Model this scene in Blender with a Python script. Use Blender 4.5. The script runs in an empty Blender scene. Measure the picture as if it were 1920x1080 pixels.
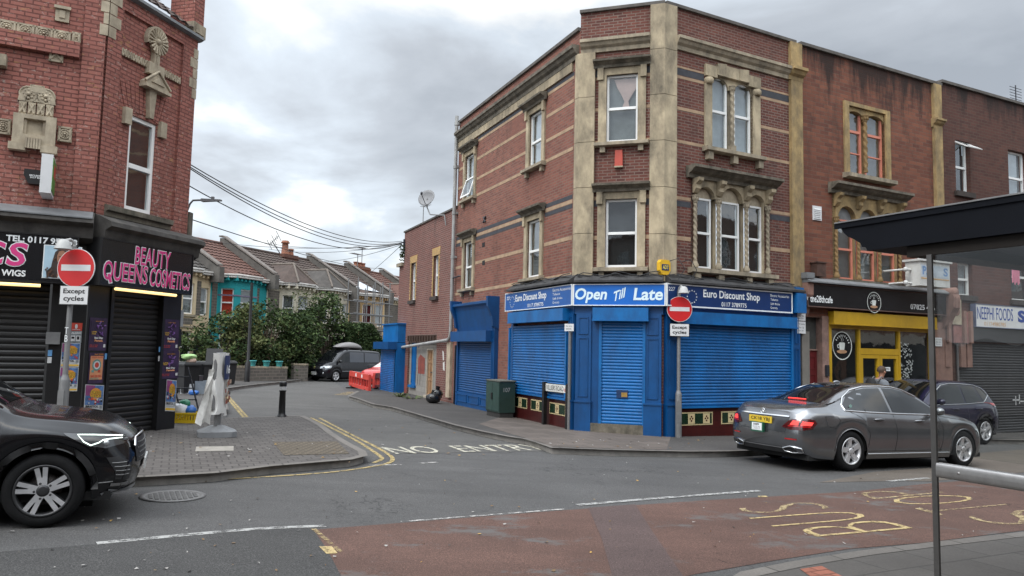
import bpy,bmesh,math,random
from mathutils import Vector,Matrix
random.seed(7)
R_=math.radians
sin,cos,pi=math.sin,math.cos,math.pi
scene=bpy.context.scene
COL=scene.collection
# - camera
FPX,PITCH,ROLL,CAMZ=1390.0,R_(4.75),R_(1.26),1.787
cF=Vector((0,cos(PITCH),sin(PITCH)))
_U0=Vector((0,-sin(PITCH),cos(PITCH)));_R0=Vector((1,0,0))
cR=_R0*cos(ROLL)+_U0*sin(ROLL)
cU=_U0*cos(ROLL)-_R0*sin(ROLL)
CAM=Vector((0,0,CAMZ))
cd=bpy.data.cameras.new('camera');cam=bpy.data.objects.new('camera',cd);COL.objects.link(cam)
cd.sensor_width=36;cd.lens=36*FPX/1920;cd.clip_end=2000;cd.clip_start=.05
mw=Matrix(((cR.x,cU.x,-cF.x,0),(cR.y,cU.y,-cF.y,0),(cR.z,cU.z,-cF.z,CAMZ),(0,0,0,1)))
cam.matrix_world=mw
scene.camera=cam
# - world: overcast sky
SUN_AZ,SUN_EL=R_(232),R_(48)
w=bpy.data.worlds.new('World');scene.world=w;w.use_nodes=True
nt=w.node_tree;nt.nodes.clear()
def wn(t,**k):
 n=nt.nodes.new(t)
 for a,b in k.items():setattr(n,a,b)
 return n
def wm(op,a,b=None,c=None):
 n=wn('ShaderNodeMath',operation=op)
 for i,v in enumerate((a,b,c)):
  if v is None:continue
  if isinstance(v,(int,float)):n.inputs[i].default_value=v
  else:nt.links.new(v,n.inputs[i])
 return n.outputs[0]
sky=wn('ShaderNodeTexSky',sky_type='NISHITA');sky.sun_disc=False
sky.sun_elevation=SUN_EL;sky.sun_rotation=SUN_AZ
bg1=wn('ShaderNodeBackground');nt.links.new(sky.outputs[0],bg1.inputs[0]);bg1.inputs[1].default_value=.12
tc=wn('ShaderNodeTexCoord');sp=wn('ShaderNodeSeparateXYZ');nt.links.new(tc.outputs['Generated'],sp.inputs[0])
zc=wm('MAXIMUM',sp.outputs[2],0.0)
den=wm('ADD',zc,.22)
cx=wm('DIVIDE',sp.outputs[0],den);cy=wm('DIVIDE',sp.outputs[1],den)
cmb=wn('ShaderNodeCombineXYZ');nt.links.new(cx,cmb.inputs[0]);nt.links.new(cy,cmb.inputs[1])
cmb.inputs[2].default_value=4.35
n1=wn('ShaderNodeTexNoise');n1.inputs['Scale'].default_value=1.25;n1.inputs['Detail'].default_value=8
n1.inputs['Roughness'].default_value=.52;n1.inputs['Distortion'].default_value=.25
nt.links.new(cmb.outputs[0],n1.inputs['Vector'])
rp=wn('ShaderNodeValToRGB');nt.links.new(n1.outputs[0],rp.inputs[0])
e=rp.color_ramp.elements
e[0].position=.36;e[0].color=(.34,.365,.395,1)
e[1].position=.66;e[1].color=(.98,.96,.91,1)
m_=rp.color_ramp.elements.new(.475);m_.color=(.46,.49,.525,1)
m_=rp.color_ramp.elements.new(.56);m_.color=(.60,.655,.71,1)
zen=wm('MULTIPLY_ADD',wm('MAXIMUM',wm('SUBTRACT',zc,.42),0.0),6.0,1.0)
beh=wm('MULTIPLY_ADD',wm('MAXIMUM',wm('MULTIPLY',sp.outputs[1],-1.0),0.0),.9,1.0)
lef=wm('MULTIPLY_ADD',wm('MAXIMUM',wm('MULTIPLY',sp.outputs[0],-1.0),0.0),.55,1.0)
bg2=wn('ShaderNodeBackground');nt.links.new(rp.outputs[0],bg2.inputs[0])
nt.links.new(wm('MULTIPLY',wm('MULTIPLY',zen,beh),lef),bg2.inputs[1])
mx=wn('ShaderNodeMixShader');mx.inputs[0].default_value=.88
nt.links.new(bg1.outputs[0],mx.inputs[1]);nt.links.new(bg2.outputs[0],mx.inputs[2])
wo=wn('ShaderNodeOutputWorld');nt.links.new(mx.outputs[0],wo.inputs[0])
# - sun through thin cloud
sl=bpy.data.lights.new('sun','SUN');sl.energy=1.0;sl.angle=R_(25);sl.color=(1,.96,.9)
so=bpy.data.objects.new('sun',sl);COL.objects.link(so);so.location=(-20,-20,40)
sd=Vector((sin(SUN_AZ)*cos(SUN_EL),cos(SUN_AZ)*cos(SUN_EL),sin(SUN_EL)))
so.rotation_euler=sd.to_track_quat('Z','Y').to_euler()
vs=scene.view_settings
vs.view_transform='Standard';vs.look='None';vs.exposure=0.38;vs.gamma=1;vs.use_curve_mapping=False
# - geometry helpers
SL=.0257
HM=R_(61.8)
EX=Vector((sin(HM),cos(HM),0))
NX=Vector((-cos(HM),sin(HM),0))
def gz(x,y,h=0.0):return h-SL*(x*EX.x+y*EX.y)
def ray(px,py):
 return cF*FPX+cR*(px-960)-cU*(py-540)
def gnd(px,py,h=0.0):
 d=ray(px,py)
 t=(h-CAMZ)/(d.z+SL*(d.x*EX.x+d.y*EX.y))
 return CAM+d*t
def on_depth(px,py,depth):
 d=ray(px,py);return CAM+d*(depth/d.y)
def hd(deg):return Vector((sin(R_(deg)),cos(R_(deg)),0))
class Fac:
 """a vertical wall plane: u to the right seen from the street, d outwards, z up"""
 def __init__(s,o,deg):
  s.o=Vector((o[0],o[1],0));s.u=hd(deg);s.n=Vector((s.u.y,-s.u.x,0))
 def p(s,u,d,z):return Vector((s.o.x+s.u.x*u+s.n.x*d,s.o.y+s.u.y*u+s.n.y*d,z))
 def uz(s,px,py,d=0.0):
  r=ray(px,py);o=s.o+s.n*d
  t=(o-CAM).dot(s.n)/r.dot(s.n);q=CAM+r*t
  return(q-s.o).dot(s.u),q.z
 def rect(s,x0,y0,x1,y1,d=0.0):
  """pixel of lower-left and upper-right corner -> u0,u1,z0,z1"""
  a=s.uz(x0,y0,d);b=s.uz(x1,y1,d)
  return(a[0],b[0],a[1],b[1])
 def gz(s,u,d=0,h=0.0):
  q=s.p(u,d,0);return gz(q.x,q.y,h)
class MB:
 def __init__(s):s.v=[];s.f=[];s.m=[];s.sm=[]
 def face(s,pts,m=0,smooth=False):
  i=len(s.v);s.v+=[Vector(p)for p in pts];s.f.append(tuple(range(i,i+len(pts))));s.m.append(m);s.sm.append(smooth)
 def grid(s,rows,m=0,smooth=True,closed=False):
  """rows: list of equally long point lists"""
  i=len(s.v);n=len(rows[0])
  for r in rows:s.v+=[Vector(p)for p in r]
  for a in range(len(rows)-1):
   for b in range(n if closed else n-1):
    c=(b+1)%n
    s.f.append((i+a*n+b,i+a*n+c,i+(a+1)*n+c,i+(a+1)*n+b));s.m.append(m);s.sm.append(smooth)
 def hexa(s,c,m=0):
  """eight corners: bottom ring 0-3 ccw, top ring 4-7"""
  for q in((3,2,1,0),(4,5,6,7),(0,1,5,4),(1,2,6,5),(2,3,7,6),(3,0,4,7)):
   s.face([c[k]for k in q],m)
 def box(s,x0,x1,y0,y1,z0,z1,m=0,T=None):
  c=[Vector(q)for q in((x0,y0,z0),(x1,y0,z0),(x1,y1,z0),(x0,y1,z0),(x0,y0,z1),(x1,y0,z1),(x1,y1,z1),(x0,y1,z1))]
  if T:c=[T@q for q in c]
  s.hexa(c,m)
 def fbox(s,F,u0,u1,d0,d1,z0,z1,m=0):
  c=[F.p(u0,d1,z0),F.p(u1,d1,z0),F.p(u1,d0,z0),F.p(u0,d0,z0),F.p(u0,d1,z1),F.p(u1,d1,z1),F.p(u1,d0,z1),F.p(u0,d0,z1)]
  s.hexa(c,m)
 def fquad(s,F,u0,u1,z0,z1,d,m=0):
  s.face([F.p(u0,d,z0),F.p(u1,d,z0),F.p(u1,d,z1),F.p(u0,d,z1)],m)
 def extr(s,F,prof,u0,u1,m=0,caps=True,smooth=False):
  """profile of (d,z), from top outer downwards, swept along u"""
  a=[F.p(u0,d,z)for d,z in prof];b=[F.p(u1,d,z)for d,z in prof]
  s.grid([b,a],m,smooth)
  if caps:s.face(a,m);s.face(list(reversed(b)),m)
 def fpoly(s,F,pts,d0,d1,m=0):
  """prism of an outline (u,z), counter-clockwise from the street"""
  s.face([F.p(u,d1,z)for u,z in pts],m)
  n=len(pts)
  for i in range(n):
   a,b=pts[i],pts[(i+1)%n]
   s.face([F.p(a[0],d0,a[1]),F.p(b[0],d0,b[1]),F.p(b[0],d1,b[1]),F.p(a[0],d1,a[1])],m)
 def tube(s,pts,r,seg=8,m=0,caps=True,smooth=True):
  pts=[Vector(p)for p in pts];rows=[]
  rr=r if isinstance(r,(list,tuple))else[r]*len(pts)
  prev=None
  for i,p in enumerate(pts):
   t=(pts[min(i+1,len(pts)-1)]-pts[max(i-1,0)])
   if t.length<1e-9:t=Vector((0,0,1))
   t.normalize()
   if prev is None:
    a=t.orthogonal().normalized()
   else:
    a=(prev-t*prev.dot(t));a=a.normalized()if a.length>1e-6 else t.orthogonal().normalized()
   prev=a;b=t.cross(a)
   rows.append([p+(a*cos(2*pi*k/seg)+b*sin(2*pi*k/seg))*rr[i]for k in range(seg)])
  s.grid(rows,m,smooth,True)
  if caps:
   s.face(list(reversed(rows[0])),m);s.face(rows[-1],m)
 def lathe(s,c,axis,prof,seg=24,m=0,smooth=True,caps=True):
  """prof: (radius, offset along axis)"""
  c=Vector(c);ax=Vector(axis).normalized();a=ax.orthogonal().normalized();b=ax.cross(a)
  rows=[[c+ax*h+(a*cos(2*pi*k/seg)+b*sin(2*pi*k/seg))*r for k in range(seg)]for r,h in prof]
  s.grid(rows,m,smooth,True)
  if caps and prof[0][0]>1e-4:s.face(list(reversed(rows[0])),m)
  if caps and prof[-1][0]>1e-4:s.face(rows[-1],m)
 def ell(s,c,r,seg=12,rings=8,m=0,T=None):
  rows=[]
  for i in range(rings+1):
   th=pi*i/rings
   row=[Vector((r[0]*sin(th)*cos(2*pi*k/seg),r[1]*sin(th)*sin(2*pi*k/seg),-r[2]*cos(th)))for k in range(seg)]
   if T:row=[T@q for q in row]
   rows.append([Vector(c)+q for q in row])
  s.grid(rows,m,True,True)
 def wall(s,F,u0,u1,z0,z1,holes=(),depth=.18,d=0.0,m=0):
  us=sorted({u0,u1}|{h[0]for h in holes}|{h[1]for h in holes});us=[q for q in us if u0-1e-6<=q<=u1+1e-6]
  zs=sorted({z0,z1}|{h[2]for h in holes}|{h[3]for h in holes});zs=[q for q in zs if z0-1e-6<=q<=z1+1e-6]
  for a,b in zip(us,us[1:]):
   for c,e_ in zip(zs,zs[1:]):
    mu,mz=(a+b)/2,(c+e_)/2
    if any(h[0]<mu<h[1]and h[2]<mz<h[3]for h in holes):continue
    s.fquad(F,a,b,c,e_,d,m)
  for h in holes:
   a,b,c,e_=h;i=d-depth
   s.face([F.p(a,d,c),F.p(a,d,e_),F.p(a,i,e_),F.p(a,i,c)],m)
   s.face([F.p(b,d,e_),F.p(b,d,c),F.p(b,i,c),F.p(b,i,e_)],m)
   s.face([F.p(a,d,e_),F.p(b,d,e_),F.p(b,i,e_),F.p(a,i,e_)],m)
   s.face([F.p(b,d,c),F.p(a,d,c),F.p(a,i,c),F.p(b,i,c)],m)
 def build(s,name,mats,parent=None,org=None,weld=False):
  if not isinstance(mats,(list,tuple)):mats=[mats]
  if org is None:org=ORG[parent.name]if parent else Vector((0,0,0))
  org=Vector(org)
  me=bpy.data.meshes.new(name)
  me.from_pydata([v-org for v in s.v],[],s.f)
  uvl=me.uv_layers.new(name='UVMap')
  for p in me.polygons:
   n=p.normal
   if abs(n.z)>.75:
    fu=lambda q:(q.dot(EX),q.dot(NX))
   else:
    t=Vector((-n.y,n.x,0)).normalized()
    fu=lambda q,t=t:(q.dot(t),q.z)
   for li in p.loop_indices:
    uvl.data[li].uv=fu(s.v[me.loops[li].vertex_index])
  for mt in mats:me.materials.append(mt)
  me.polygons.foreach_set('material_index',s.m);me.polygons.foreach_set('use_smooth',s.sm)
  if weld:
   bm=bmesh.new();bm.from_mesh(me);bmesh.ops.remove_doubles(bm,verts=bm.verts,dist=.0004);bm.to_mesh(me);bm.free()
  me.update()
  o=bpy.data.objects.new(name,me);COL.objects.link(o)
  if parent:o.parent=parent
  else:o.location=org
  ORG[o.name]=org
  return o
ORG={}
def tag(o,label=None,cat=None,group=None,kind=None):
 if label:o['label']=label
 if cat:o['category']=cat
 if group:o['group']=group
 if kind:o['kind']=kind
 return o
def thing(name,label,cat,loc=(0,0,0),group=None):
 o=bpy.data.objects.new(name,None);COL.objects.link(o);o.location=loc;o.empty_display_size=.3
 ORG[o.name]=Vector(loc);return tag(o,label,cat,group)
def copy_tree(o,parent=None):
 c=o.copy();COL.objects.link(c)
 if parent:c.parent=parent
 for ch in list(o.children):copy_tree(ch,c)
 return c
_tc={}
def text2d(body,bold=0.0,shear=0.0,align=1.0):
 """flat lettering, normalised to a unit box; returns verts, faces, aspect"""
 key=(body,bold,shear,align)
 if key in _tc:return _tc[key]
 cu=bpy.data.curves.new('t','FONT');cu.body=body;cu.offset=bold;cu.shear=shear;cu.space_line=align
 cu.align_x='CENTER';cu.resolution_u=3;cu.fill_mode='FRONT'
 ob=bpy.data.objects.new('t',cu);COL.objects.link(ob)
 dg=bpy.context.evaluated_depsgraph_get();dg.update()
 me=bpy.data.meshes.new_from_object(ob.evaluated_get(dg))
 vs_=[v.co.copy()for v in me.vertices];fs=[tuple(p.vertices)for p in me.polygons]
 bpy.data.objects.remove(ob);bpy.data.curves.remove(cu);bpy.data.meshes.remove(me)
 x0=min(v.x for v in vs_);x1=max(v.x for v in vs_);y0=min(v.y for v in vs_);y1=max(v.y for v in vs_)
 r=([((v.x-x0)/(x1-x0),(v.y-y0)/(y1-y0))for v in vs_],fs,(x1-x0)/(y1-y0))
 _tc[key]=r;return r
def text_into(mb,body,fn,bold=0.0,shear=0.0,m=0,line=1.0):
 vs_,fs,_=text2d(body,bold,shear,line);i=len(mb.v)
 mb.v+=[Vector(fn(a,b))for a,b in vs_]
 for f in fs:mb.f.append(tuple(i+k for k in f));mb.m.append(m);mb.sm.append(False)
def ftext(mb,F,body,u0,u1,z0,z1,d,bold=0.0,shear=0.0,m=0,line=1.0):
 text_into(mb,body,lambda a,b:F.p(u0+(u1-u0)*a,d,z0+(z1-z0)*b),bold,shear,m,line)
def quadmap(bl,br,tr,tl):
 return lambda a,b:(bl*(1-a)+br*a)*(1-b)+(tl*(1-a)+tr*a)*b
# - materials
MATS={}
class NT:
 def __init__(s,name):
  s.mat=bpy.data.materials.new(name);s.mat.use_nodes=True;s.t=s.mat.node_tree
  s.b=s.t.nodes['Principled BSDF'];s.co=s.t.nodes.new('ShaderNodeTexCoord')
 def n(s,t,ins=None,**k):
  n=s.t.nodes.new(t)
  for a,b in k.items():setattr(n,a,b)
  for a,b in(ins or{}).items():s.set(n,a,b)
  return n
 def set(s,n,a,b):
  if isinstance(b,bpy.types.NodeSocket):s.t.links.new(b,n.inputs[a])
  else:n.inputs[a].default_value=b
 def noise(s,sc,det=4,rough=.6,vec=None,dist=0):
  n=s.n('ShaderNodeTexNoise',{'Scale':sc,'Detail':det,'Roughness':rough,'Distortion':dist})
  s.t.links.new(vec or s.co.outputs['Object'],n.inputs['Vector']);return n.outputs[0]
 def ramp(s,f,stops):
  r=s.n('ShaderNodeValToRGB');s.t.links.new(f,r.inputs[0]);el=r.color_ramp.elements
  while len(el)<len(stops):el.new(.5)
  for q,(p,c)in zip(el,stops):
   q.position=p;q.color=(c,c,c,1)if isinstance(c,(int,float))else(*c,1)
  return r.outputs[0]
 def mix(s,f,a,b,mode='MIX'):
  n=s.n('ShaderNodeMix',data_type='RGBA',blend_type=mode)
  s.set(n,0,f)
  for i,v in((6,a),(7,b)):
   if isinstance(v,bpy.types.NodeSocket):s.t.links.new(v,n.inputs[i])
   else:n.inputs[i].default_value=(*v,1)if len(v)==3 else v
  return n.outputs[2]
 def map(s,vec,sc=(1,1,1),loc=(0,0,0),rot=(0,0,0)):
  n=s.n('ShaderNodeMapping');s.t.links.new(vec,n.inputs[0])
  n.inputs[1].default_value=loc;n.inputs[2].default_value=rot;n.inputs[3].default_value=sc;return n.outputs[0]
 def bump(s,h,st=.3,dist=.01):
  n=s.n('ShaderNodeBump',{'Strength':st,'Distance':dist});s.t.links.new(h,n.inputs['Height'])
  s.t.links.new(n.outputs[0],s.b.inputs['Normal'])
 def fin(s,col,rough=.6,metal=0,spec=.5,coat=0):
  s.set(s.b,'Base Color',col if isinstance(col,bpy.types.NodeSocket)else(*col,1))
  s.set(s.b,'Roughness',rough);s.b.inputs['Metallic'].default_value=metal
  s.b.inputs['Specular IOR Level'].default_value=spec;s.b.inputs['Coat Weight'].default_value=coat
  return s.mat
def mat(name,col,rough=.6,var=.18,sc=2.5,bump=0.0,metal=0,spec=.5,coat=0,dirt=0.0,dirtcol=(.05,.045,.04),bsc=60):
 if name in MATS:return MATS[name]
 t=NT(name);c=col
 if var:
  f=t.noise(sc,5,.65)
  c=t.mix(t.ramp(f,[(.3,0),(.7,1)]),tuple(q*(1-var)for q in col),tuple(min(.95,q*(1+var))for q in col))
 if dirt:
  g=t.noise(sc*.7+.8,6,.7,vec=t.map(t.co.outputs['Object'],(1,1,.45),(3.1,7.7,1.3)))
  c=t.mix(t.ramp(g,[(.52-dirt*.12,0),(.78,min(1,dirt))]),c,dirtcol)
 if bump:t.bump(t.noise(bsc,3,.6),bump,.006)
 MATS[name]=t.fin(c,rough,metal,spec,coat);return MATS[name]
def brickmat(name,c1,c2,mortar,bw=.225,rh=.075,ms=.009,stain=.35,staincol=(.03,.025,.022),white=0.0,big=.5,offset=.5,bump=.35,rough=.85,soot=None):
 t=NT(name);uv=t.co.outputs['UV']
 b=t.n('ShaderNodeTexBrick',{'Scale':1.0,'Mortar Size':ms,'Mortar Smooth':.2,'Bias':0.0,'Brick Width':bw,'Row Height':rh,'Color1':(*c1,1),'Color2':(*c2,1),'Mortar':(*mortar,1)});b.offset=offset
 t.t.links.new(uv,b.inputs['Vector'])
 c=b.outputs['Color']
 f=t.noise(big,5,.65)
 c=t.mix(t.ramp(f,[(.3,0),(.72,.55)]),c,tuple(q*.62 for q in c1))
 f2=t.noise(9,3,.7)
 c=t.mix(t.ramp(f2,[(.35,.0),(.75,.30)]),c,tuple(min(.9,q*1.45)for q in c2))
 if stain:
  g=t.noise(1.6,7,.72,vec=t.map(t.co.outputs['Object'],(1,1,.30),(11,3,5)))
  c=t.mix(t.ramp(g,[(.52,0),(.75,stain)]),c,staincol)
 if white:
  g=t.noise(11,5,.8,vec=t.map(t.co.outputs['Object'],(1,1,1.6),(2,9,4)));gb=t.noise(.8,3,.6,vec=t.map(t.co.outputs['Object'],(1,1,1),(5,2,8)))
  ml=t.n('ShaderNodeMath',{2:-.11},operation='MULTIPLY_ADD');t.t.links.new(gb,ml.inputs[0]);ml.inputs[1].default_value=.22;ad=t.n('ShaderNodeMath',operation='ADD');t.t.links.new(g,ad.inputs[0]);t.t.links.new(ml.outputs[0],ad.inputs[1])
  c=t.mix(t.ramp(ad.outputs[0],[(.57,0),(.64,white)]),c,(.44,.35,.30));g=t.noise(5,4,.7,vec=t.map(t.co.outputs['Object'],(1,1,2.5),(8,1,3)));c=t.mix(t.ramp(g,[(.62,0),(.66,.6)]),c,(.40,.22,.10))
 if soot:
  g=t.noise(1.0,6,.7,vec=t.map(t.co.outputs['Object'],(1.5,1.5,.22),(7,1,2)));sx=t.n('ShaderNodeSeparateXYZ');t.t.links.new(t.co.outputs['Object'],sx.inputs[0])
  hm=t.n('ShaderNodeMapRange',{'From Min':soot-1.6,'From Max':soot+.6,'To Min':-.25,'To Max':.16});t.t.links.new(sx.outputs[2],hm.inputs[0])
  ad=t.n('ShaderNodeMath',operation='ADD');t.t.links.new(g,ad.inputs[0]);t.t.links.new(hm.outputs[0],ad.inputs[1])
  c=t.mix(t.ramp(ad.outputs[0],[(.50,0),(.66,.85)]),c,(.018,.015,.014))
 inv=t.n('ShaderNodeMath',{1:-1.0},operation='MULTIPLY');t.t.links.new(b.outputs['Fac'],inv.inputs[0])
 t.bump(inv.outputs[0],bump,.012)
 MATS[name]=t.fin(c,rough,0,.25);return MATS[name]
BR_CORNER_LIT=brickmat('brick_corner_lit',(.30,.115,.080),(.15,.060,.048),(.20,.155,.125),ms=.012,stain=.45)  # side street front: light from the left put into a paler brick
BR_MAIN_SHADED=brickmat('brick_front_shaded',(.19,.068,.050),(.08,.033,.029),(.215,.17,.14),ms=.012,stain=.55)  # splayed corner and main front: same brick, shade put into a darker colour
BR_CAFE=brickmat('brick_cafe',(.235,.090,.054),(.115,.046,.034),(.13,.095,.072),bw=.34,rh=.11,stain=.65,soot=9.7)
BR_NEEP=brickmat('brick_plain',(.115,.050,.038),(.07,.034,.028),(.10,.075,.06),bw=.30,rh=.10,stain=.45,soot=10.2)
BR_LOW=brickmat('brick_low',(.20,.075,.060),(.12,.05,.043),(.27,.21,.18),rh=.08,ms=.013,stain=.4)
BR_LEFT=brickmat('brick_painted',(.37,.145,.115),(.25,.098,.078),(.11,.045,.038),rh=.075,bw=.215,ms=.011,stain=.35,white=.75,bump=.9)
BR_YEL=brickmat('brick_yellow',(.52,.33,.13),(.44,.27,.11),(.30,.24,.17),bw=.115,rh=.075,stain=.2)
STONE=mat('stone',(.44,.36,.24),.85,.25,1.6,.5,dirt=1.05,dirtcol=(.07,.060,.045))
STONE_D=mat('stone_mossy',(.15,.13,.10),.9,.4,5,.6,dirt=.9,dirtcol=(.028,.028,.02))
STONE_S=mat('stone_sill',(.34,.285,.205),.9,.25,3,.4,dirt=.9,dirtcol=(.06,.055,.045))
STONE_L=mat('stone_cream',(.43,.365,.265),.85,.2,5,.35,dirt=.8,dirtcol=(.16,.12,.085))
OCHRE=mat('ochre_paint',(.36,.25,.11),.85,.3,3,.5,dirt=1.3,dirtcol=(.10,.08,.055))
BAND_Y=mat('band_stone',(.38,.26,.165),.85,.25,3,.2,dirt=.5,dirtcol=(.12,.09,.06))
BAND_B=mat('band_dark',(.045,.047,.055),.8,.25,6,.2)
COPING=mat('coping',(.10,.09,.08),.9,.3,4,.4,dirt=.6)
UPVC=mat('white_upvc',(.80,.80,.78),.35,.05,3)
PINKF=mat('pink_frame',(.62,.22,.15),.5,.1,4)
BLUE=mat('blue_paint',(.002,.062,.20),.42,.14,2,.06,dirt=.5,dirtcol=(.006,.022,.07))
BLUE_B=mat('blue_bright',(.002,.125,.36),.42,.14,2,.05,dirt=.7,dirtcol=(.01,.035,.12))
BLUE_S=mat('blue_shutter',(.002,.120,.36),.36,.14,1.5,.05,dirt=.85,dirtcol=(.008,.045,.13))
SIGN_BL=mat('sign_blue',(.003,.085,.32),.35,.05,2)
SIGN_NV=mat('sign_navy',(.005,.030,.125),.35,.05,2)
WHITE=mat('white_print',(.78,.80,.80),.5,.04,3)
CREAMP=mat('cream_print',(.70,.64,.48),.6,.08,8)
BLACKP=mat('black_paint',(.008,.0075,.008),.42,.3,3,.05,dirt=.3,dirtcol=(.018,.017,.016))
BLACKS=mat('black_shutter',(.009,.0085,.0085),.45,.3,1.5,.08)
BLACKG=mat('black_sign',(.010,.011,.013),.22,.1,2)
PINKP=mat('pink_print',(.66,.045,.22),.5,.05,3)
MAROON=mat('maroon_tile',(.07,.011,.011),.25,.3,7,dirt=.3)
GREENT=mat('green_tile',(.010,.028,.014),.2,.3,6)
TILEB=mat('tile_border',(.55,.44,.24),.4,.1,6)
PIPE=mat('grey_pipe',(.32,.32,.31),.5,.2,3,0,dirt=.5,dirtcol=(.10,.08,.07))
GALV=mat('galvanised',(.20,.20,.20),.5,.15,6,.05,metal=.35,dirt=.3,dirtcol=(.16,.14,.12))
STEEL=mat('brushed_steel',(.36,.35,.34),.40,.12,12,.03,metal=.9)
DARKM=mat('dark_metal',(.020,.022,.030),.4,.2,4,0)
SIGNRED=mat('sign_red',(.55,.018,.020),.4,.06,3)
SIGNWH=mat('sign_white',(.66,.66,.66),.4,.06,3,dirt=.15,dirtcol=(.4,.38,.36))
LEAD=mat('lead_sheet',(.15,.155,.16),.6,.25,3,.2)
MOSS=mat('moss',(.035,.05,.02),.95,.4,8,.5)
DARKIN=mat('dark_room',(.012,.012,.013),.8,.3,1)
RUBBER=mat('rubber',(.016,.016,.017),.75,.2,20,.1)
def glassmat(name,tint=(.75,.8,.8),refl=.16,rough=.03,base=.05):
 t=NT(name);o=t.t.nodes['Material Output'];t.t.nodes.remove(t.b)
 g=t.n('ShaderNodeBsdfGlossy',{'Color':(.95,.97,1,1),'Roughness':rough});tr=t.n('ShaderNodeBsdfTransparent',{'Color':(*tint,1)})
 lw=t.n('ShaderNodeLayerWeight',{'Blend':refl});m=t.n('ShaderNodeMixShader')
 wv=t.noise(2.2,2,.5);bp=t.n('ShaderNodeBump',{'Strength':.12,'Distance':.02});t.t.links.new(wv,bp.inputs['Height'])
 t.t.links.new(bp.outputs[0],g.inputs['Normal'])
 ad=t.n('ShaderNodeMath',{1:base},operation='ADD');t.t.links.new(lw.outputs['Facing'],ad.inputs[0])
 t.t.links.new(ad.outputs[0],m.inputs[0]);t.t.links.new(tr.outputs[0],m.inputs[1]);t.t.links.new(g.outputs[0],m.inputs[2])
 t.t.links.new(m.outputs[0],o.inputs[0]);MATS[name]=t.mat;return t.mat
GLASS=glassmat('window_glass')
GLASS_C=glassmat('shelter_glass',(.90,.91,.90),.04,.0,.015)
CARGLASS=mat('car_glass',(.006,.007,.008),.03,0,spec=.55)
NET=mat('net_curtain',(.50,.52,.55),.9,.15,3)
NETG=mat('grey_curtain',(.20,.205,.205),.9,.3,2)
ROOMD=mat('dim_room',(.075,.08,.085),.9,.5,1.5)
def lamp(name,col,st):
 t=NT(name);t.set(t.b,'Base Color',(*col,1));t.set(t.b,'Emission Color',(*col,1));t.set(t.b,'Emission Strength',st);MATS[name]=t.mat;return t.mat
# = GROUND
def asphalt(name,col,var=.22,speck=.5,crack=0.0,patch=None,rough=.85,kerbdirt=0):
 t=NT(name);ob=t.co.outputs['Object']
 f=t.noise(.55,6,.65);c=t.mix(t.ramp(f,[(.32,0),(.7,1)]),tuple(q*(1-var)for q in col),tuple(q*(1+var)for q in col))
 st=t.noise(1.0,4,.6,vec=t.map(ob,(.25,2.2,1),(0,0,0),(0,0,-(pi/2-HM))))
 c=t.mix(t.ramp(st,[(.42,0),(.68,.55)]),c,tuple(q*.62 for q in col))
 g=t.noise(70,2,.8);c=t.mix(t.ramp(g,[(.42,speck),(.62,0)]),c,tuple(q*.35 for q in col))
 g2=t.noise(95,2,.8,vec=t.map(ob,(1,1,1),(5,5,5)));c=t.mix(t.ramp(g2,[(.60,0),(.70,speck)]),c,tuple(min(.6,q*2.4)for q in col))
 if patch:
  h=t.noise(1.1,8,.78,vec=t.map(ob,(.7,1.2,1),(4,2,0),(0,0,-(pi/2-HM))))
  c=t.mix(t.ramp(h,[(.55,0),(.63,patch[1])]),c,patch[0])
 if crack:
  v=t.n('ShaderNodeTexVoronoi',{'Scale':.8},feature='DISTANCE_TO_EDGE')
  wv=t.n('ShaderNodeVectorMath',operation='ADD');nz=t.n('ShaderNodeTexNoise',{'Scale':2.2,'Detail':4.0})
  t.t.links.new(ob,nz.inputs['Vector']);t.t.links.new(ob,wv.inputs[0]);t.t.links.new(nz.outputs['Color'],wv.inputs[1]);t.t.links.new(wv.outputs[0],v.inputs['Vector'])
  msk=t.ramp(t.noise(.35,3,.5,vec=t.map(ob,(1,1,1),(9,9,0))),[(.5,0),(.62,crack)])
  lk=t.ramp(v.outputs['Distance'],[(.004,1),(.012,0)])
  mm=t.n('ShaderNodeMath',operation='MULTIPLY');t.t.links.new(msk,mm.inputs[0]);t.t.links.new(lk,mm.inputs[1])
  c=t.mix(mm.outputs[0],c,tuple(q*.3 for q in col))
 t.bump(g,.35,.006)
 MATS[name]=t.fin(c,rough,0,.35);return MATS[name]
ASPH=asphalt('asphalt',(.094,.091,.089),speck=.75,crack=.8)
ASPH_D=asphalt('asphalt_dark',(.066,.064,.062),speck=.95)
ASPH_S=asphalt('asphalt_side_road',(.110,.105,.099),speck=.7,crack=.9)
REDLANE=asphalt('red_surfacing',(.125,.068,.052),var=.36,speck=.8,patch=((.095,.088,.084),.9),crack=.9)
REDOLD=asphalt('pale_red_surfacing',(.105,.070,.064),speck=.8,var=.2,crack=.7)
TARPAVE=asphalt('pavement_tarmac',(.082,.075,.070),speck=.7,var=.3,crack=.6)
BROWNROAD=asphalt('worn_brown_road',(.12,.10,.082),var=.3,patch=((.10,.09,.08),.7))
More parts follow.
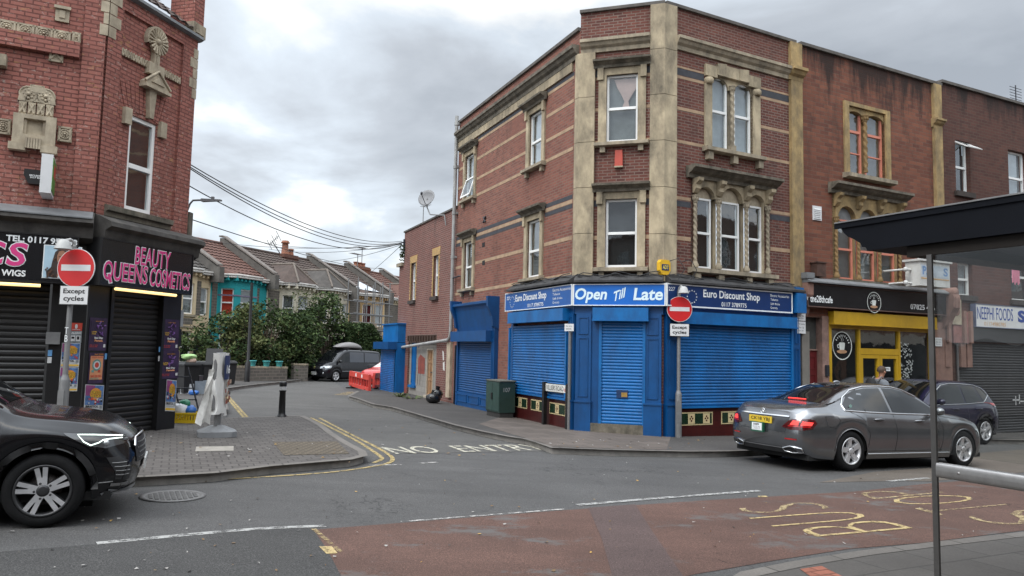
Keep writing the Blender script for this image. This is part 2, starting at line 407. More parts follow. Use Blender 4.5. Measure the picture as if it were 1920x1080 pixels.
def pavemat(name,col,bw,rh,rot,mortar=.45,var=.2,ms=.012):
 t=NT(name);uv=t.map(t.co.outputs['UV'],(1,1,1),(0,0,0),(0,0,rot))
 b=t.n('ShaderNodeTexBrick',{'Scale':1.0,'Mortar Size':ms,'Mortar Smooth':.3,'Brick Width':bw,'Row Height':rh,'Color1':(*[q*(1+var)for q in col],1),'Color2':(*[q*(1-var)for q in col],1),'Mortar':(*[q*mortar for q in col],1)})
 t.t.links.new(uv,b.inputs['Vector']);c=b.outputs['Color']
 f=t.noise(.9,6,.7);c=t.mix(t.ramp(f,[(.35,0),(.72,.6)]),c,tuple(q*.55 for q in col))
 f=t.noise(45,3,.7);c=t.mix(t.ramp(f,[(.4,.35),(.6,0)]),c,tuple(q*.5 for q in col))
 inv=t.n('ShaderNodeMath',{1:-1.0},operation='MULTIPLY');t.t.links.new(b.outputs['Fac'],inv.inputs[0]);t.bump(inv.outputs[0],.4,.008)
 MATS[name]=t.fin(c,.88,0,.3);return MATS[name]
BLOCKS=pavemat('block_paving',(.108,.097,.090),.20,.20,R_(4))
FLAGS=pavemat('flag_stones',(.128,.106,.092),.62,.45,R_(3),.5,.16)
FLAGN=pavemat('near_flags',(.105,.096,.088),.75,.6,0,.6,.08)
KERBM=pavemat('kerb_stone',(.165,.15,.135),.91,5.0,0,.35,.12,.014)
KERBF=mat('kerb_face',(.24,.225,.205),.9,.25,3,.3,dirt=.5,dirtcol=(.08,.075,.07))
REDBR=pavemat('red_paviour',(.32,.12,.08),.21,.105,0,.4,.2)
def slab(name,pts,h,m,kind='structure',skirt=True,parent=None):
 """pts: list of (x,y) counter-clockwise; a sheet following the slope of the street with a kerb face"""
 mb=MB();top=[Vector((x,y,gz(x,y,h)))for x,y in pts];mb.face(top)
 if skirt:
  for i in range(len(pts)):
   a,b=top[i],top[(i+1)%len(pts)]
   mb.face([a-Vector((0,0,h+.15)),b-Vector((0,0,h+.15)),b,a],1)
 o=mb.build(name,[m,KERBF],parent)
 if kind:o['kind']=kind
 return o
def xy(px,py,h=0.0):q=gnd(px,py,h);return(q.x,q.y)
def ccw(p):
 a=sum(p[i][0]*p[(i+1)%len(p)][1]-p[(i+1)%len(p)][0]*p[i][1]for i in range(len(p)))
 return p if a>0 else p[::-1]
def ribbon(name,pts,wd,h,m,kind='structure',mb=None,build=True):
 """a painted strip of width wd along points (x,y)"""
 own=mb is None;mb=mb or MB();P=[Vector((x,y,0))for x,y in pts];L=[];Rr=[]
 for i,p in enumerate(P):
  t=(P[min(i+1,len(P)-1)]-P[max(i-1,0)]).normalized();n=Vector((-t.y,t.x,0))*(wd/2)
  for q,l in((p+n,L),(p-n,Rr)):l.append(Vector((q.x,q.y,gz(q.x,q.y,h))))
 mb.grid([Rr,L],0,False)
 if own and build:
  o=mb.build(name,m);o['kind']=kind;return o
def smoothpts(pts,n=6):
 out=[]
 for i in range(len(pts)-1):
  p0=Vector(pts[max(i-1,0)]);p1=Vector(pts[i]);p2=Vector(pts[i+1]);p3=Vector(pts[min(i+2,len(pts)-1)])
  for k in range(n):
   t=k/n
   out.append(tuple(.5*((2*p1)+(p2-p0)*t+(2*p0-5*p1+4*p2-p3)*t*t+(3*p1-p0-3*p2+p3)*t**3)))
 out.append(tuple(pts[-1]));return out
def off(p,a,b):return(p[0]+EX.x*a+NX.x*b,p[1]+EX.y*a+NX.y*b)
mb=MB()
for i in range(20):
 pass
G=900
mb.face([Vector((x,y,gz(x,y,-.0)if True else 0))for x,y in((-G,-G),(G,-G),(G,G),(-G,G))])
tag(mb.build('road',ASPH),kind='structure')
P=[xy(690,868),xy(735,851),xy(1035,846),xy(984,826),xy(857,801),xy(738,766),xy(655,743),xy(640,725),xy(600,700.5),xy(430,727),xy(418,745),xy(428,785),xy(565,782),xy(640,825),xy(684,858)]
slab('side_road',ccw(P),.004,ASPH_S,skirt=False)
kn=[(1300,1078),(1455,1051),(1590,1030),(1733,1018),(1920,995)]
top=[(585,994),(752,981),(1060,957),(1300,940),(1603,922),(1750,906),(1930,893)]
P=[xy(*q)for q in top]+[xy(*q)for q in reversed(kn)]
p_end=P[len(top)-1];far=off(p_end,40,-.2);far2=off(P[len(top)],40,0)
P=P[:len(top)]+[far,far2]+P[len(top):]+[xy(1148,1120),xy(662,1120)]
slab('bus_lane_surface',ccw(P),.004,REDLANE,skirt=False)
P=[xy(1103,953),xy(1191,946.5),xy(1225,1000),xy(1290,1095),xy(1152,1095),xy(1128,1010)]
slab('road_surface',ccw(P),.008,REDOLD,skirt=False)
P=[xy(181,1021),xy(480,994),xy(585,990),xy(614,1032),xy(655,1110),xy(-400,1400),xy(-300,1060)]
slab('road_surface',ccw(P),.005,ASPH_D,skirt=False)
P=[xy(1535,905),xy(1640,885),xy(1735,878),xy(1800,872),xy(1830,850),xy(1980,838),xy(2300,828),xy(2300,875),xy(1930,885),xy(1745,903),xy(1680,902)]
slab('road_surface',ccw(P),.004,BROWNROAD,skirt=False)
KL_front=[(262,893.5),(400,886),(505.6,873),(567,868),(609,864.5),(653,861),(681.5,854)]
KL_side=[(678,846),(646,829),(618,811),(597,795),(565,779.5)]
TABLE=[(460,783),(424,784)]
KL_back=[(424,768),(420,752),(414,738),(424,728)]
KL_far=[(480,720.5),(515,717),(545,713.5),(585,709)]
h=.12
Lf=[xy(*q,h)for q in KL_front];Ls=[xy(*q,h)for q in KL_side];Tb=[xy(*q,h)for q in TABLE];Lb=[xy(*q,h)for q in KL_back];Lr=[xy(*q,h)for q in KL_far]
ROWD=hd(20)
last=Lr[-1];farp=xy(740,698.5,h)
outp=(farp[0]-20,farp[1]+60)
start=off(Lf[0],-30,0.3)
cornerL=smoothpts([Lf[-1],Ls[0]],3)
left_poly=[start]+Lf+smoothpts(Ls,4)+Tb+smoothpts(Lb,4)+Lr+[farp,outp,off(start,-30,60)]
slab('left_pavement',ccw(left_poly),.12,BLOCKS)
ribbon('left_pavement_kerb',[start]+Lf+smoothpts(Ls,4),.14,.124,KERBM)
ribbon('table_edge_kerb',[Ls[-1]]+Tb,.12,.124,KERBM)
ribbon('far_pavement_kerb',smoothpts(Lb+Lr,4)+[farp],.14,.124,KERBM)
P=[xy(424,783,h),xy(418,752,h),xy(412,739,h),xy(420,729,h),xy(515,716,h),xy(585,708.5,h),(farp[0],farp[1])]
P+=[(farp[0]-3,farp[1]+6),xy(300,728,h),xy(300,800,h),xy(360,796,h)]
slab('left_tarmac_path',ccw(P),.1225,TARPAVE,skirt=False)
KR=[(672,733),(655,742.5),(674,748),(700.6,757.5),(738,763.5),(797.6,780.5),(857,797.5),(910,809.5),(956,818.5),(984,822.5),(1008,829),(1035,839),(1144,843),(1287,846),(1364,845.5)]
Rk=[xy(*q,h)for q in KR]
rend=off(Rk[-1],60,0)
b0=xy(745,722,h)
right_poly=[b0]+Rk+[xy(1600,836,h),xy(1854,824,h),off(xy(1919,825,h),0,0),off(xy(1919,825,h),60,0),off(xy(1919,825,h),60,25),off(b0,10,10)]
slab('right_pavement',ccw(right_poly),.12,TARPAVE)
ribbon('right_pavement_kerb',Rk[:-1]+[xy(1364,845.5,h),xy(1600,836,h),xy(1854,824,h),xy(1919,825,h),off(xy(1919,825,h),60,0)],.13,.124,KERBM)
P=[xy(898,795,h),xy(962,815,h),xy(984,821,h),xy(1010,829,h),xy(1036,837.5,h),xy(1144,841.5,h),xy(1250,843.5,h),xy(1262,806,h),xy(1100,795,h),xy(960,775,h)]
slab('flagged_pavement',ccw(P),.124,FLAGS,skirt=False)
KN=[(1380,1092),(1403,1077),(1494,1058),(1623,1037),(1736,1023),(1920,1002)]
Nk=[xy(*q,h)for q in KN];ne=off(Nk[-1],40,0)
near_poly=Nk+[ne,off(ne,0,-14),off(Nk[0],-16,-9),off(Nk[0],-16,-1.2),off(Nk[0],-1.2,-.25)]
slab('near_pavement',ccw(near_poly),.12,FLAGN)
ribbon('near_pavement_kerb',[off(Nk[0],-16,-1.2),off(Nk[0],-1.2,-.25)]+Nk+[ne],.15,.124,KERBM)
P=[xy(1500,1068,h),xy(1540,1062,h),xy(1596,1090,h),xy(1545,1100,h)]
slab('red_paving_strip',ccw(P),.126,REDBR,skirt=False)
ribbon('near_gutter',[off(q,0,.17)for q in Nk]+[off(ne,0,.17)],.26,.008,ASPH_D)
P=[xy(368,838,h),xy(438,837,h),xy(438,845.5,h),xy(366,847,h)]
o=slab('inspection_cover',ccw(P),.126,mat('cover_concrete',(.26,.24,.21),.9,.2,8,.3),None,False);tag(o,'pale square inspection cover set in the block paving','cover')
P=[xy(512,829,h),xy(632,828,h),xy(655,851,h),xy(532,854,h)]
TACT=pavemat('tactile_paving',(.15,.122,.09),.13,.13,R_(4),.4,.15,.03)
slab('tactile_paving_surface',ccw(P),.126,TACT,skirt=False)
def worn(name,col,wear=.5,sc=9):
 t=NT(name);f=t.noise(sc,7,.78);o=t.t.nodes['Material Output']
 tr=t.n('ShaderNodeBsdfTransparent');ms=t.n('ShaderNodeMixShader')
 t.t.links.new(t.ramp(f,[(wear-.10,0),(wear+.05,1)]),ms.inputs[0]);t.t.links.new(tr.outputs[0],ms.inputs[1]);t.t.links.new(t.b.outputs[0],ms.inputs[2])
 t.t.links.new(ms.outputs[0],o.inputs[0]);c=t.mix(t.noise(25,3,.7),tuple(q*.7 for q in col),tuple(q*1.1 for q in col))
 MATS[name]=t.fin(c,.8,0,.3);return MATS[name]
YEL=worn('yellow_line',(.38,.29,.13),.475);YELW=worn('yellow_line_worn',(.36,.27,.14),.55,12)
YELB=worn('yellow_lettering',(.46,.35,.17),.475,10);YELBW=worn('yellow_lettering_worn',(.40,.31,.17),.53,14)
WHL=worn('white_line',(.36,.355,.34),.50,9);CRL=worn('cream_lettering',(.47,.445,.36),.455,10);WHW=worn('white_line_worn',(.5,.48,.45),.54,9)
def line(name,px,wd,m,hh=.008,sm=True):
 p=[xy(*q)for q in px]
 return ribbon(name,smoothpts(p,5)if sm and len(p)>2 else p,wd,hh,m)
line('yellow_line',[(100,915),(262,908),(400,900.5),(600,888),(690,877)],.07,YEL)
line('yellow_line',[(599,784),(646,809),(702,837),(729,853),(736,863),(722,871),(688,877)],.075,YEL)
line('yellow_line',[(583,783.5),(628,806),(672,829),(706,851),(716,861),(700,868.5)],.075,YEL)
line('yellow_line',[(424,744),(440,763),(457,783)],.07,YEL);line('yellow_line',[(429,744),(446,763),(464,783)],.07,YEL)
line('yellow_line',[(1030,846),(1145,849.5),(1287,852),(1364,852)],.07,YELW)
line('yellow_line',[(655,747),(700,763),(738,770),(860,804),(985,831)],.08,YELW)
line('yellow_line',[(636,741),(664,735)],.5,YELW)
line('centre_line',[(181,1020),(330,1006),(480,993),(611,987)],.10,WHL)
line('centre_line',[(1083,948),(1250,934),(1425,921)],.10,WHL,.010)
line('centre_line',[(1665,903),(1740,897)],.10,WHL,.009)
line('lane_edge_line',[(588,993),(640,1037)],.05,YELW,.009)
line('lane_edge_line',[(752,979.5),(1060,955.5)],.05,WHW,.009)
P=[xy(598,1026),xy(622,1026),xy(633,1039),xy(612,1040)]
slab('yellow_square_mark',ccw(P),.009,YELB,skirt=False)
P=[xy(1420,931),xy(1436,930.5),xy(1440,933),xy(1424,933.5)]
slab('yellow_square_mark',ccw(P),.009,YELB,skirt=False)
for a,b in(((692,873.5),(752,871.5)),((790,869),(820,867.5)),((1100,853),(1135,852.5)),((1140,851),(1170,850.5))):
 line('give_way_dash',[a,b],.10,WHW)
def roadtext(name,body,px,m,bold=.0):
 q=[gnd(*c,.010)for c in px];mb=MB();text_into(mb,body,quadmap(*q),bold);return tag(mb.build(name,m),kind='structure')
roadtext('no_entry_marking','NO  ENTRY',[(743,851),(1030,843),(1000,832.5),(712,838)],CRL,.006)
for body,px,m in(('B',[(1712,990),(1655,974),(1482,989),(1532,1006)],YELB),('U',[(1640,971),(1594,957),(1404,971),(1450,987)],YELB),('S',[(1565,952),(1520,940),(1375,953),(1412,963.5)],YELBW),('S',[(2040,966),(1935,954),(1800,968),(1880,987)],YELBW),('T',[(1915,951),(1860,940),(1715,953),(1760,966)],YELBW),('O',[(1845,938),(1795,926),(1655,934),(1700,949)],YELB),('P',[(1770,923),(1735,916),(1600,923),(1640,936)],YELBW)):
 roadtext('bus_stop_marking',body,px,m,-.022)
q=gnd(324,931);mb=MB()
mb.lathe((q.x,q.y,gz(q.x,q.y,.006)),(EX.x*SL,EX.y*SL,1),[(.36,0),(.36,.008),(.30,.008),(.295,.004)],40)
mh=mb.build('manhole_cover',mat('cast_iron',(.16,.155,.15),.55,.2,10,.1,metal=.5),org=q)
mb=MB()
for i in range(-4,5):
 L=math.sqrt(max(0,.27**2-(i*.06)**2))
 for j in range(-int(L/.06),int(L/.06)+1):
  c=q+EX*(i*.06)+NX*(j*.06);z=gz(c.x,c.y,.010)
  c1=[Vector((c.x+EX.x*a+NX.x*b,c.y+EX.y*a+NX.y*b,z+zz))for zz in(0,.008)for a,b in((-.02,-.02),(.02,-.02),(.02,.02),(-.02,.02))]
  mb.hexa(c1)
mb.build('stud_pattern',MATS['cast_iron'],mh)
tag(mh,'round iron manhole cover in the road in front of the black car','manhole')
mb=MB();rnd=random.Random(3)
def bit(c,s,hh):
 a=rnd.uniform(0,2*pi);t=rnd.uniform(.4,1)
 p=[Vector((c[0]+s*(cos(a+k)*(1 if k%2 else t)),c[1]+s*sin(a+k),0))for k in(0,1.6,3.1,4.7)]
 for v in p:v.z=gz(v.x,v.y,hh+rnd.uniform(.003,.018))
 mb.face(p,rnd.choice((0,0,0,1,1,2,3)))
for i in range(170):
 x,y=xy(rnd.uniform(20,1900),rnd.uniform(860,1075));bit((x,y),rnd.uniform(.006,.026),.006)
for i in range(60):
 x,y=xy(rnd.uniform(640,1000),rnd.uniform(775,860));bit((x,y),rnd.uniform(.015,.045),.01)
for i in range(50):
 x,y=xy(rnd.uniform(265,660),rnd.uniform(800,870),.12);bit((x,y),rnd.uniform(.012,.04),.127)
for i in range(60):
 x,y=xy(rnd.uniform(900,1340),rnd.uniform(822,842),.12);bit((x,y),rnd.uniform(.012,.04),.127)
for i in range(90):
 k=rnd.uniform(0,1);x,y=xy(262+60*k*k,905-3*k+rnd.uniform(-3,1.5));bit((x,y),rnd.uniform(.012,.03),.004)
o=mb.build('fallen_leaves',[mat('paper_bit',(.30,.285,.265),.8,.1),mat('leaf_brown',(.14,.085,.04),.8,.3),mat('leaf_yellow',(.40,.24,.06),.8,.2),mat('bit_dark',(.05,.045,.04),.8,.2)])
tag(o,'small scraps of paper and fallen leaves over the street','litter',kind='stuff')
# = BUILDING HELPERS
def part(name,mb,m,parent,label=None):
 o=mb.build(name,m,parent)
 if label:o['label']=label
 return o
def window(root,F,r,split=.5,rec=.07,fr=.055,mfr=None,back=None,name='window',tilt=None,bars=(),d=0.0):
 """frame mesh > pane, curtain; returns the frame (a part of root). r = u0,u1,z0,z1 of the opening"""
 mfr=mfr or UPVC;u0,u1,z0,z1=r;d=d-rec;mb=MB()
 mb.fbox(F,u0,u0+fr,d-.05,d+.02,z0,z1);mb.fbox(F,u1-fr,u1,d-.05,d+.02,z0,z1)
 mb.fbox(F,u0+fr,u1-fr,d-.05,d+.02,z0,z0+fr);mb.fbox(F,u0+fr,u1-fr,d-.05,d+.02,z1-fr,z1)
 if split:
  zm=z0+(z1-z0)*split;mb.fbox(F,u0+fr,u1-fr,d-.045,d+.03,zm-fr*.6,zm+fr*.6)
 for b in bars:
  zb=z0+(z1-z0)*b;mb.fbox(F,u0+fr,u1-fr,d-.045,d+.015,zb-fr*.3,zb+fr*.3)
 f=part(name,mb,mfr,root)
 mb=MB();mb.fquad(F,u0+fr*.5,u1-fr*.5,z0+fr*.5,z1-fr*.5,d-.015);part('pane',mb,GLASS,f)
 mb=MB();n=10
 rows=[]
 for i in range(n+1):
  u=u0+fr*.4+(u1-u0-fr*.8)*i/n;dd=d-.10-.025*(i%2)
  rows.append([F.p(u,dd,z0+.01),F.p(u,dd,z1-.01)])
 mb.grid(rows,0,True);part('curtain' if back in(NET,NETG)else 'blind',mb,back or ROOMD,f)  # dark backs are sheets coloured as the unlit room, not blinds
 if tilt:
  a,zt0,zt1=tilt;mb=MB();L=zt1-zt0
  c=[]
  P=lambda u,s,t:F.p(u,d+.03+sin(a)*s+cos(a)*t,zt1-cos(a)*s+sin(a)*t)
  for(ua,ub,sa,sb)in((u0,u0+fr,0,L),(u1-fr,u1,0,L),(u0+fr,u1-fr,0,fr),(u0+fr,u1-fr,L-fr,L)):
   mb.hexa([P(ua,sb,.03),P(ub,sb,.03),P(ub,sb,0),P(ua,sb,0),P(ua,sa,.03),P(ub,sa,.03),P(ub,sa,0),P(ua,sa,0)])
  part('open_sash',mb,mfr,f)
  mb=MB();mb.face([P(u0+fr,L-fr,.01),P(u1-fr,L-fr,.01),P(u1-fr,fr,.01),P(u0+fr,fr,.01)])
  part('pane',mb,GLASS,f)
 return f
def surround(root,F,r,w=.2,hood=.0,sill=True,d=.05,ms=None,mh=None,extra=.12,key=False):
 """stone architrave round an opening, hood on brackets and a sill, as sub-parts of the window"""
 ms=ms or STONE;u0,u1,z0,z1=r;mb=MB()
 mb.fbox(F,u0-w,u0,-.12,d,z0,z1+w*.9);mb.fbox(F,u1,u1+w,-.12,d,z0,z1+w*.9)
 mb.fbox(F,u0,u1,-.12,d-.004,z1,z1+w*.9)
 mb.fbox(F,u0-w-.02,u0-w*.35,d,d+.05,z1-.12,z1+w*.9);mb.fbox(F,u1+w*.35,u1+w+.02,d,d+.05,z1-.12,z1+w*.9)
 part('window_surround',mb,ms,root)
 if hood:
  zt=z1+w*.9;mb=MB()
  mb.extr(F,[(d,zt),(d+.05,zt),(d+.06,zt+hood*.3),(d+.13,zt+hood*.5),(d+.20,zt+hood*.62),(d+.21,zt+hood*.85),(d+.02,zt+hood),(0,zt+hood)][::-1],u0-w-extra,u1+w+extra)
  part('hood_mould',mb,mh or STONE_D,root)
 if sill:
  mb=MB();mb.extr(F,[(0,z0),(d+.12,z0-.03),(d+.12,z0-.11),(d+.06,z0-.13),(0,z0-.13)],u0-w-.08,u1+w+.08)
  for uu in(u0-w*.7,u1+w*.1):mb.fbox(F,uu,uu+.13,0,d+.05,z0-.27,z0-.132)
  part('sill',mb,STONE_S,root)
def shutter(mb,F,u0,u1,z0,z1,d,pitch=.076,m=0):
 n=max(1,round((z1-z0)/pitch));p=(z1-z0)/n;prof=[]
 for i in range(n):
  z=z0+i*p
  prof+=[(d,z+.001),(d+.012,z+p*.18),(d+.020,z+p*.45),(d+.017,z+p*.75),(d+.002,z+p*.98)]
 a=[F.p(u0,q,z)for q,z in prof];b=[F.p(u1,q,z)for q,z in prof];mb.grid([a,b],m,False)
def course(name,mt,F,u0,u1,z,hgt,d=.006,holes=()):
 mb=MB();bandstrip(mb,F,u0,u1,z,hgt,d,holes)
 for i in range(0,len(mb.f),6):m2=MB();m2.v=mb.v[i*4:i*4+24];m2.f=mb.f[:6];m2.m=mb.m[:6];m2.sm=mb.sm[:6];part(name,m2,mt,corner)
def bandstrip(mb,F,u0,u1,z,hgt,d=.006,holes=(),m=0):
 segs=[(u0,u1)]
 for a,b in holes:
  ns=[]
  for s,e_ in segs:
   if b<=s or a>=e_:ns.append((s,e_));continue
   if a>s:ns.append((s,a))
   if b<e_:ns.append((b,e_))
  segs=ns
 for s,e_ in segs:mb.fbox(F,s,e_,-.05,d,z-hgt/2,z+hgt/2,m)
def cornice(mb,F,u0,u1,z,hgt,dep,m=0):
 mb.extr(F,[(0,z),(dep,z-hgt*.05),(dep,z-hgt*.28),(dep*.8,z-hgt*.34),(dep*.62,z-hgt*.55),(dep*.3,z-hgt*.7),(dep*.28,z-hgt),(0,z-hgt)],u0,u1,m)
def panel_pilaster(mb,F,u0,u1,d,z0,z1,zr,m=0):
 """timber pilaster with a plinth below zr and two sunk panels above"""
 mb.fbox(F,u0,u1,0,d,zr,z1,m);mb.fbox(F,u0-.01,u1+.01,0,d+.04,z0,zr-.02,m);mb.fbox(F,u0-.02,u1+.02,0,d+.06,zr-.02,zr+.02,m)
 w=u1-u0
 if w>.22:
  for a,b in((zr+.12,zr+(z1-zr)*.72),(zr+(z1-zr)*.76,z1-.1)):
   e_=.07
   for q in((u0+e_,u0+e_+.02,a,b),(u1-e_-.02,u1-e_,a,b),(u0+e_,u1-e_,a,a+.02),(u0+e_,u1-e_,b-.02,b)):
    mb.fbox(F,q[0],q[1],d,d+.018,q[2],q[3],m)
def arch_pts(uc,zs,r,n=12,rz=None):return[(uc+r*cos(pi-pi*k/n),zs+(rz or r)*sin(pi*k/n))for k in range(n+1)]
def arch_panel(mb,F,ua,ub,zs,zt,uc,r,d0,d1,rz=None,m=0):
 """plate between spring line zs and top zt with a semicircular bite"""
 P=arch_pts(uc,zs,r,14,rz)
 mb.fquad(F,ua,uc-r,zs,zt,d1,m);mb.fquad(F,uc+r,ub,zs,zt,d1,m)
 for(a,az),(b,bz)in zip(P,P[1:]):
  mb.face([F.p(a,d1,az),F.p(b,d1,bz),F.p(b,d1,zt),F.p(a,d1,zt)],m)
  mb.face([F.p(a,d0,az),F.p(b,d0,bz),F.p(b,d1,bz),F.p(a,d1,az)],m)
 mb.face([F.p(ua,d1,zt),F.p(ub,d1,zt),F.p(ub,d0,zt),F.p(ua,d0,zt)],m)
 mb.face([F.p(ua,d0,zs),F.p(ua,d1,zs),F.p(ua,d1,zt),F.p(ua,d0,zt)],m);mb.face([F.p(ub,d1,zs),F.p(ub,d0,zs),F.p(ub,d0,zt),F.p(ub,d1,zt)],m)
def twist_col(mb,F,u,d,z0,z1,r,turns=9,m=0):
 rows=[];n=int((z1-z0)/.025)
 for i in range(n+1):
  z=z0+(z1-z0)*i/n;row=[]
  for k in range(16):
   th=2*pi*k/16;rr=r*(1+.20*sin(2*th-turns*2*pi*i/n))
   q=F.p(u+rr*cos(th),d+rr*sin(th),z);row.append(q)
  rows.append(row)
 mb.grid(rows,m,True,True)
def capital(mb,F,u,d,z,r,h_,m=0):
 mb.lathe(F.p(u,d,z),(0,0,1),[(r,0),(r*1.25,h_*.1),(r*1.1,h_*.25),(r*1.7,h_*.6),(r*1.55,h_*.75),(r*1.95,h_*.85),(r*1.9,h_)],10,m)
 for k in range(8):
  a=2*pi*k/8;mb.ell(F.p(u+r*1.4*cos(a),d+r*1.4*sin(a),z+h_*.55),(r*.45,r*.45,h_*.28),6,4,m)
# = CORNER SHOP BUILDING
A0=gnd(1078,806,.12)
V=Fac(A0,155.8)
C=Fac(A0,107.5);CW=2.11
M=Fac(C.p(CW,0,0),61.8)
V0,M1=-8.95,4.62
corner=thing('corner_shop_building','three storey red brick corner building with blue shuttered shop below and cream stone corner pilasters','building',A0)
ZP,ZPV,ZB=10.42,9.98,-1.0
rW1=V.rect(870,377,891.3,285);rW2=V.rect(991,316,1017,202);rW3=V.rect(872.6,540,888.7,450);rW4=V.rect(992.4,521,1016.7,407)
zt=(rW2[2]+rW1[2])/2;zl=(rW3[2]+rW4[2])/2
uA=(-8.16,-7.28);uB=(-2.93,-2.08)
rW1=(*uA,7.01,8.55);rW2=(*uB,7.01,8.57);rW3=(uA[0]+.12,uA[1]+.05,3.86,5.46);rW4=(*uB,3.83,5.45)
rC1=C.rect(1136.4,267,1196.6,137);rC2=C.rect(1134.4,501,1195,372)
rT1=M.rect(1334.3,276.8,1366.2,148);rT2=M.rect(1379,284.5,1410,161)
rL=[M.rect(1308.7,501.7,1336.9,374),M.rect(1354.3,507,1389.7,380),M.rect(1405.9,511,1431.4,387)]
# --- walls
TWIN=(rT1[0]-.02,rT2[1]+.02,rT1[2],max(rT1[3],rT2[3])+.02)
TRI=(rL[0][0]-.02,rL[2][1]+.02,rL[0][2],rL[1][3]+.42)
mb=MB()
mb.wall(V,V0,0,ZB,ZPV,[rW1,rW2,rW3,rW4]);mb.wall(C,0,CW,ZB,ZP,[rC1,rC2],m=1);mb.wall(M,0,M1,ZB,ZP,[TWIN,TRI],.3,m=1)
mb.fquad(V,V0,0,ZPV-.5,ZPV,-.3);mb.face([C.p(CW,-.3,ZP),C.p(0,-.3,ZP),C.p(0,-.3,9),C.p(CW,-.3,9)],1)
mb.face([V.p(V0,0,ZB),V.p(V0,0,ZPV),V.p(V0,-9,ZPV),V.p(V0,-9,ZB)])
mb.face([V.p(0,0,ZPV-.1),V.p(0,-.3,ZPV-.1),V.p(0,-.3,ZP),C.p(0,0,ZP)],1)
mb.face([V.p(V0,-.3,ZPV-.6),V.p(0,-.3,ZPV-.6),M.p(M1,-.3,ZPV-.6),V.p(V0,-9,ZPV-.6)])
mb.face([M.p(M1,0,8),M.p(M1,-9,8),M.p(M1,-9,ZP),M.p(M1,0,ZP)],1)
part('brick_wall',mb,[BR_CORNER_LIT,BR_MAIN_SHADED],corner)
# --- stone and dark brick courses
hV=[(rW1[0]-.22,rW1[1]+.22),(rW2[0]-.22,rW2[1]+.22)];hVl=[(rW3[0]-.22,rW3[1]+.22),(rW4[0]-.22,rW4[1]+.22)]
def zl_(F,x,y):return F.uz(x,y)[1]
for z in(5.60,4.66):course('stone_course',BAND_Y,V,V0,-.3,z,.10,holes=hVl)
for z in(7.55,8.24):course('stone_course',BAND_Y,V,V0,-.3,z,.09,holes=hV)
course('stone_course',BAND_Y,V,V0,-.3,6.98,.09,holes=[]);course('stone_course',BAND_Y,V,V0,-.3,8.86,.08,holes=hV);course('stone_course',BAND_Y,V,V0,-.3,3.72,.10,holes=hVl)
hT=[(TWIN[0]-.24,TWIN[1]+.24)];hL=[(TRI[0]-.22,TRI[1]+.22)]
hC=[(rC1[0]-.2,rC1[1]+.2)]
for F,u0,u1,hu,hl in((M,.3,4.36,hT,hL),(C,.34,CW-.3,hC,hC)):
 for z,hh,ho in((8.66,.07,hu),(8.92,.05,hu),(7.86,.08,hu),(7.02,.08,hu),(5.60,.08,hl),(4.60,.10,hl),(3.68,.11,hl)):course('stone_course',BAND_Y,F,u0,u1,z,hh,holes=ho)
for z in(5.72,5.48):course('dark_brick_course',BAND_B,V,V0,-.3,z,.11,.004,hVl)
course('dark_brick_course',BAND_B,V,V0,-.3,8.95,.10,.004,hV)
for F,u0,u1,hu,hl in((M,.3,4.36,hT,hL),(C,.34,CW-.3,hC,hC)):
 for z,hh,ho in((8.80,.17,hu),(5.46,.14,hl)):course('dark_brick_course',BAND_B,F,u0,u1,z,hh,.004,ho)
# --- parapet cornice, coping
mb=MB();zc_=9.70
cornice(mb,V,V0+.02,-.05,9.62,.36,.22);part('cornice',mb,STONE_D,corner,'mossy cornice of the side street front')
mb=MB();mb.fbox(V,V0+.02,-.36,0,.05,9.02,9.255);part('frieze',mb,STONE,corner)
mb=MB();cornice(mb,C,.02,CW-.34,9.68,.34,.20);cornice(mb,M,.34,4.30,9.68,.34,.20);part('cornice',mb,STONE_S,corner)
mb=MB();mb.fbox(V,V0-.05,-.02,-.34,.07,ZPV+.002,ZPV+.09)
for F,a,b in((C,-.02,CW+.02),(M,0.03,M1)):mb.fbox(F,a,b,-.34,.07,ZP+.002,ZP+.08)
part('coping',mb,COPING,corner)
# --- corner pilasters
def pil(name,pts,z0,z1,m,grooves=5):
 mb=MB();n=len(pts)
 zz=[z0+(z1-z0)*k/grooves for k in range(grooves+1)]
 for k in range(grooves):
  a,b=zz[k]+(.006 if k else 0),zz[k+1]-.006
  mb.grid([[Vector((*p,a))for p in pts],[Vector((*p,b))for p in pts]],0,False)
  q=.008;mb.face([Vector((*p,b))for p in pts]);mb.face([Vector((*p,a))for p in reversed(pts)])
 return part(name,mb,m,corner)
def xyp(q):return(q.x,q.y)
dP=.09
pil('stone_pilaster',[xyp(V.p(-.10,0,0)),xyp(V.p(-.10,dP,0)),xyp(V.p(.03,dP,0)),xyp(C.p(.02,dP,0)),xyp(C.p(.40,dP,0)),xyp(C.p(.40,0,0))],3.55,9.34,STONE)
pil('stone_pilaster',[xyp(C.p(CW-.33,0,0)),xyp(C.p(CW-.33,dP,0)),xyp(C.p(CW+.03,dP,0)),xyp(M.p(.34,dP,0)),xyp(M.p(.34,0,0))],3.50,ZP-.002,STONE,6)
mb=MB();mb.fbox(M,4.36,4.80,0,.10,3.2,9.32);mb.fbox(M,4.36,4.80,0,.10,9.70,ZP-.003);cornice(mb,M,4.30,4.86,9.70,.36,.26)
part('end_pilaster',mb,OCHRE,corner,'flaking ochre painted pilaster at the end of the front')
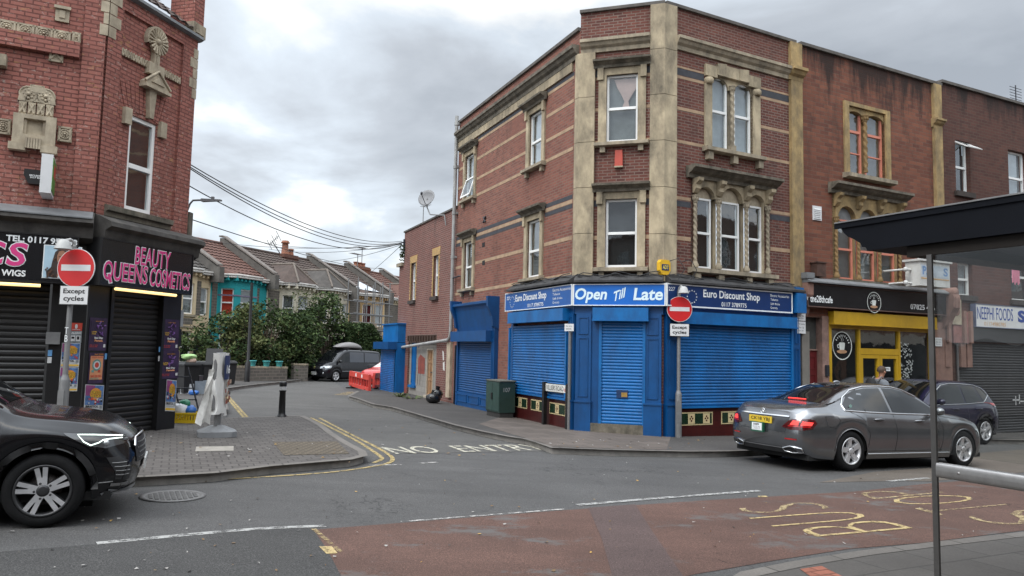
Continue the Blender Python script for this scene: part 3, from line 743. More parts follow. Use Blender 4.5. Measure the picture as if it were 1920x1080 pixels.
# --- windows
for r,t,bk in((rW1,(.30,7.01,7.72),NET),(rW2,None,NET),(rW3,None,NETG),(rW4,None,NETG)):
 f=window(corner,V,r,.46,back=bk,tilt=t);surround(f,V,r,.17,.22)
for r,bk in((rC1,NETG),(rC2,DARKIN)):
 f=window(corner,C,r,.5,back=bk);surround(f,C,r,.20,.22)
 if bk is NETG:
  mb=MB();uc=(r[0]+r[1])/2+.12;zt_=r[3]-.08
  rows=[]
  for k,(wd,z)in enumerate(((.34,zt_),(.26,zt_-.2),(.13,zt_-.42),(.05,zt_-.58),(.09,zt_-.72))):
   rows.append([C.p(uc-.1*k/9+wd*(i/8-.5)*2,-.125+.012*(i%2),z)for i in range(9)])
  mb.grid(rows,0,True);part('tied_drape',mb,mat('pink_drape',(.58,.40,.36),.9,.15),f)
zs=rT1[3]-.30;f0=None
for r in(rT1,rT2):
 f=window(corner,M,(r[0],r[1],r[2],r[3]),.52,.09,back=NET);f0=f0 or f
mb=MB();uc0,uc1=(rT1[0]+rT1[1])/2,(rT2[0]+rT2[1])/2;um=(rT1[1]+rT2[0])/2;zt_=TWIN[3]+.02
for uc,a,b in((uc0,TWIN[0]-.0,um),(uc1,um,TWIN[1]+.0)):arch_panel(mb,M,a,b,zs,zt_,uc,(rT1[1]-rT1[0])/2+.01,-.16,-.02,.26)
for a,b in((TWIN[0]-.24,TWIN[0]),(TWIN[1],TWIN[1]+.24)):
 mb.fbox(M,a,b,-.2,.05,TWIN[2],zs+.02)
for k,(a,b)in enumerate(((TWIN[0]-.24,TWIN[0]+.16),(TWIN[0]+.165,uc0+.16),(uc0+.165,um+.2),(um+.205,uc1+.12),(uc1+.125,TWIN[1]+.24))):
 za=zt_-(.12 if k in(0,4)else.04);mb.fpoly(M,[(a,za),(b,za),(b,za+.30+(.04 if k in(1,3)else 0)),(a,za+.30)],-.05,.07+.01*(k%2))
for a,b in((TWIN[0]-.28,TWIN[0]+.06),(TWIN[1]-.06,TWIN[1]+.28)):mb.lathe(M.p((a+b)/2,.03,zs+.02),(0,0,1),[(.10,0),(.13,.04),(.13,.12),(.1,.16)],12)
part('arched_surround',mb,STONE,f0)
mb=MB();twist_col(mb,M,um,.01,rT1[2]+.15,zs-.04,.050,8);capital(mb,M,um,.0,zs-.06,.05,.18);mb.fbox(M,um-.08,um+.08,-.2,.07,rT1[2],rT1[2]+.15);mb.fbox(M,um-.06,um+.06,-.2,-.1,rT1[2],zs)
part('twisted_column',mb,STONE_S,f0)
mb=MB();mb.extr(M,[(0,TWIN[2]),(.2,TWIN[2]-.03),(.2,TWIN[2]-.12),(.1,TWIN[2]-.14),(0,TWIN[2]-.14)],TWIN[0]-.3,TWIN[1]+.3)
for uu in(TWIN[0]-.2,um-.08,TWIN[1]+.08):mb.fbox(M,uu,uu+.16,0,.14,TWIN[2]-.34,TWIN[2]-.142)
part('sill',mb,STONE_S,f0)
def triple(root,F,lights,wfr,ms,mh,mcol,backs,zb,hoodz,rise=.30):
 f0=None
 u0,u1=lights[0][0]-.18,lights[2][1]+.18;zs=lights[1][3]-.02;ztop=hoodz
 cs=[u0+.06]+[(lights[i][1]+lights[i+1][0])/2 for i in(0,1)]+[u1-.06]
 for r,bk in zip(lights,backs):
  f=window(root,F,(r[0],r[1],zb,zs),.5,.10,.05,wfr,bk);f0=f0 or f
  mb=MB();P=arch_pts((r[0]+r[1])/2,zs,(r[1]-r[0])/2,12);mb.face([F.p(a,-.11,b)for a,b in P][::-1]);part('tympanum',mb,STONE_L if ms is STONE else NETG,f)
 mb=MB()
 for i,r in enumerate(lights):arch_panel(mb,F,cs[i],cs[i+1],zs,ztop,(r[0]+r[1])/2,(r[1]-r[0])/2+.03,-.24,.03)
 for c in cs[1:3]:mb.fbox(F,c-.05,c+.05,-.28,-.12,zb,zs)
 for c in(cs[0],cs[3]):mb.fbox(F,c-.12,c+.08 if c==cs[0]else c+.12,-.28,.0,zb,ztop-.01)
 part('arcade',mb,ms,f0)
 for c in cs:
  mb=MB();twist_col(mb,F,c,.03,zb+.14,zs-.16,.046,10);mb.lathe(F.p(c,.03,zb),(0,0,1),[(.08,0),(.09,.06),(.06,.12),(.05,.15)],12);capital(mb,F,c,.03,zs-.17,.05,.19);part('twisted_column',mb,mcol,f0)
 mb=MB();cornice(mb,F,u0-.22,u1+.22,ztop+.30,.30,.36);part('hood_mould',mb,mh,f0)
 mb=MB()
 for c in cs:
  mb=MB();mb.extr(F,[(.02,ztop),(.26,ztop),(.25,ztop-.08),(.14,ztop-.16),(.15,ztop-.26),(.07,ztop-.36),(.02,ztop-.36)],c-.08,c+.08);part('bracket',mb,ms,f0)
 mb=MB();mb.extr(F,[(0,zb),(.2,zb-.03),(.2,zb-.13),(.1,zb-.15),(0,zb-.15)],u0-.16,u1+.16)
 for c in cs:mb.fbox(F,c-.09,c+.09,0,.15,zb-.36,zb-.152)
 part('sill',mb,STONE_S if ms is STONE else STONE_D,f0)
 return f0
zb=rL[0][2]
hz=M.uz(1291.7,346,.0)[1]
triple(corner,M,rL,UPVC,STONE,STONE_D,STONE_S,(DARKIN,DARKIN,DARKIN),zb,6.14)
# --- ground floor: fascia backing, tiled stall riser, timber pilasters, shutters
DS=.10
mb=MB()
for F,a,b in((V,-3.62,.05),(C,-.02,CW+.02),(M,.0,M1-.05)):
 mb.fbox(F,a,b,0,.10,2.70,3.46)
mb2=MB();rndm=random.Random(5)
for F,a,b in((V,-3.7,.10),(C,-.02,CW+.02),(M,.0,M1-.02)):
 mb2.extr(F,[(0,3.72),(.10,3.66),(.30,3.52),(.30,3.47),(0,3.47)],a,b)
part('shop_frieze',mb,BLUE,corner);part('shopfront_flashing',mb2,mat('old_lead',(.035,.034,.035),.8,.5,5,.5,dirt=.4),corner)
gA,gB=-1.0,.06
def sill_tiles(F,a,b,zt_,n,ox=.25):
 mb=MB();mb.fbox(F,a,b,0,.07,-1,zt_);p=part('tiled_stall_riser',mb,[BR_TILE],corner)
 mb=MB();g=F.gz((a+b)/2,0,.12);W=(b-a)/n
 for k in range(n):
  u0=a+W*k+ox*W*.3;u1=u0+W*.78;z0,z1=g+.30,zt_-.17
  mb.fbox(F,u0,u1,.07,.078,z0,z1,0);mb.fbox(F,u0+.03,u1-.03,.078,.083,z0+.03,z1-.03,1)
  cw=(z1-z0-.06)
  for c in((u0+u1)/2-.18,(u0+u1)/2+.30)if u1-u0>.9 else((u0+u1)/2,):
   mb.fbox(F,c-cw*.42,c+cw*.42,.083,.087,z0+.035,z1-.035,2)
   for dx,dz in((0,.2),(-.15,.0),(.15,.02),(0,-.2)):mb.lathe(F.p(c+dx*cw,.087,(z0+z1)/2+dz*cw),F.n,[(cw*.1,0),(cw*.1,.003)],6,3)
 part('decorative_tile',mb,[TILEB,GREENT,TILEB,MAROON],p)
BR_TILE=brickmat('maroon_tiling',(.065,.011,.010),(.045,.008,.008),(.022,.006,.006),bw=.15,rh=.15,ms=.004,stain=.3,offset=0,bump=.2,rough=.3)
zVs=V.uz(1010,742)[1]
rVs=V.rect(960,728,1070.5,606);rVs=(rVs[0],-.25,V.uz(1010,739)[1],2.42)
rCs=C.rect(1123.3,793.6,1212,602);rMs=M.rect(1279,761,1479,616)
sill_tiles(V,-3.55,-.2,rVs[2]+.02,3);sill_tiles(M,.4,4.3,rMs[2]+.02,3)
mb=MB();mb.fbox(C,.30,CW-.27,0,.16,-1,rCs[2]+.01);part('door_step',mb,STONE_D,corner)
def roller(F,r,mbox,box,boxd,guide=.07,d=DS,pm=None):
 mb=MB();shutter(mb,F,r[0]+guide,r[1]-guide,r[2],r[3]+.05,d);s=part('roller_shutter',mb,pm or BLUE_S,corner)
 mb=MB()
 for a,b in((r[0],r[0]+guide),(r[1]-guide,r[1])):mb=MB();mb.fbox(F,a,b,0,d+.05,r[2]-.01,r[3]);part('guide_rail',mb,pm or BLUE_B,s)
 mb=MB();mb.fbox(F,r[0]+guide,r[1]-guide,d,d+.04,r[2]-.05,r[2]);part('bottom_rail',mb,pm or BLUE_B,s)
 mb=MB();u0,u1,z0,z1=box;mb.fbox(F,u0,u1,0,boxd,z0,z1);mb.fbox(F,u0-.01,u1+.01,0,boxd+.012,z0-.012,z0+.018);part('shutter_box',mb,mbox,s);return s
bV=V.rect(947.8,606,1058,577,.3);bC=C.rect(1110.8,600.5,1215.5,577,.3);bM=M.rect(1291,604.7,1495.5,593.6,.3)
s=roller(V,rVs,BLUE_B,(-3.55,-.18,bV[2],bV[3]),.30)
mb=MB();mb.fbox(C,.40,rCs[0],0,.09,-1,2.72);part('door_jamb',mb,BLUE,corner);mb=MB();mb.fbox(C,rCs[1],CW-.42,0,.09,-1,2.72);part('door_jamb',mb,BLUE,corner)
s=roller(C,rCs,BLUE_B,(bC[0],bC[1],bC[2],bC[3]),.30)
mb=MB();um_=(rCs[0]+rCs[1])/2;q=C.rect(1156,746,1178,731.5,DS);mb.fbox(C,q[0],q[1],DS+.004,DS+.03,q[2],q[3],0);mb.fbox(C,q[0]+.12,q[1]-.02,DS+.03,DS+.034,q[2]+.03,q[3]-.06,1)
part('lock_plate',mb,[mat('blue_lock',(.006,.03,.10),.5),mat('brass',(.45,.28,.08),.4,.2,metal=.5)],s)  # dark blue plate with a brass piece on it
rM_=(.36,rMs[1],rMs[2],rMs[3]);s=roller(M,rM_,BLUE_B,(.30,bM[1],M.uz(1291,606,.3)[1],M.uz(1291,584,.3)[1]),.30)
mb=MB();gl=gA
zr=C.uz(1090,752)[1]
for q in((V,-.22,.03,.12,gl,2.72,zr),(C,.02,.40,.13,gl,2.72,zr),(C,CW-.42,CW-.02,.13,gl,2.72,zr),(M,.03,.38,.12,gl,2.72,zr),(M,4.28,4.56,.14,gl,2.9,-.4),(V,-3.68,-3.52,.12,gl,2.72,-.3)):
 mb=MB();panel_pilaster(mb,*q);part('shopfront_pilaster',mb,BLUE,corner)
mb=MB();mb.fbox(M,4.25,4.6,.1,.32,2.92,3.44);mb.fbox(M,4.27,4.58,.1,.26,3.44,3.6);part('console_block',mb,BLUE_B,corner)
rD=V.rect(862,752,925,613);gD=V.gz(-7.5,0,.12)
uD0,uD1=V.uz(862,690)[0],V.uz(930,690)[0]
zD=V.uz(866,734)[1]
mb=MB();zt_=2.30
mb.fbox(V,uD0,uD1,0,.10,-1,zD);
for k in range(3):
 w_=(uD1-uD0)/3;a,b=uD0+w_*k+.08,uD0+w_*(k+1)-.05
 for q in((a,b,gD+.14,gD+.17),(a,b,zD-.1,zD-.07),(a,a+.03,gD+.14,zD-.07),(b-.03,b,gD+.14,zD-.07)):mb.fbox(V,q[0],q[1],.10,.12,q[2],q[3])
part('shopfront_stall_riser',mb,BLUE,corner)
mb=MB();shutter(mb,V,uD0+.08,uD1-.12,zD,2.35,.06);s=part('roller_shutter',mb,BLUE,corner,'dull blue shutter of the side entrance')
bD=V.rect(853,615,925,591,.35);mb=MB();mb.fbox(V,uD0-.05,uD1-.02,0,.36,2.02,2.36);part('shutter_box',mb,BLUE,s)
mb=MB();panel_pilaster(mb,V,uD1-.12,uD1+.14,.14,-1,2.9,-.2);panel_pilaster(mb,V,uD0-.06,uD0+.08,.12,-1,2.9,-.2)
mb.extr(V,[(0,3.36),(.34,3.30),(.34,3.22),(.26,3.16),(.22,3.06),(.20,2.95),(.12,2.50),(.09,2.36),(0,2.36)],uD0-.08,uD1+.12)
for a in(uD0-.10,uD1+.02):mb.extr(V,[(0,3.42),(.40,3.42),(.38,3.1),(.24,2.8),(.2,2.5),(0,2.4)],a,a+.14)
part('shopfront_entablature',mb,BLUE,corner)
mb=MB();ud=V0+.02
mb.tube([V.p(ud,.12,10.25),V.p(ud,.12,2.4)],.065,10)
for z in(9.9,8.3,6.6,5.0,3.3):mb.tube([V.p(ud,.12,z),V.p(ud,.12,z+.12)],.082,10);mb.fbox(V,ud-.1,ud+.1,0,.08,z+.02,z+.1)
mb.tube([V.p(ud,.12,2.42),V.p(ud-.06,.12,2.2),V.p(ud-.25,.12,2.08)],.065,10)
mb.tube([V.p(ud-.25,.12,2.08),V.p(-16.4,.12,1.72)],.062,10)
part('drainpipe',mb,PIPE,corner)
mb=MB();mb.tube([V.p(ud+.05,.10,4.3),V.p(-8.3,.10,4.32),V.p(-8.28,.05,4.32)],.03,8);part('waste_pipe',mb,DARKM,corner);mb=MB()
mb.tube([V.p(-8.55,.06,1.9),V.p(-8.55,.06,-.3),V.p(-8.7,.2,-.4)],.035,8);part('waste_pipe',mb,DARKM,corner)
for u,z in((-6.22,6.02),(-6.3,5.2),(-6.25,4.6)):
 mb=MB()
 if z>5.9:
  for a in(pi/4,3*pi/4):mb.tube([V.p(u-.13*cos(a),.03,z-.13*sin(a)),V.p(u+.13*cos(a),.03,z+.13*sin(a))],.025,6)
  part('tie_plate',mb,DARKM,corner)
 else:
  mb.fbox(V,u-.11,u+.11,0,.012,z-.07,z+.07);part('air_brick',mb,DARKIN,corner)
# --- shop signs ----
def sign_board(name,label,F,r,d,thick,mface,mborder,bw=.03,cat='shop sign',group=None):
 u0,u1,z0,z1=r;mb=MB();mb.fbox(F,u0+bw,u1-bw,d-thick,d,z0+bw,z1-bw)
 o=mb.build(name,mface,org=F.p(u0,d,z0));tag(o,label,cat,group)
 if mborder:
  mb=MB()
  for q in((u0,u1,z0,z0+bw),(u0,u1,z1-bw,z1),(u0,u0+bw,z0+bw,z1-bw),(u1-bw,u1,z0+bw,z1-bw)):mb.fbox(F,q[0],q[1],d-thick,d+.012,q[2],q[3])
  part('sign_border',mb,mborder,o)
 return o
def letters(o,F,items,m,d,name='lettering'):
 mb=MB()
 for body,u0,u1,z0,z1,*k in items:ftext(mb,F,body,u0,u1,z0,z1,d,k[0]if k else 0,k[1]if len(k)>1 else 0,line=k[2]if len(k)>2 else 1.0)
 return part(name,mb,m,o)
def star_ring(o,F,uc,zc,r,d):
 mb=MB()
 for k in range(12):
  a=2*pi*k/12;c=(uc+r*cos(a),zc+r*sin(a));s=r*.16
  mb.face([F.p(c[0]+(s if j%2==0 else s*.45)*sin(pi*j/5),d,c[1]+(s if j%2==0 else s*.45)*cos(pi*j/5))for j in range(10)][::-1])
 part('star_ring',mb,WHITE,o)
zS0,zS1=2.90,3.43;dS=.22
rv=V.rect(947,584,1073,534,dS);uv0,uv1=rv[0],.14
sv=sign_board('shop_sign','deep blue shop sign with star ring above the side street shutter',V,(uv0,uv1,zS0,zS1),dS,.12,SIGN_BL,WHITE,.02)
W_=uv1-uv0
letters(sv,V,[('Euro Discount Shop',uv0+W_*.18,uv0+W_*.66,zS0+.20,zS1-.08,.02),('0117 3789775',uv0+W_*.38,uv0+W_*.62,zS0+.06,zS0+.16,.01),('227',uv0+W_*.03,uv0+W_*.085,zS1-.20,zS1-.10,.01),('Electric Accessories',uv0+W_*.75,uv0+W_*.985,zS1-.13,zS1-.055),('Tobacco',uv0+W_*.75,uv0+W_*.85,zS1-.23,zS1-.17),('Soft drinks',uv0+W_*.75,uv0+W_*.88,zS1-.34,zS1-.28),('Grocery',uv0+W_*.75,uv0+W_*.84,zS1-.46,zS1-.38)],WHITE,dS+.005)
star_ring(sv,V,uv0+W_*.125,3.16,.15,dS+.005)
cu0,cu1=C.uz(1075,560,dS)[0],C.uz(1247.5,560,dS)[0]
sc_=sign_board('shop_sign','brightest blue sign with big slanted letters above the shuttered corner door',C,(cu0,cu1,zS0,zS1),dS,.12,mat('sign_bright_blue',(.008,.13,.50),.35,.05),WHITE,.02)
W_=cu1-cu0;mb=MB()
ftext(mb,C,'Open',cu0+W_*.02,cu0+W_*.375,zS0+.06,zS1-.10,dS+.006,.027,.2);ftext(mb,C,'Late',cu0+W_*.66,cu0+W_*.975,zS0+.13,zS1-.10,dS+.006,.027,.12)
ct=Vector((cu0+W_*.51,3.17));rot=R_(22)
def tilt(a,b):
 x,y=(a-.5)*W_*.14,(b-.5)*.24;return C.p(ct.x+x*cos(rot)-y*sin(rot)*-.2,dS+.006,ct.y+x*sin(rot)+y)
text_into(mb,'Till',tilt,.018,.1)
part('lettering',mb,mat('pale_print',(.66,.80,.84),.5,.04),sc_)
mu0,mu1=M.uz(1249.7,560,dS)[0],M.uz(1485.5,570,dS)[0]
sm_=sign_board('shop_sign','dark navy Euro Discount Shop sign with white frame above the widest blue shutter',M,(mu0,mu1,zS0,zS1+.02),dS,.12,SIGN_NV,WHITE,.032)
W_=mu1-mu0
letters(sm_,M,[('Euro Discount Shop',mu0+W_*.27,mu0+W_*.72,zS0+.21,zS1-.07,.02),('0117 3789775',mu0+W_*.41,mu0+W_*.61,zS0+.07,zS0+.18,.01),('227',mu0+W_*.015,mu0+W_*.06,zS1-.16,zS1-.07,.0),('Electric Accessories',mu0+W_*.81,mu0+W_*.97,zS1-.13,zS1-.06),('Tobacco',mu0+W_*.81,mu0+W_*.875,zS1-.23,zS1-.17),('Soft drinks',mu0+W_*.81,mu0+W_*.89,zS1-.34,zS1-.28),('Grocery',mu0+W_*.81,mu0+W_*.87,zS1-.46,zS1-.38)],WHITE,dS+.005)
star_ring(sm_,M,mu0+W_*.185,3.16,.15,dS+.005)
def alarm(name,label,F,px,py,w_,h_,mcase,mface,body,mtext,shape='hex'):
 u,z=F.uz(px,py,.15)
 if shape=='hex':P=[(u-w_/2,z-h_*.2),(u-w_*.28,z-h_/2),(u+w_*.28,z-h_/2),(u+w_/2,z-h_*.2),(u+w_/2,z+h_*.32),(u+w_*.36,z+h_/2),(u-w_*.36,z+h_/2),(u-w_/2,z+h_*.32)]
 else:P=[(u-w_/2,z+h_/2),(u-w_/2,z+.05*h_),(u-w_*.3,z-h_/2),(u+w_*.3,z-h_/2),(u+w_/2,z+.05*h_),(u+w_/2,z+h_/2)]
 mb=MB();mb.fpoly(F,P,0,.12);o=mb.build(name,mcase,org=F.p(u,0,z));tag(o,label,'alarm')
 if mface:mb=MB();mb.fbox(F,u-w_*.33,u+w_*.33,.12,.13,z-h_*.2,z+h_*.2);part('face_plate',mb,mface,o)
 if body:mb=MB();ftext(mb,F,body,u-w_*.27,u+w_*.27,z-h_*.13,z+h_*.13,.134,.02,line=.9);part('lettering',mb,mtext,o)
 return o
alarm('alarm_box','yellow hexagonal burglar alarm on the stone pilaster above the corner shop sign',M,1249,501,.32,.36,mat('alarm_yellow',(.72,.42,.02),.4,.08),SIGN_NV,'ADT',mat('alarm_text',(.75,.6,.1),.5),'hex')
u,z=C.uz(1160,296,.06);mb=MB();mb.fpoly(C,[(u-.10,z-.2),(u+.10,z-.2),(u+.09,z+.2),(u-.09,z+.2)],0,.07);o=mb.build('alarm_box',mat('alarm_red',(.42,.06,.035),.5,.1),org=C.p(u,0,z));tag(o,'small red alarm box on brick between the two corner windows','alarm')
mb=MB();mb.fbox(C,u-.105,u+.105,0,.09,z-.24,z-.205);part('pale_base',mb,STONE_L,o)
# = CAFE BUILDING (next door, to the right)
K=Fac(M.p(4.80,0,0),62.6)
kz=lambda x,y,d=0:K.uz(x,y,d)
KW=K.uz(1757,300)[0]+.25
ZK=10.42
cafe=thing('cafe_building','three storey brown brick building with ochre arched windows above the black and yellow cafe front','building',K.p(0,0,0))
kt=(K.rect(1592,325,1618,215),K.rect(1627,332,1657,222))
KT=(kt[0][0]-.02,kt[1][1]+.02,kt[0][2],kt[1][3]+.12)
kl=[K.rect(1575,522,1600,412),K.rect(1613,530,1643,412),K.rect(1654,537,1679,425)]
w3=kl[1][1]-kl[1][0];c3=[(r[0]+r[1])/2 for r in kl]
kl=[(c-w3*.46,c+w3*.46,kl[0][2],kl[0][3])for c in c3]
KL=(kl[0][0]-.02,kl[2][1]+.02,kl[0][2],kl[0][3]+.45)
kdoor=K.rect(1512,700,1540,590)
mb=MB();mb.wall(K,0,KW,2.9,ZK,[KT,KL],.3)
mb.wall(K,0,KW,-1.2,2.9,[(.02,KW-.3,-1.1,2.85)],.25)
mb.face([K.p(0,-.3,9),K.p(KW,-.3,9),K.p(KW,-.3,ZK),K.p(0,-.3,ZK)]);mb.face([K.p(0,0,2.9),K.p(0,0,ZK),K.p(0,-.3,ZK),K.p(0,-.3,2.9)])
part('brick_wall',mb,BR_CAFE,cafe)
mb=MB();mb.fbox(K,-.02,KW,-.34,.08,ZK+.002,ZK+.09);part('coping',mb,COPING,cafe)
mb=MB();u0,u1=K.uz(1749,300)[0],K.uz(1763,300)[0]
mb.fbox(K,u0,u1,0,.10,3.0,9.05);mb.fbox(K,u0,u1,0,.10,9.30,ZK);cornice(mb,K,u0-.05,u1+.05,9.30,.28,.22);part('party_pilaster',mb,OCHRE,cafe)
f0=None;zs=kt[0][3]-.12;um=(kt[0][1]+kt[1][0])/2
for r in kt:
 f=window(cafe,K,(r[0],r[1],r[2],KT[3]-.05),.66,.10,.06,PINKF,NETG,bars=(.33,));f0=f0 or f
mb=MB()
for r,a,b in((kt[0],KT[0],um),(kt[1],um,KT[1])):arch_panel(mb,K,a,b,zs,KT[3],(r[0]+r[1])/2,(r[1]-r[0])/2+.02,-.2,-.02,.17)
o0=K.rect(1587,335,1671,205);zt_=K.uz(1587,190)[1]
mb.fbox(K,KT[0]-.20,KT[0],-.2,.06,KT[2],zt_);mb.fbox(K,KT[1],KT[1]+.20,-.2,.06,KT[2],zt_);mb.fbox(K,KT[0],KT[1],-.1,.056,KT[3],zt_)
part('ochre_surround',mb,OCHRE,f0)
mb=MB();twist_col(mb,K,um,.0,KT[2]+.12,zs-.05,.055,7);capital(mb,K,um,-.02,zs-.1,.07,.2);mb.fbox(K,um-.08,um+.08,-.25,-.1,KT[2],zs+.1);part('twisted_column',mb,mat('ochre_dark',(.22,.14,.06),.9,.3,5,.3),f0)
mb=MB();mb.extr(K,[(0,KT[2]),(.22,KT[2]-.03),(.22,KT[2]-.14),(.1,KT[2]-.16),(0,KT[2]-.16)],KT[0]-.26,KT[1]+.26);part('sill',mb,STONE_S,f0)
hz=K.uz(1566,375)[1]
triple(cafe,K,kl,PINKF,OCHRE,STONE_D,MATS['ochre_dark'],(NETG,NETG,NETG),kl[0][2],KL[3]+.22)
u,z=K.uz(1531,400);mb=MB();mb.fbox(K,u-.17,u+.17,0,.03,z-.2,z+.2);mb2=MB()
for i in range(6):mb2.extr(K,[(.031,z-.15+i*.05),(.055,z-.16+i*.05),(.031,z-.12+i*.05)],u-.13,u+.13)
v_=part('wall_vent',mb,SIGNWH,cafe);part('louvre',mb2,SIGNWH,v_)
u,z=K.uz(1528,506);mb=MB();mb.fbox(K,u-.17,u+.17,0,.22,z-.2,z+.17);mb.fbox(K,u-.2,u+.2,0,.25,z+.17,z+.2);part('flue_box',mb,mat('rusty_brown',(.07,.035,.025),.8,.4,6),cafe)
zf0,zf1=K.uz(1640,606,.2)[1],K.uz(1640,548,.2)[1]
zf0,zf1=K.uz(1640,583,.25)[1],K.uz(1640,541,.25)[1]
mb=MB();mb.extr(K,[(0,zf1+.19),(.2,zf1+.15),(.36,zf1+.05),(.36,zf1+.015),(0,zf1+.015)],-.1,KW-.05);part('shopfront_flashing',mb,LEAD,cafe)
us0=K.uz(1519,580,.25)[0];us1=K.uz(1742,600,.25)[0]
cs_=sign_board('cafe_sign','long black cafe fascia sign with round cup emblem above the yellow cafe front',K,(us0-.1,KW-.12,zf0,zf1),.25,.2,BLACKG,mat('brown_trim',(.13,.075,.06),.6),.025)
ua,ub=K.uz(1519,570,.25)[0],K.uz(1561,570,.25)[0]
uc,ud_=K.uz(1707,584,.25)[0],K.uz(1765,590,.25)[0]
letters(cs_,K,[('the28thcafe',ua,ub,zf0+.13,zf0+.32,.02),('07825 486',uc,uc+1.15,zf0+.12,zf0+.28,.02),('r',ua-.12,ua-.06,zf0+.17,zf0+.27,.02)],WHITE,.256)
def cup_logo(root,F,uc,zc,r,d,mb_bg=True):
 mb=MB();ring=[(uc+r*cos(2*pi*k/32),zc+r*sin(2*pi*k/32))for k in range(32)]
 if mb_bg:mb.face([F.p(a,d,b)for a,b in ring],0)
 for k in range(32):
  a,b=ring[k],ring[(k+1)%32];q=.93
  mb.face([F.p(a[0],d+.003,a[1]),F.p(b[0],d+.003,b[1]),F.p(uc+(b[0]-uc)*q,d+.003,zc+(b[1]-zc)*q),F.p(uc+(a[0]-uc)*q,d+.003,zc+(a[1]-zc)*q)],1)
 c=lambda x,y:F.p(uc+x*r,d+.004,zc+y*r)
 mb.face([c(-.26,-.30),c(.20,-.30),c(.28,.16),c(-.34,.16)],1)
 mb.face([c(-.34,.16),c(.28,.16),c(.18,.22),c(-.24,.22)],1)
 for k in range(8):
  a,b=pi*.4+pi*1.2*k/8,pi*.4+pi*1.2*(k+1)/8
  mb.face([c(-.38+.14*cos(a),-.04+.14*sin(a)),c(-.38+.14*cos(b),-.04+.14*sin(b)),c(-.38+.08*cos(b),-.04+.08*sin(b)),c(-.38+.08*cos(a),-.04+.08*sin(a))],1)
 mb.face([F.p(uc+.52*r*cos(2*pi*k/20)-.04*r,d+.0035,zc-.42*r+.13*r*sin(2*pi*k/20))for k in range(20)],2)
 for s,sx in((-.12,0),(0.05,.03)):
  mb.grid([[c(s+.05*sin(t*.9)-.015,.28+t*.07),c(s+.05*sin(t*.9)+.015,.28+t*.07)]for t in range(6)],1,False)
 for k in range(9):
  a=pi*.82-pi*.72*k/8;ca,sa=cos(a),sin(a)
  mb.face([F.p(uc+r*(.70*ca+dx*sa+dy*ca),d+.004,zc+r*(.70*sa-dx*ca+dy*sa))for dx,dy in((-.035,-.06),(.035,-.06),(.035,.07),(-.035,.07))],1)
 return part('cup_emblem',mb,[BLACKG,mat('emblem_white',(.62,.64,.60),.5),mat('saucer_tan',(.40,.22,.12),.6)],root)
u,z=K.uz(1639,567,.26);cup_logo(cs_,K,u,z,.30,.258)
YELLOW=mat('yellow_paint',(.46,.275,.010),.42,.1,2,.03,dirt=.45,dirtcol=(.22,.13,.02))
PINKST=mat('pink_stone',(.24,.135,.105),.8,.2,4,.3,dirt=.4,dirtcol=(.15,.08,.06))
uy0,uy1=K.uz(1554,640)[0],K.uz(1742,640)[0]+.1
zy0=K.uz(1640,612,.2)[1];zy1=K.uz(1640,588,.2)[1]
gk=K.gz(3,0,.12)
mb=MB();mb.fbox(K,uy0-.02,uy1,-.1,.20,zy0,zy1);mb.fbox(K,uy0-.02,uy1+.01,.2,.215,zy0,zy0+.03);p_=part('shutter_box',mb,YELLOW,cafe)
def px_u(x,y=650):return K.uz(x,y)[0]
mb=MB()
zt_=zy0;zr1=K.uz(1640,655)[1];zr0=K.uz(1640,661)[1]
D0,D1=-.06,.04
uA_,uB_,uC_,uD_=px_u(1556),px_u(1610),px_u(1684),uy1-.02
mb.fbox(K,uA_-.07,uA_+.03,D0,D1,gk-.2,zt_);mb.fbox(K,uB_-.05,uB_+.03,D0,D1,gk-.2,zt_);mb.fbox(K,uC_-.03,uC_+.05,D0,D1,gk-.2,zt_);mb.fbox(K,uD_-.06,uD_,D0,D1,gk-.2,zt_)
mb.fbox(K,uA_+.03,uD_-.06,D0,D1-.003,zt_-.10,zt_);mb.fbox(K,uB_+.03,uC_-.03,D0,D1-.003,zr0-.06,zr1+.02)
mb.fbox(K,uA_+.03,uB_-.05,D0,D1-.004,gk-.2,gk+.35);mb.fbox(K,uC_+.05,uD_-.06,D0,D1-.004,gk-.2,gk+.35)
fr=part('shopfront_frame',mb,YELLOW,cafe)
mb=MB()
for a,b,c,d_ in((uA_+.03,uB_-.05,gk+.35,zt_-.10),(uC_+.05,uD_-.06,gk+.35,zt_-.10),(uB_+.03,uC_-.03,zr1+.02,zt_-.10)):mb.fquad(K,a,b,c,d_,-.02)
part('shop_window',mb,GLASS,fr)
umid=(uB_+uC_)/2
for a,b in((uB_+.035,umid-.005),(umid+.005,uC_-.035)):
 mb=MB();z0,z1=gk+.02,zr0-.07;s=.10
 mb.fbox(K,a,a+s,D0+.01,D1-.01,z0,z1);mb.fbox(K,b-s,b,D0+.01,D1-.01,z0,z1);mb.fbox(K,a+s,b-s,D0+.01,D1-.01,z1-s,z1);mb.fbox(K,a+s,b-s,D0+.01,D1-.01,z0,z0+.25)
 dr=part('door',mb,YELLOW,cafe);mb=MB();mb.fquad(K,a+s,b-s,z0+.25,z1-s,-.02);part('pane',mb,GLASS,dr)
 mb=MB();hx=b-s*.6 if a<umid-.2 else a+s*.6;mb.tube([K.p(hx,.04,gk+.95),K.p(hx,.06,gk+1.0),K.p(hx,.06,gk+1.4),K.p(hx,.04,gk+1.45)],.012,6);part('handle',mb,STEEL,dr)
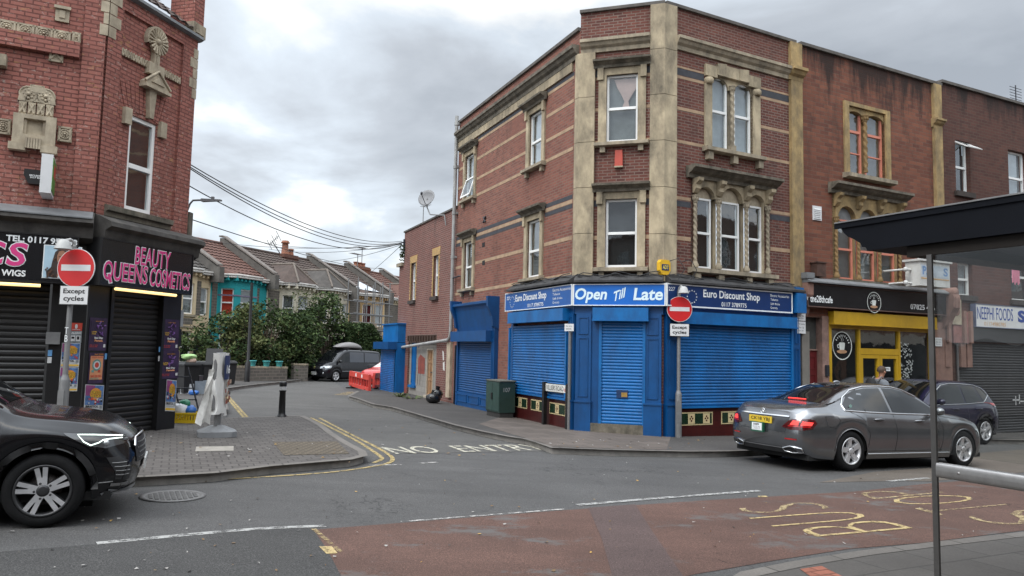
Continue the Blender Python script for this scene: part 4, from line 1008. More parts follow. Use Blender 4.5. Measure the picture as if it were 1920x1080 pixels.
mb=MB();mb.fquad(K,uA_,uD_,gk,zt_,-1.6);mb.face([K.p(uA_,-.1,gk+.1),K.p(uD_,-.1,gk+.1),K.p(uD_,-1.6,gk+.1),K.p(uA_,-1.6,gk+.1)]);mb.face([K.p(uA_,-.1,gk),K.p(uA_,-1.6,gk),K.p(uA_,-1.6,zt_),K.p(uA_,-.1,zt_)]);mb.face([K.p(uD_,-1.6,gk),K.p(uD_,-.1,gk),K.p(uD_,-.1,zt_),K.p(uD_,-1.6,zt_)])
mb.face([K.p(uA_,-.1,zt_),K.p(uD_,-.1,zt_),K.p(uD_,-1.6,zt_),K.p(uA_,-1.6,zt_)])
part('shop_interior',mb,mat('cafe_inside',(.030,.032,.030),.9,.4,1.2),cafe)
u,z=K.uz(1579,648,-.015);cup_logo(fr,K,u,z,.40,-.014,True)
mb=MB();rl=random.Random(8);uc=K.uz(1697,690)[0];z0=K.uz(1697,712)[1];z1=K.uz(1697,642)[1]
for i in range(150):
 a=rl.uniform(0,2*pi);rr=rl.uniform(0,1)**.5;u=uc-.05+.46*rr*cos(a);z=(z0+z1)/2+(z1-z0)*.5*rr*sin(a)
 if not(uC_+.05<u<uD_-.08):continue
 L=rl.uniform(.05,.1);t=rl.uniform(0,2*pi);w_=L*.28
 mb.face([K.p(u,-.012,z),K.p(u+L*.5*cos(t)-w_*sin(t),-.012,z+L*.5*sin(t)+w_*cos(t)),K.p(u+L*cos(t),-.012,z+L*sin(t)),K.p(u+L*.5*cos(t)+w_*sin(t),-.012,z+L*.5*sin(t)-w_*cos(t))])
part('leaf_pattern',mb,mat('leaf_print',(.38,.40,.38),.7,.1),fr)
u,z=K.uz(1663,692,-.014);mb=MB();mb.fbox(K,u-.14,u+.14,-.014,-.008,z-.055,z+.055,0);ftext(mb,K,'OPEN',u-.10,u+.10,z-.03,z+.03,-.006,.01,m=1);part('open_notice',mb,[WHITE,BLACKP],fr)
u,z=K.uz(1655,701,-.014);mb=MB();mb.lathe(K.p(u,-.013,z),K.n,[(.06,0),(.06,.004)],14);part('green_sticker',mb,mat('sticker_green',(.12,.32,.02),.5),fr)
ud0,ud1=px_u(1505,660),px_u(1541,660);zd=K.uz(1520,657)[1]
mb=MB();mb.fbox(K,ud0,ud1,-.24,-.16,gk-.2,zd)
for a,b in((.12,.46),(.54,.88)):
 for c,d_ in((.08,.36),(.44,.72),(.78,.93)):
  q=(ud0+(ud1-ud0)*a,ud0+(ud1-ud0)*b,gk+(zd-gk)*c,gk+(zd-gk)*d_);e_=.025
  for r in((q[0],q[1],q[2],q[2]+e_),(q[0],q[1],q[3]-e_,q[3]),(q[0],q[0]+e_,q[2]+e_,q[3]-e_),(q[1]-e_,q[1],q[2]+e_,q[3]-e_)):mb.fbox(K,r[0],r[1],-.16,-.145,r[2],r[3])
dd=part('door',mb,mat('oxblood_paint',(.13,.016,.018),.35,.2,3),cafe,'dark red panelled door left of the cafe window')
mb=MB();mb.fquad(K,ud0,ud1,zd+.04,2.9,-.18);part('fanlight',mb,mat('dusty_glass',(.06,.062,.058),.25,.4,1.5),cafe)
mb=MB();mb.fbox(K,ud0-.02,ud1+.02,-.24,-.12,zd,zd+.04);mb.fbox(K,ud1-.01,uA_-.07,-.24,.03,gk-.3,2.9);mb.fbox(K,-.02,ud0,-.2,.05,gk-.3,2.9);part('door_surround',mb,mat('dirty_pink',(.26,.16,.13),.8,.3,4,.2,dirt=.5),cafe)
mb=MB();q=K.uz(1548,694);mb.fbox(K,q[0]-.06,q[0]+.06,.03,.08,q[1]-.16,q[1]+.14);part('door_entry_panel',mb,DARKM,cafe)
mb=MB();mb.fbox(K,-.12,.16,0,.10,gk-.4,2.45);part('grey_pier',mb,mat('grey_render',(.17,.155,.135),.9,.2,3,.2),cafe)
mb=MB();mb.fbox(K,uy1-.02,KW+.06,-.05,.12,gk-.5,2.9);part('pink_pier',mb,PINKST,cafe)
def console(root,F,u,wd,d0,z0,z1,m):
 mb=MB();H=z1-z0
 mb.extr(F,[(0,z1),(d0*.95,z1),(d0*1.25,z1-.06*H),(d0*1.3,z1-.15*H),(d0*1.28,z1-.42*H),(d0*1.0,z1-.55*H),(d0*.7,z1-.75*H),(d0*.55,z1-.9*H),(d0*.3,z0),(0,z0)],u-wd/2,u+wd/2)
 mb.fbox(F,u-wd*.3,u-wd*.3+.02,d0*1.28,d0*1.32,z1-.42*H,z1-.12*H);mb.fbox(F,u+wd*.3-.02,u+wd*.3,d0*1.28,d0*1.32,z1-.42*H,z1-.12*H)
 mb.lathe(F.p(u,0,z1),F.n,[(wd*.5,.02),(wd*.5,d0*1.2),(.0,d0*1.22)],16)
 return part('console_bracket',mb,m,root)
console(cafe,K,.02,.22,.22,zf0-.25,zf1+.1,PINKST);console(cafe,K,KW-.22,.32,.38,zf0-.4,zf1+.06,PINKST)
mb=MB();mb.fbox(K,-.14,.16,0,.30,zf1+.12,zf1+.28);part('console_cap',mb,LEAD,cafe)
# = PLAIN BRICK BUILDING AT THE RIGHT EDGE
Nf=Fac(K.p(KW,0,0),63.4);NW=9.0;ZN=10.55
neep=thing('brick_building','plain dark brick building above the white food shop sign, uncurtained window swung open','building',Nf.p(0,0,0))
nw=[Nf.rect(1793,358,1818,268),Nf.rect(1893,380,1925,288),Nf.rect(1797,553,1823,494),Nf.rect(1897,562,1935,478)]
mb=MB();mb.wall(Nf,0,NW,2.4,ZN,nw,.2);mb.wall(Nf,0,NW,-1.6,2.4,[(.45,NW-.2,-1.5,2.3)],.3)
mb.face([Nf.p(0,-.3,9),Nf.p(NW,-.3,9),Nf.p(NW,-.3,ZN),Nf.p(0,-.3,ZN)]);mb.face([Nf.p(NW,0,-1),Nf.p(NW,-8,-1),Nf.p(NW,-8,ZN),Nf.p(NW,0,ZN)])
part('brick_wall',mb,BR_NEEP,neep)
mb=MB();mb.fbox(Nf,0,NW,-.34,.08,ZN+.002,ZN+.09);part('coping',mb,COPING,neep)
for i,r in enumerate(nw):
 L=r[3]-r[2]
 f=window(neep,Nf,r,.5,.16,.06,None,(ROOMD,NET,NET,ROOMD)[i],tilt=(R_(58),r[3]-.62,r[3])if i==0 else None)
 mb=MB();mb.fbox(Nf,r[0]-.1,r[1]+.1,-.1,.10,r[2]-.16,r[2]);part('sill',mb,mat('dark_sill',(.045,.035,.03),.9,.3),f)
r=nw[3];mb=MB();n=14
rows=[[Nf.p(r[0]-.02+.42*i/n,.04+.03*(i%2),z)for z in(r[2]+.55+.05*sin(i),r[3]-.02)]for i in range(n+1)]
mb.grid(rows,0,True);o=mb.build('towel',mat('pink_cloth',(.62,.22,.30),.9,.15),org=Nf.p(r[0],.04,r[3]));tag(o,'pink cloth hung out over an upstairs window of the plain brick building','towel')
zn0,zn1=Nf.uz(1830,613,.2)[1],Nf.uz(1830,569,.2)[1]
un0=Nf.uz(1829,590,.2)[0]
ns=sign_board('shop_sign','white shop sign with thin blue letters over the charcoal shutter',Nf,(un0,NW-.4,zn0,zn1),.2,.16,SIGNWH,mat('sign_edge',(.10,.12,.2),.5),.02)
ua,ub=Nf.uz(1832,590,.2)[0],Nf.uz(1899,590,.2)[0];uS=Nf.uz(1908,590,.2)[0];H=zn1-zn0
letters(ns,Nf,[('NEEPHI FOODS',ua,ub,zn0+H*.34,zn1-H*.12,.0),('S',uS,uS+.42,zn0+H*.30,zn1-H*.16,.05)],mat('print_blue',(.02,.06,.30),.5),.206)
letters(ns,Nf,[('01174980785',ua+.35,ua+1.5,zn0+H*.08,zn0+H*.25,.0)],mat('print_orange',(.60,.34,.14),.5),.206)
gN=Nf.gz(3.5,0,.12)
mb=MB();shutter(mb,Nf,un0-.7,NW-.3,gN,zn0-.45,-.02,.085);sh_=part('roller_shutter',mb,mat('charcoal_shutter',(.028,.028,.030),.5,.3,1.2,.05,dirt=.2),neep)
mb=MB();mb.fbox(Nf,un0-.75,NW-.3,-.1,.12,zn0-.45,zn0-.03);part('shutter_box',mb,mat('charcoal_box',(.03,.03,.032),.5,.2),sh_)
mb=MB();tg=Nf.uz(1905,757,0)
for dx,dz,l,w_ in((-.2,.1,.4,.05),(-.05,-.05,.05,.3),(.15,0,.06,.3),(.15,.05,.3,.05)):mb.fquad(Nf,tg[0]+dx,tg[0]+dx+l,tg[1]+dz,tg[1]+dz+w_,.012)
part('paint_marks',mb,mat('graffiti_white',(.45,.45,.45),.7,.3,9),sh_)
mb=MB();mb.fbox(Nf,.0,un0-.72,-.25,-.2,gN-.3,2.4);part('side_door',mb,mat('black_door',(.018,.018,.018),.5,.3),neep)
mb=MB();u1_,u2_=Nf.uz(1772,600,.2)[0],Nf.uz(1824,600,.2)[0];mb.fbox(Nf,.1,un0-.1,0,.16,1.55+.75,3.28)
part('pink_fascia',mb,mat('faded_pink',(.30,.13,.11),.7,.3,3,.2,dirt=.5),neep)
for px in(1779,1808,1820):
 u=Nf.uz(px,600,.2)[0];mb=MB();mb.fbox(Nf,u-.06,u+.06,.16,.24,2.3,3.3);mb.fbox(Nf,u-.12,u+.12,0,.15,1.55,2.298);part('pink_bracket',mb,PINKST,neep)
u,z=Nf.uz(1795,583,.22);mb=MB();mb.fbox(Nf,u-.24,u+.24,.16,.2,z-.42,z+.36,0)
for r0 in(.15,.08):mb.lathe(Nf.p(u,.2,z),Nf.n,[(r0,0),(r0,.012),(r0-.03,.012)],16,1)
part('emblem_panel',mb,[STONE_L,PINKST],neep)
mb=MB();u=Nf.uz(1798,680,.1)[0];mb.tube([Nf.p(u,.06,2.3),Nf.p(u,.06,gN-.2)],.035,8);part('drainpipe',mb,mat('pale_pipe',(.13,.12,.12),.6),neep)
u,z=K.uz(1741,530,.9);c=K.p(KW-.7,.85,3.95)
ps=thing('hanging_sign','white projecting box sign with faded blue letters beside the bus shelter post','sign',c)
q0,z0=K.uz(1713,517,.8);q1,z1=K.uz(1768,508,.8)
uc=(q0+q1)/2;zc=K.uz(1740,515,.8)[1];hw=(q1-q0)/2
mb=MB();mb.fbox(K,uc-hw,uc+hw,.55,1.0,zc-.36,zc+.34);mb.extr(K,[(.5,zc+.34),(1.05,zc+.34),(1.05,zc+.40),(.5,zc+.40)],uc-hw-.06,uc+hw+.06);part('sign_box',mb,mat('dirty_white',(.52,.52,.50),.6,.15,4,dirt=.35,dirtcol=(.3,.25,.18)),ps)
mb=MB();mb.fbox(K,uc-hw+.05,uc+hw-.05,1.0,1.004,zc-.10,zc+.24,0);part('sign_face',mb,[mat('face_blue',(.42,.47,.52),.6,.15,5)],ps)
mb=MB();ftext(mb,K,'PA',uc-hw+.1,uc-hw*.25,zc-.04,zc+.2,1.008,.03);ftext(mb,K,'S',uc+hw*.55,uc+hw-.1,zc-.04,zc+.2,1.008,.03);part('lettering',mb,mat('faded_blue',(.14,.24,.42),.6,.2,6),ps)
mb=MB();mb.fbox(K,uc-hw+.04,uc+hw-.04,1.0,1.006,zc-.16,zc-.13);part('orange_line',mb,mat('faded_orange',(.5,.3,.12),.6),ps)
mb=MB()
for s in(-1,1):mb.tube([K.p(uc+s*hw*.6*cos(t),.78,zc+.40+.48*sin(t))for t in[pi/2*k/8 for k in range(9)]],.035,6)
mb.ell(K.p(uc,.78,zc+.62),(.16,.16,.2),10,7);part('scroll_top',mb,MATS['dirty_white'],ps)
mb=MB()
for zz in(zc+.1,zc-.28):mb.tube([K.p(uc-hw*1.35,.02,zz),K.p(uc-hw*1.35,.7,zz),K.p(uc-hw,.72,zz)],.03,8);mb.ell(K.p(uc-hw*1.35,.72,zz),(.07,.07,.07),8,6)
part('wall_arm',mb,MATS['dirty_white'],ps)
# = LOW TWO STOREY BUILDING ON THE SIDE STREET
Lw=Fac(V.p(V0-.02,-.02,0),155.8);LWW=Lw.uz(745,620)[0]
low=thing('low_brick_building','low two storey brick building on the side street with a boarded entrance and wooden door','building',Lw.p(LWW,0,0))
ZL=6.88;uB0=Lw.uz(758,470)[0]
wA=Lw.rect(769,565,778.5,494);wB=Lw.rect(811,556,823,474.5)
wA=(wA[0],wA[1]+.12,(wA[2]+wB[2])/2,(wA[3]+wB[3])/2);wB=(wB[0],wB[1],wA[2],wA[3])
eu0,eu1=Lw.uz(764,690)[0],Lw.uz(817.5,690)[0];ez1=Lw.uz(791,628)[1];g_=Lw.gz(-5,0,.12)
mb=MB();mb.wall(Lw,uB0,0,-1,ZL,[wA,wB,(eu0,eu1,-.9,ez1)],.14);mb.wall(Lw,LWW,uB0,-1,5.40)
mb.face([Lw.p(LWW,0,-1),Lw.p(LWW,0,5.4),Lw.p(LWW,-8,5.4),Lw.p(LWW,-8,-1)]);mb.face([Lw.p(uB0,0,5.4),Lw.p(uB0,0,ZL),Lw.p(uB0,-8,ZL),Lw.p(uB0,-8,5.4)]);mb.face([Lw.p(uB0,-.25,ZL),Lw.p(0,-.25,ZL),Lw.p(0,-.25,6),Lw.p(uB0,-.25,6)][::-1])
mb.face([Lw.p(uB0,0,5.4),Lw.p(uB0,-8,5.4),Lw.p(LWW,-8,5.4),Lw.p(LWW,0,5.4)])
mb.face([Lw.p(uB0,-.25,6.5),Lw.p(0,-.25,6.5),Lw.p(0,-8,6.5),Lw.p(uB0,-8,6.5)])
part('brick_wall',mb,BR_LOW,low)
mb=MB();mb.fbox(Lw,uB0-.03,0,-.3,.05,ZL+.002,ZL+.07);part('coping',mb,COPING,low)
mb=MB();mb.fbox(Lw,LWW-.12,uB0+.0,-.5,.12,5.402,5.55);part('coping_stone',mb,STONE_S,low)
for r in(wA,wB):
 f=window(low,Lw,r,.52,.13,.06,None,NETG)
 mb=MB();z=r[2];k=0
 while z<r[3]-.02:
  w_=.16 if k%2 else.09;mb.fbox(Lw,r[0]-w_,r[0],-.05,.01,z,min(z+.072,r[3]));mb.fbox(Lw,r[1],r[1]+w_,-.05,.01,z,min(z+.072,r[3]));z+=.076;k+=1
 mb.fpoly(Lw,[(r[0]-.16,r[3]),(r[1]+.16,r[3]),(r[1]+.2,r[3]+.3),(r[0]-.2,r[3]+.3)],-.05,.012);part('yellow_brick_trim',mb,BR_YEL,f)
 mb=MB();mb.fbox(Lw,r[0]-.1,r[1]+.1,-.1,.10,r[2]-.14,r[2]);part('sill',mb,MATS['dark_sill'],f)
BLOCKW=brickmat('grey_blockwork',(.28,.265,.24),(.24,.22,.20),(.20,.185,.165),bw=.45,rh=.225,ms=.012,stain=.35)
uw0,uw1=Lw.uz(767.5,680)[0],Lw.uz(777,680)[0];ud0,ud1=Lw.uz(796.5,700)[0],Lw.uz(808.5,700)[0]
zw0,zw1=Lw.uz(772,722)[1],Lw.uz(772,634)[1];zd1=Lw.uz(802,654)[1]
mb=MB();mb.wall(Lw,eu0,eu1,-.9,ez1-.32,[(uw0,uw1,zw0,zw1),(ud0,ud1,-.8,zd1)],.12,-.08);part('block_infill',mb,BLOCKW,low)
mb=MB();mb.fbox(Lw,eu0,eu1,-.14,.0,ez1-.32,ez1)
for k in range(11):
 u=eu0+(eu1-eu0)*(k+.5)/11;mb.fbox(Lw,u-.07,u+.02,0,.09,ez1-.26,ez1-.03)
part('rusty_lintel',mb,mat('rust_dark',(.06,.035,.025),.9,.4,6,.3),low)
mb=MB();mb.fbox(Lw,uw0,uw1,-.16,-.10,zw0,zw1);
for q in((uw0+.06,uw0+.1,zw0+.1,zw1-.1),(uw1-.1,uw1-.06,zw0+.1,zw1-.1)):mb.fbox(Lw,q[0],q[1],-.1,-.08,q[2],q[3])
mb.fbox(Lw,uw0-.08,uw1+.05,-.1,.02,zw0-.1,zw0);part('blue_boarding',mb,BLUE_B,low)
WOOD=mat('bare_wood',(.30,.17,.085),.7,.3,6,.2,dirt=.4,dirtcol=(.12,.06,.03))
mb=MB();mb.fbox(Lw,ud0+.05,ud1-.05,-.17,-.12,g_+.1,zd1-.04)
for a,b in((.1,.46),(.54,.9)):
 for c,e_ in((.06,.36),(.42,.72),(.78,.95)):
  H=zd1-g_;q=(ud0+(ud1-ud0)*a,ud0+(ud1-ud0)*b,g_+H*c,g_+H*e_)
  for r in((q[0],q[1],q[2],q[2]+.03),(q[0],q[1],q[3]-.03,q[3]),(q[0],q[0]+.03,q[2]+.03,q[3]-.03),(q[1]-.03,q[1],q[2]+.03,q[3]-.03)):mb.fbox(Lw,r[0],r[1],-.12,-.10,r[2],r[3])
d_=part('door',mb,WOOD,low)
mb=MB();mb.fbox(Lw,ud0,ud0+.05,-.18,-.06,-.8,zd1);mb.fbox(Lw,ud1-.05,ud1,-.18,-.06,-.8,zd1);mb.fbox(Lw,ud0+.05,ud1-.05,-.18,-.06,zd1-.05,zd1);mb.fbox(Lw,ud0+.05,ud1-.05,-.2,.06,-.8,g_+.1);part('frame',mb,mat('pale_wood',(.42,.36,.28),.8,.2,5),d_)
mb=MB();mb.fbox(Lw,ud1-.3,ud1-.06,-.10,-.06,g_+.98,g_+1.02);part('letter_plate',mb,DARKM,d_)
mb=MB();q=Lw.rect(780,700,792,672);mb.fpoly(Lw,[(q[0],q[2]),(q[1]+.1,q[2]),(q[1]+.1,q[3]),(q[0]+.3,q[3]+.15),(q[0],q[3])],-.079,-.074);part('red_paint_patch',mb,mat('red_oxide_paint',(.22,.05,.035),.85,.3,4,dirt=.4),low);mb=MB();mb.fpoly(Lw,[(LWW,-.9),(eu0-.02,-.9),(eu0-.02,1.0),(LWW,1.0)],0,.004);part('red_paint_patch',mb,MATS['red_oxide_paint'],low)
mb=MB();q=Lw.uz(788,648,-.07);rr=random.Random(2);pts=[]
for k in range(14):pts.append(Lw.p(q[0]-.35+.05*k,-.074,q[1]+.14*sin(k*2.1)+.02*k))
mb.tube(pts,.014,5);
for k in range(3):mb.tube([Lw.p(q[0]-.5+.3*k,-.074,q[1]-.9+.1*sin(k)),Lw.p(q[0]-.55+.32*k,-.074,q[1]-1.6)],.010,5,1)
part('graffiti',mb,[mat('spray_blue',(.06,.10,.45),.6),mat('spray_black',(.04,.04,.04),.6)],low)
mb=MB();q=Lw.uz(831,675);
for pts in([(-.12,.35),(.05,.3),(.1,.0),(-.02,-.02)],[(-.02,-.1),(.16,-.05),(.2,-.4),(.02,-.35)]):mb.face([Lw.p(q[0]+a,.004,q[1]+b)for a,b in pts][::-1])
part('white_paint_patch',mb,mat('peeling_white',(.6,.58,.55),.8,.1),low)
mb=MB();a,b=Lw.uz(842,670)[0],Lw.uz(848.5,670)[0];mb.fbox(Lw,a,b,0,.10,g_+.2,2.0);part('cover_strip',mb,mat('old_cream_paint',(.44,.36,.26),.8,.2,4,.1,dirt=.5,dirtcol=(.2,.13,.08)),low)
u0,u1=Lw.uz(713,690,.45)[0],Lw.uz(737,690,.45)[0]
u1=Lw.uz(738,745,.45)[0];u0=u1-2.6
kio=thing('blue_shopfront','bright blue projecting shop bay with closed shutter at the far end of the side street','shop bay',Lw.p(u1,.45,g_))
gk_=Lw.gz(u1,.5,.12);zb0=Lw.uz(738,655,.45)[1];zb1=Lw.uz(738,642,.45)[1];zt1=Lw.uz(738,609,.3)[1]
mb=MB();mb.fbox(Lw,u0,u1,-1.5,.40,-1,zb1);part('bay_wall',mb,BLUE_S,kio)
mb=MB();shutter(mb,Lw,u0+.1,u1-.10,gk_-.05,zb0,.42,.08);part('roller_shutter',mb,BLUE_S,kio);mb=MB();mb.fbox(Lw,u0,u1+.02,.40,.78,zb0,zb1+.02);part('shutter_box',mb,BLUE,kio)
mb=MB();mb.fbox(Lw,u0,u1-.05,-1.2,.34,zb1+.021,zt1);mb.fbox(Lw,u0-.04,u1,-1.25,.40,zt1,zt1+.06);part('fascia_board',mb,BLUE_B,kio)
# = LEFT CORNER BUILDING (cosmetics shop)
B0=gnd(325,803,.12)
S2=Fac(B0,15.0)
uc_=S2.uz(149,780)[0]
S1=Fac(S2.p(uc_,0,0),61.8)
beauty=thing('cosmetics_shop_building','painted red brick corner building with carved cream stones and black shuttered shop below','building',B0)
zc0=S2.uz(270,425)[1]
ZT2=S2.uz(300,30)[1];W1L=-9.0
ue=S2.uz(366,80)[0]+.02
rw=S2.rect(232.3,393,294,233.5)
rw=(rw[0],rw[1],S2.uz(262,398)[1],S2.uz(268,224)[1])
ZG=S2.uz(330,440)[1]
mb=MB();u2e=0.0
mb.wall(S2,uc_,u2e,ZG-.3,ZT2,[rw],.16);mb.wall(S1,W1L,0,ZG-.3,ZT2+1.2,[])
mb.face([S2.p(u2e,0,ZG-.3),S2.p(u2e,-8,ZG-.3),S2.p(u2e,-8,ZT2),S2.p(u2e,0,ZT2)])
mb.face([S1.p(0,0,ZT2),S1.p(0,-.5,ZT2),S1.p(0,-.5,ZT2+1.2),S1.p(0,0,ZT2+1.2)])
mb.face([S2.p(uc_,0,ZT2),S2.p(u2e,0,ZT2),S2.p(u2e,-8,ZT2),S1.p(W1L,-8,ZT2)])
part('brick_wall',mb,BR_LEFT,beauty)
mb=MB()
ua,ub=S2.uz(222,130)[0],S2.uz(337,150)[0]
mb.wall(S2,uc_,u2e,ZG,ZT2,[(ua,ub,rw[2]-.12,S2.uz(270,42)[1])],.05,.05)
u1a,u1b=S1.uz(-300,300)[0],S1.uz(140,300)[0]
mb.fbox(S1,u1b,0,0,.05,ZG,ZT2+1.2)
part('brick_pier',mb,BR_LEFT,beauty)
def blockpx(mb,F,x0,y0,x1,y1,d0,d1,m=0):r=F.rect(x0,y0,x1,y1);mb.fbox(F,r[0],r[1],d0,d1,r[2],r[3],m);return r
def rosette(mb,F,u,z,r,d,n=8):
 mb.lathe(F.p(u,d,z),F.n,[(r,0),(r,.02),(r*.85,.02),(r*.8,.008)],16)
 mb.lathe(F.p(u,d,z),F.n,[(r*.25,.008),(r*.22,.04),(0,.045)],10)
 for k in range(n):
  a=2*pi*k/n;mb.ell(F.p(u+r*.5*cos(a),d+.012,z+r*.5*sin(a)),(r*.2,r*.2,r*.2),6,4)
def carved(name,F,x0,y0,x1,y1,n=1,d=.03,motif='x',dx=0):
 mb=MB();u0,u1,z0,z1=F.rect(x0,y0,x1,y1);mb.fbox(F,u0,u1,-.05,d,z0,z1);H=z1-z0;W=(u1-u0)/n
 for i in range(n):
  a=u0+W*i;c=(a+W/2,(z0+z1)/2)
  for q in((a+.01,a+.04,z0,z1),(a+W-.04,a+W-.01,z0,z1),(a,a+W,z0,z0+.03),(a,a+W,z1-.03,z1)):mb.fbox(F,q[0],q[1],d,d+.018,q[2],q[3])
  if motif=='r':rosette(mb,F,c[0],c[1],min(W,H)*.40,d)
  else:
   for s in(-1,1):mb.tube([F.p(c[0]-W*.4,d+.005,c[1]-s*H*.38),F.p(c[0]+W*.4,d+.005,c[1]+s*H*.38)],.022,6)
   mb.ell(F.p(c[0],d,c[1]),(W*.13,.03,H*.13),8,5)
 return part(name,mb,STONE_L,beauty)
P_=lambda x,y:(x/2.5725,y/2.5714)
carved('carved_band',S1,*P_(-300,105),*P_(345,160),7,motif='r');carved('carved_stone',S1,*P_(345,205),*P_(392,165),1,.04,'r')
mb=MB();r=blockpx(mb,S1,*P_(-300,165),*P_(388,215),0,.10);part('string_course',mb,BR_LEFT,beauty)
carved('carved_stone',S1,*P_(235,295),*P_(310,232),1);carved('carved_stone',S1,*P_(142,482),*P_(217,420),1)
mb=MB();r=blockpx(mb,S1,*P_(265,100),*P_(338,42),0,.03);mb.fbox(S1,r[0]+.06,r[1]-.06,.03,.05,r[2]+.06,r[3]-.08);mb.fbox(S1,r[0]-.02,r[1]+.02,.03,.07,r[3]-.05,r[3]);part('carved_stone',mb,STONE_L,beauty)
mb=MB();r=S1.rect(*P_(58,690),*P_(276,578))
zt_=r[3];mb.fbox(S1,r[0],r[0]+.15,-.05,.12,r[2],r[3]);mb.fbox(S1,r[1]-.15,r[1],-.05,.12,r[2],r[3]);mb.fbox(S1,r[0]+.15,r[1]-.15,-.05,.12,r[3]-.07,r[3]);mb.fbox(S1,r[0]+.15,r[1]-.15,-.05,.12,r[2],r[2]+.16)
mb.fbox(S1,r[0]+.15,r[1]-.15,-.05,.03,r[2]+.16,r[3]-.07);mb.fbox(S1,r[0]+.15,r[0]+.19,.03,.08,r[2]+.16,r[3]-.07);mb.fbox(S1,r[1]-.19,r[1]-.15,.03,.08,r[2]+.16,r[3]-.07)
for k in range(6):w_=(r[1]-r[0]-.38)/6;mb.fbox(S1,r[0]+.19+w_*k,r[0]+.19+w_*k+w_*.8,.12,.17,r[2]-.08,r[2]+.10)
mb.fbox(S1,r[0]-.04,r[0]+.2,-.05,.15,r[2]-.12,r[2]);mb.fbox(S1,r[1]-.2,r[1]+.04,-.05,.15,r[2]-.12,r[2])
n_=part('niche_panel',mb,STONE_L,beauty)
mb=MB();W=(r[1]-r[0]-.1)/4
for k in range(4):
 a=r[0]+.05+W*k;mb.fbox(S1,a+.01,a+W-.01,-.05,.06,r[3]+.005,r[3]+.22)
 for s in(-1,1):mb.tube([S1.p(a+.03,.065,r[3]+.11-s*.08),S1.p(a+W-.03,.065,r[3]+.11+s*.08)],.018,6)
for uu in(r[0]+.18,r[1]-.18):rosette(mb,S1,uu,r[3]+.36,.14,.03)
cu=(r[0]+r[1])/2
for k in range(10):
 a,b=pi*k/10,pi*(k+1)/10;A,Bq=.27,.17
 mb.face([S1.p(cu+A*cos(a),.06,r[3]+.23+A*sin(a)),S1.p(cu+A*cos(b),.06,r[3]+.23+A*sin(b)),S1.p(cu+Bq*cos(b),.06,r[3]+.23+Bq*sin(b)),S1.p(cu+Bq*cos(a),.06,r[3]+.23+Bq*sin(a))])
 mb.face([S1.p(cu+A*cos(b),.06,r[3]+.23+A*sin(b)),S1.p(cu+A*cos(a),.06,r[3]+.23+A*sin(a)),S1.p(cu+A*cos(a),0,r[3]+.23+A*sin(a)),S1.p(cu+A*cos(b),0,r[3]+.23+A*sin(b))])
mb.fpoly(S1,[(cu-.12,r[3]+.24),(cu+.12,r[3]+.24),(cu,r[3]+.40)],0,.05)
part('carved_crest',mb,STONE_L,n_)
carved('carved_stone',S1,*P_(-20,645),*P_(57,582),1,.05,'r');carved('carved_stone',S1,*P_(277,682),*P_(350,620),1,.05,'r')
mb=MB();r=blockpx(mb,S1,*P_(-60,318),*P_(38,280),0,.18);part('window_sill',mb,STONE_S,beauty)
zb0=S2.uz(*P_(580,262))[1];zb1=S2.uz(*P_(580,232))[1]
mb=MB();mb.fbox(S2,ua,ub-.02,0,.04,zb0,zb1)
nn=12
for i in range(nn):
 a=ua+(ub-.02-ua)*i/nn;b=ua+(ub-.02-ua)*(i+1)/nn;mb.fbox(S2,a,a+.015,.04,.055,zb0,zb1)
 for s in(-1,1):mb.tube([S2.p(a+.03,.042,(zb0+zb1)/2-s*.07),S2.p(b-.02,.042,(zb0+zb1)/2+s*.07)],.012,5)
part('carved_band',mb,STONE_L,beauty)
mb=MB();f_=S2.uz(*P_(735,325));tpx=S2.uz(*P_(735,148));cz=S2.uz(*P_(745,205));
uf=cz[0];rf=.42
out=[(uf-.07,f_[1]),(uf+.07,f_[1]),(uf+.07,f_[1]+.25),(uf+.14,f_[1]+.5)]
for k in range(13):
 a=-.35+(pi+.7)*k/12;out.append((uf+.27*cos(a),cz[1]+.29*sin(a)))
out+=[(uf-.14,f_[1]+.5),(uf-.07,f_[1]+.25)]
mb.fpoly(S2,out,0,.09)
for k in range(18):
 a=2*pi*k/18;mb.tube([S2.p(uf+.09*cos(a),.095,cz[1]+.09*sin(a)),S2.p(uf+.24*cos(a),.10,cz[1]+.25*sin(a))],[.014,.026],6)
mb.ell(S2.p(uf,.09,cz[1]),(.06,.06,.06),10,6);mb.tube([S2.p(uf,.09,f_[1]+.05),S2.p(uf,.10,cz[1]-.28)],.02,6)
part('sunflower_finial',mb,STONE_L,beauty)
mb=MB();p0=S2.uz(*P_(725,415));mb.fpoly(S2,[(uf-.30,p0[1]-.04),(uf+.30,p0[1]-.04),(uf+.30,p0[1]+.02),(uf,p0[1]+.26),(uf-.30,p0[1]+.02)],0,.14)
mb.fbox(S2,uf-.33,uf+.33,0,.18,p0[1]-.10,p0[1]-.042);mb.fpoly(S2,[(uf-.17,p0[1]+.03),(uf+.17,p0[1]+.03),(uf,p0[1]+.16)],.14,.16);mb.fbox(S2,uf-.2,uf+.2,0,.10,p0[1]+.20,f_[1]+.05)
for s in(-1,1):mb.tube([S2.p(uf+s*.33,.15,p0[1]+.01),S2.p(uf,.15,p0[1]+.28)],.025,6)
part('pediment_stone',mb,STONE_L,beauty)
ku,kz=S2.uz(*P_(715,500));mb=MB();zk0,zk1=S2.uz(*P_(705,570))[1],S2.uz(*P_(715,432))[1]
mb.fpoly(S2,[(ku-.05,zk0),(ku+.05,zk0),(ku+.10,zk1),(ku-.10,zk1)],0,.10);part('keystone',mb,STONE_L,beauty)
mb=MB();r=rw;H=.55
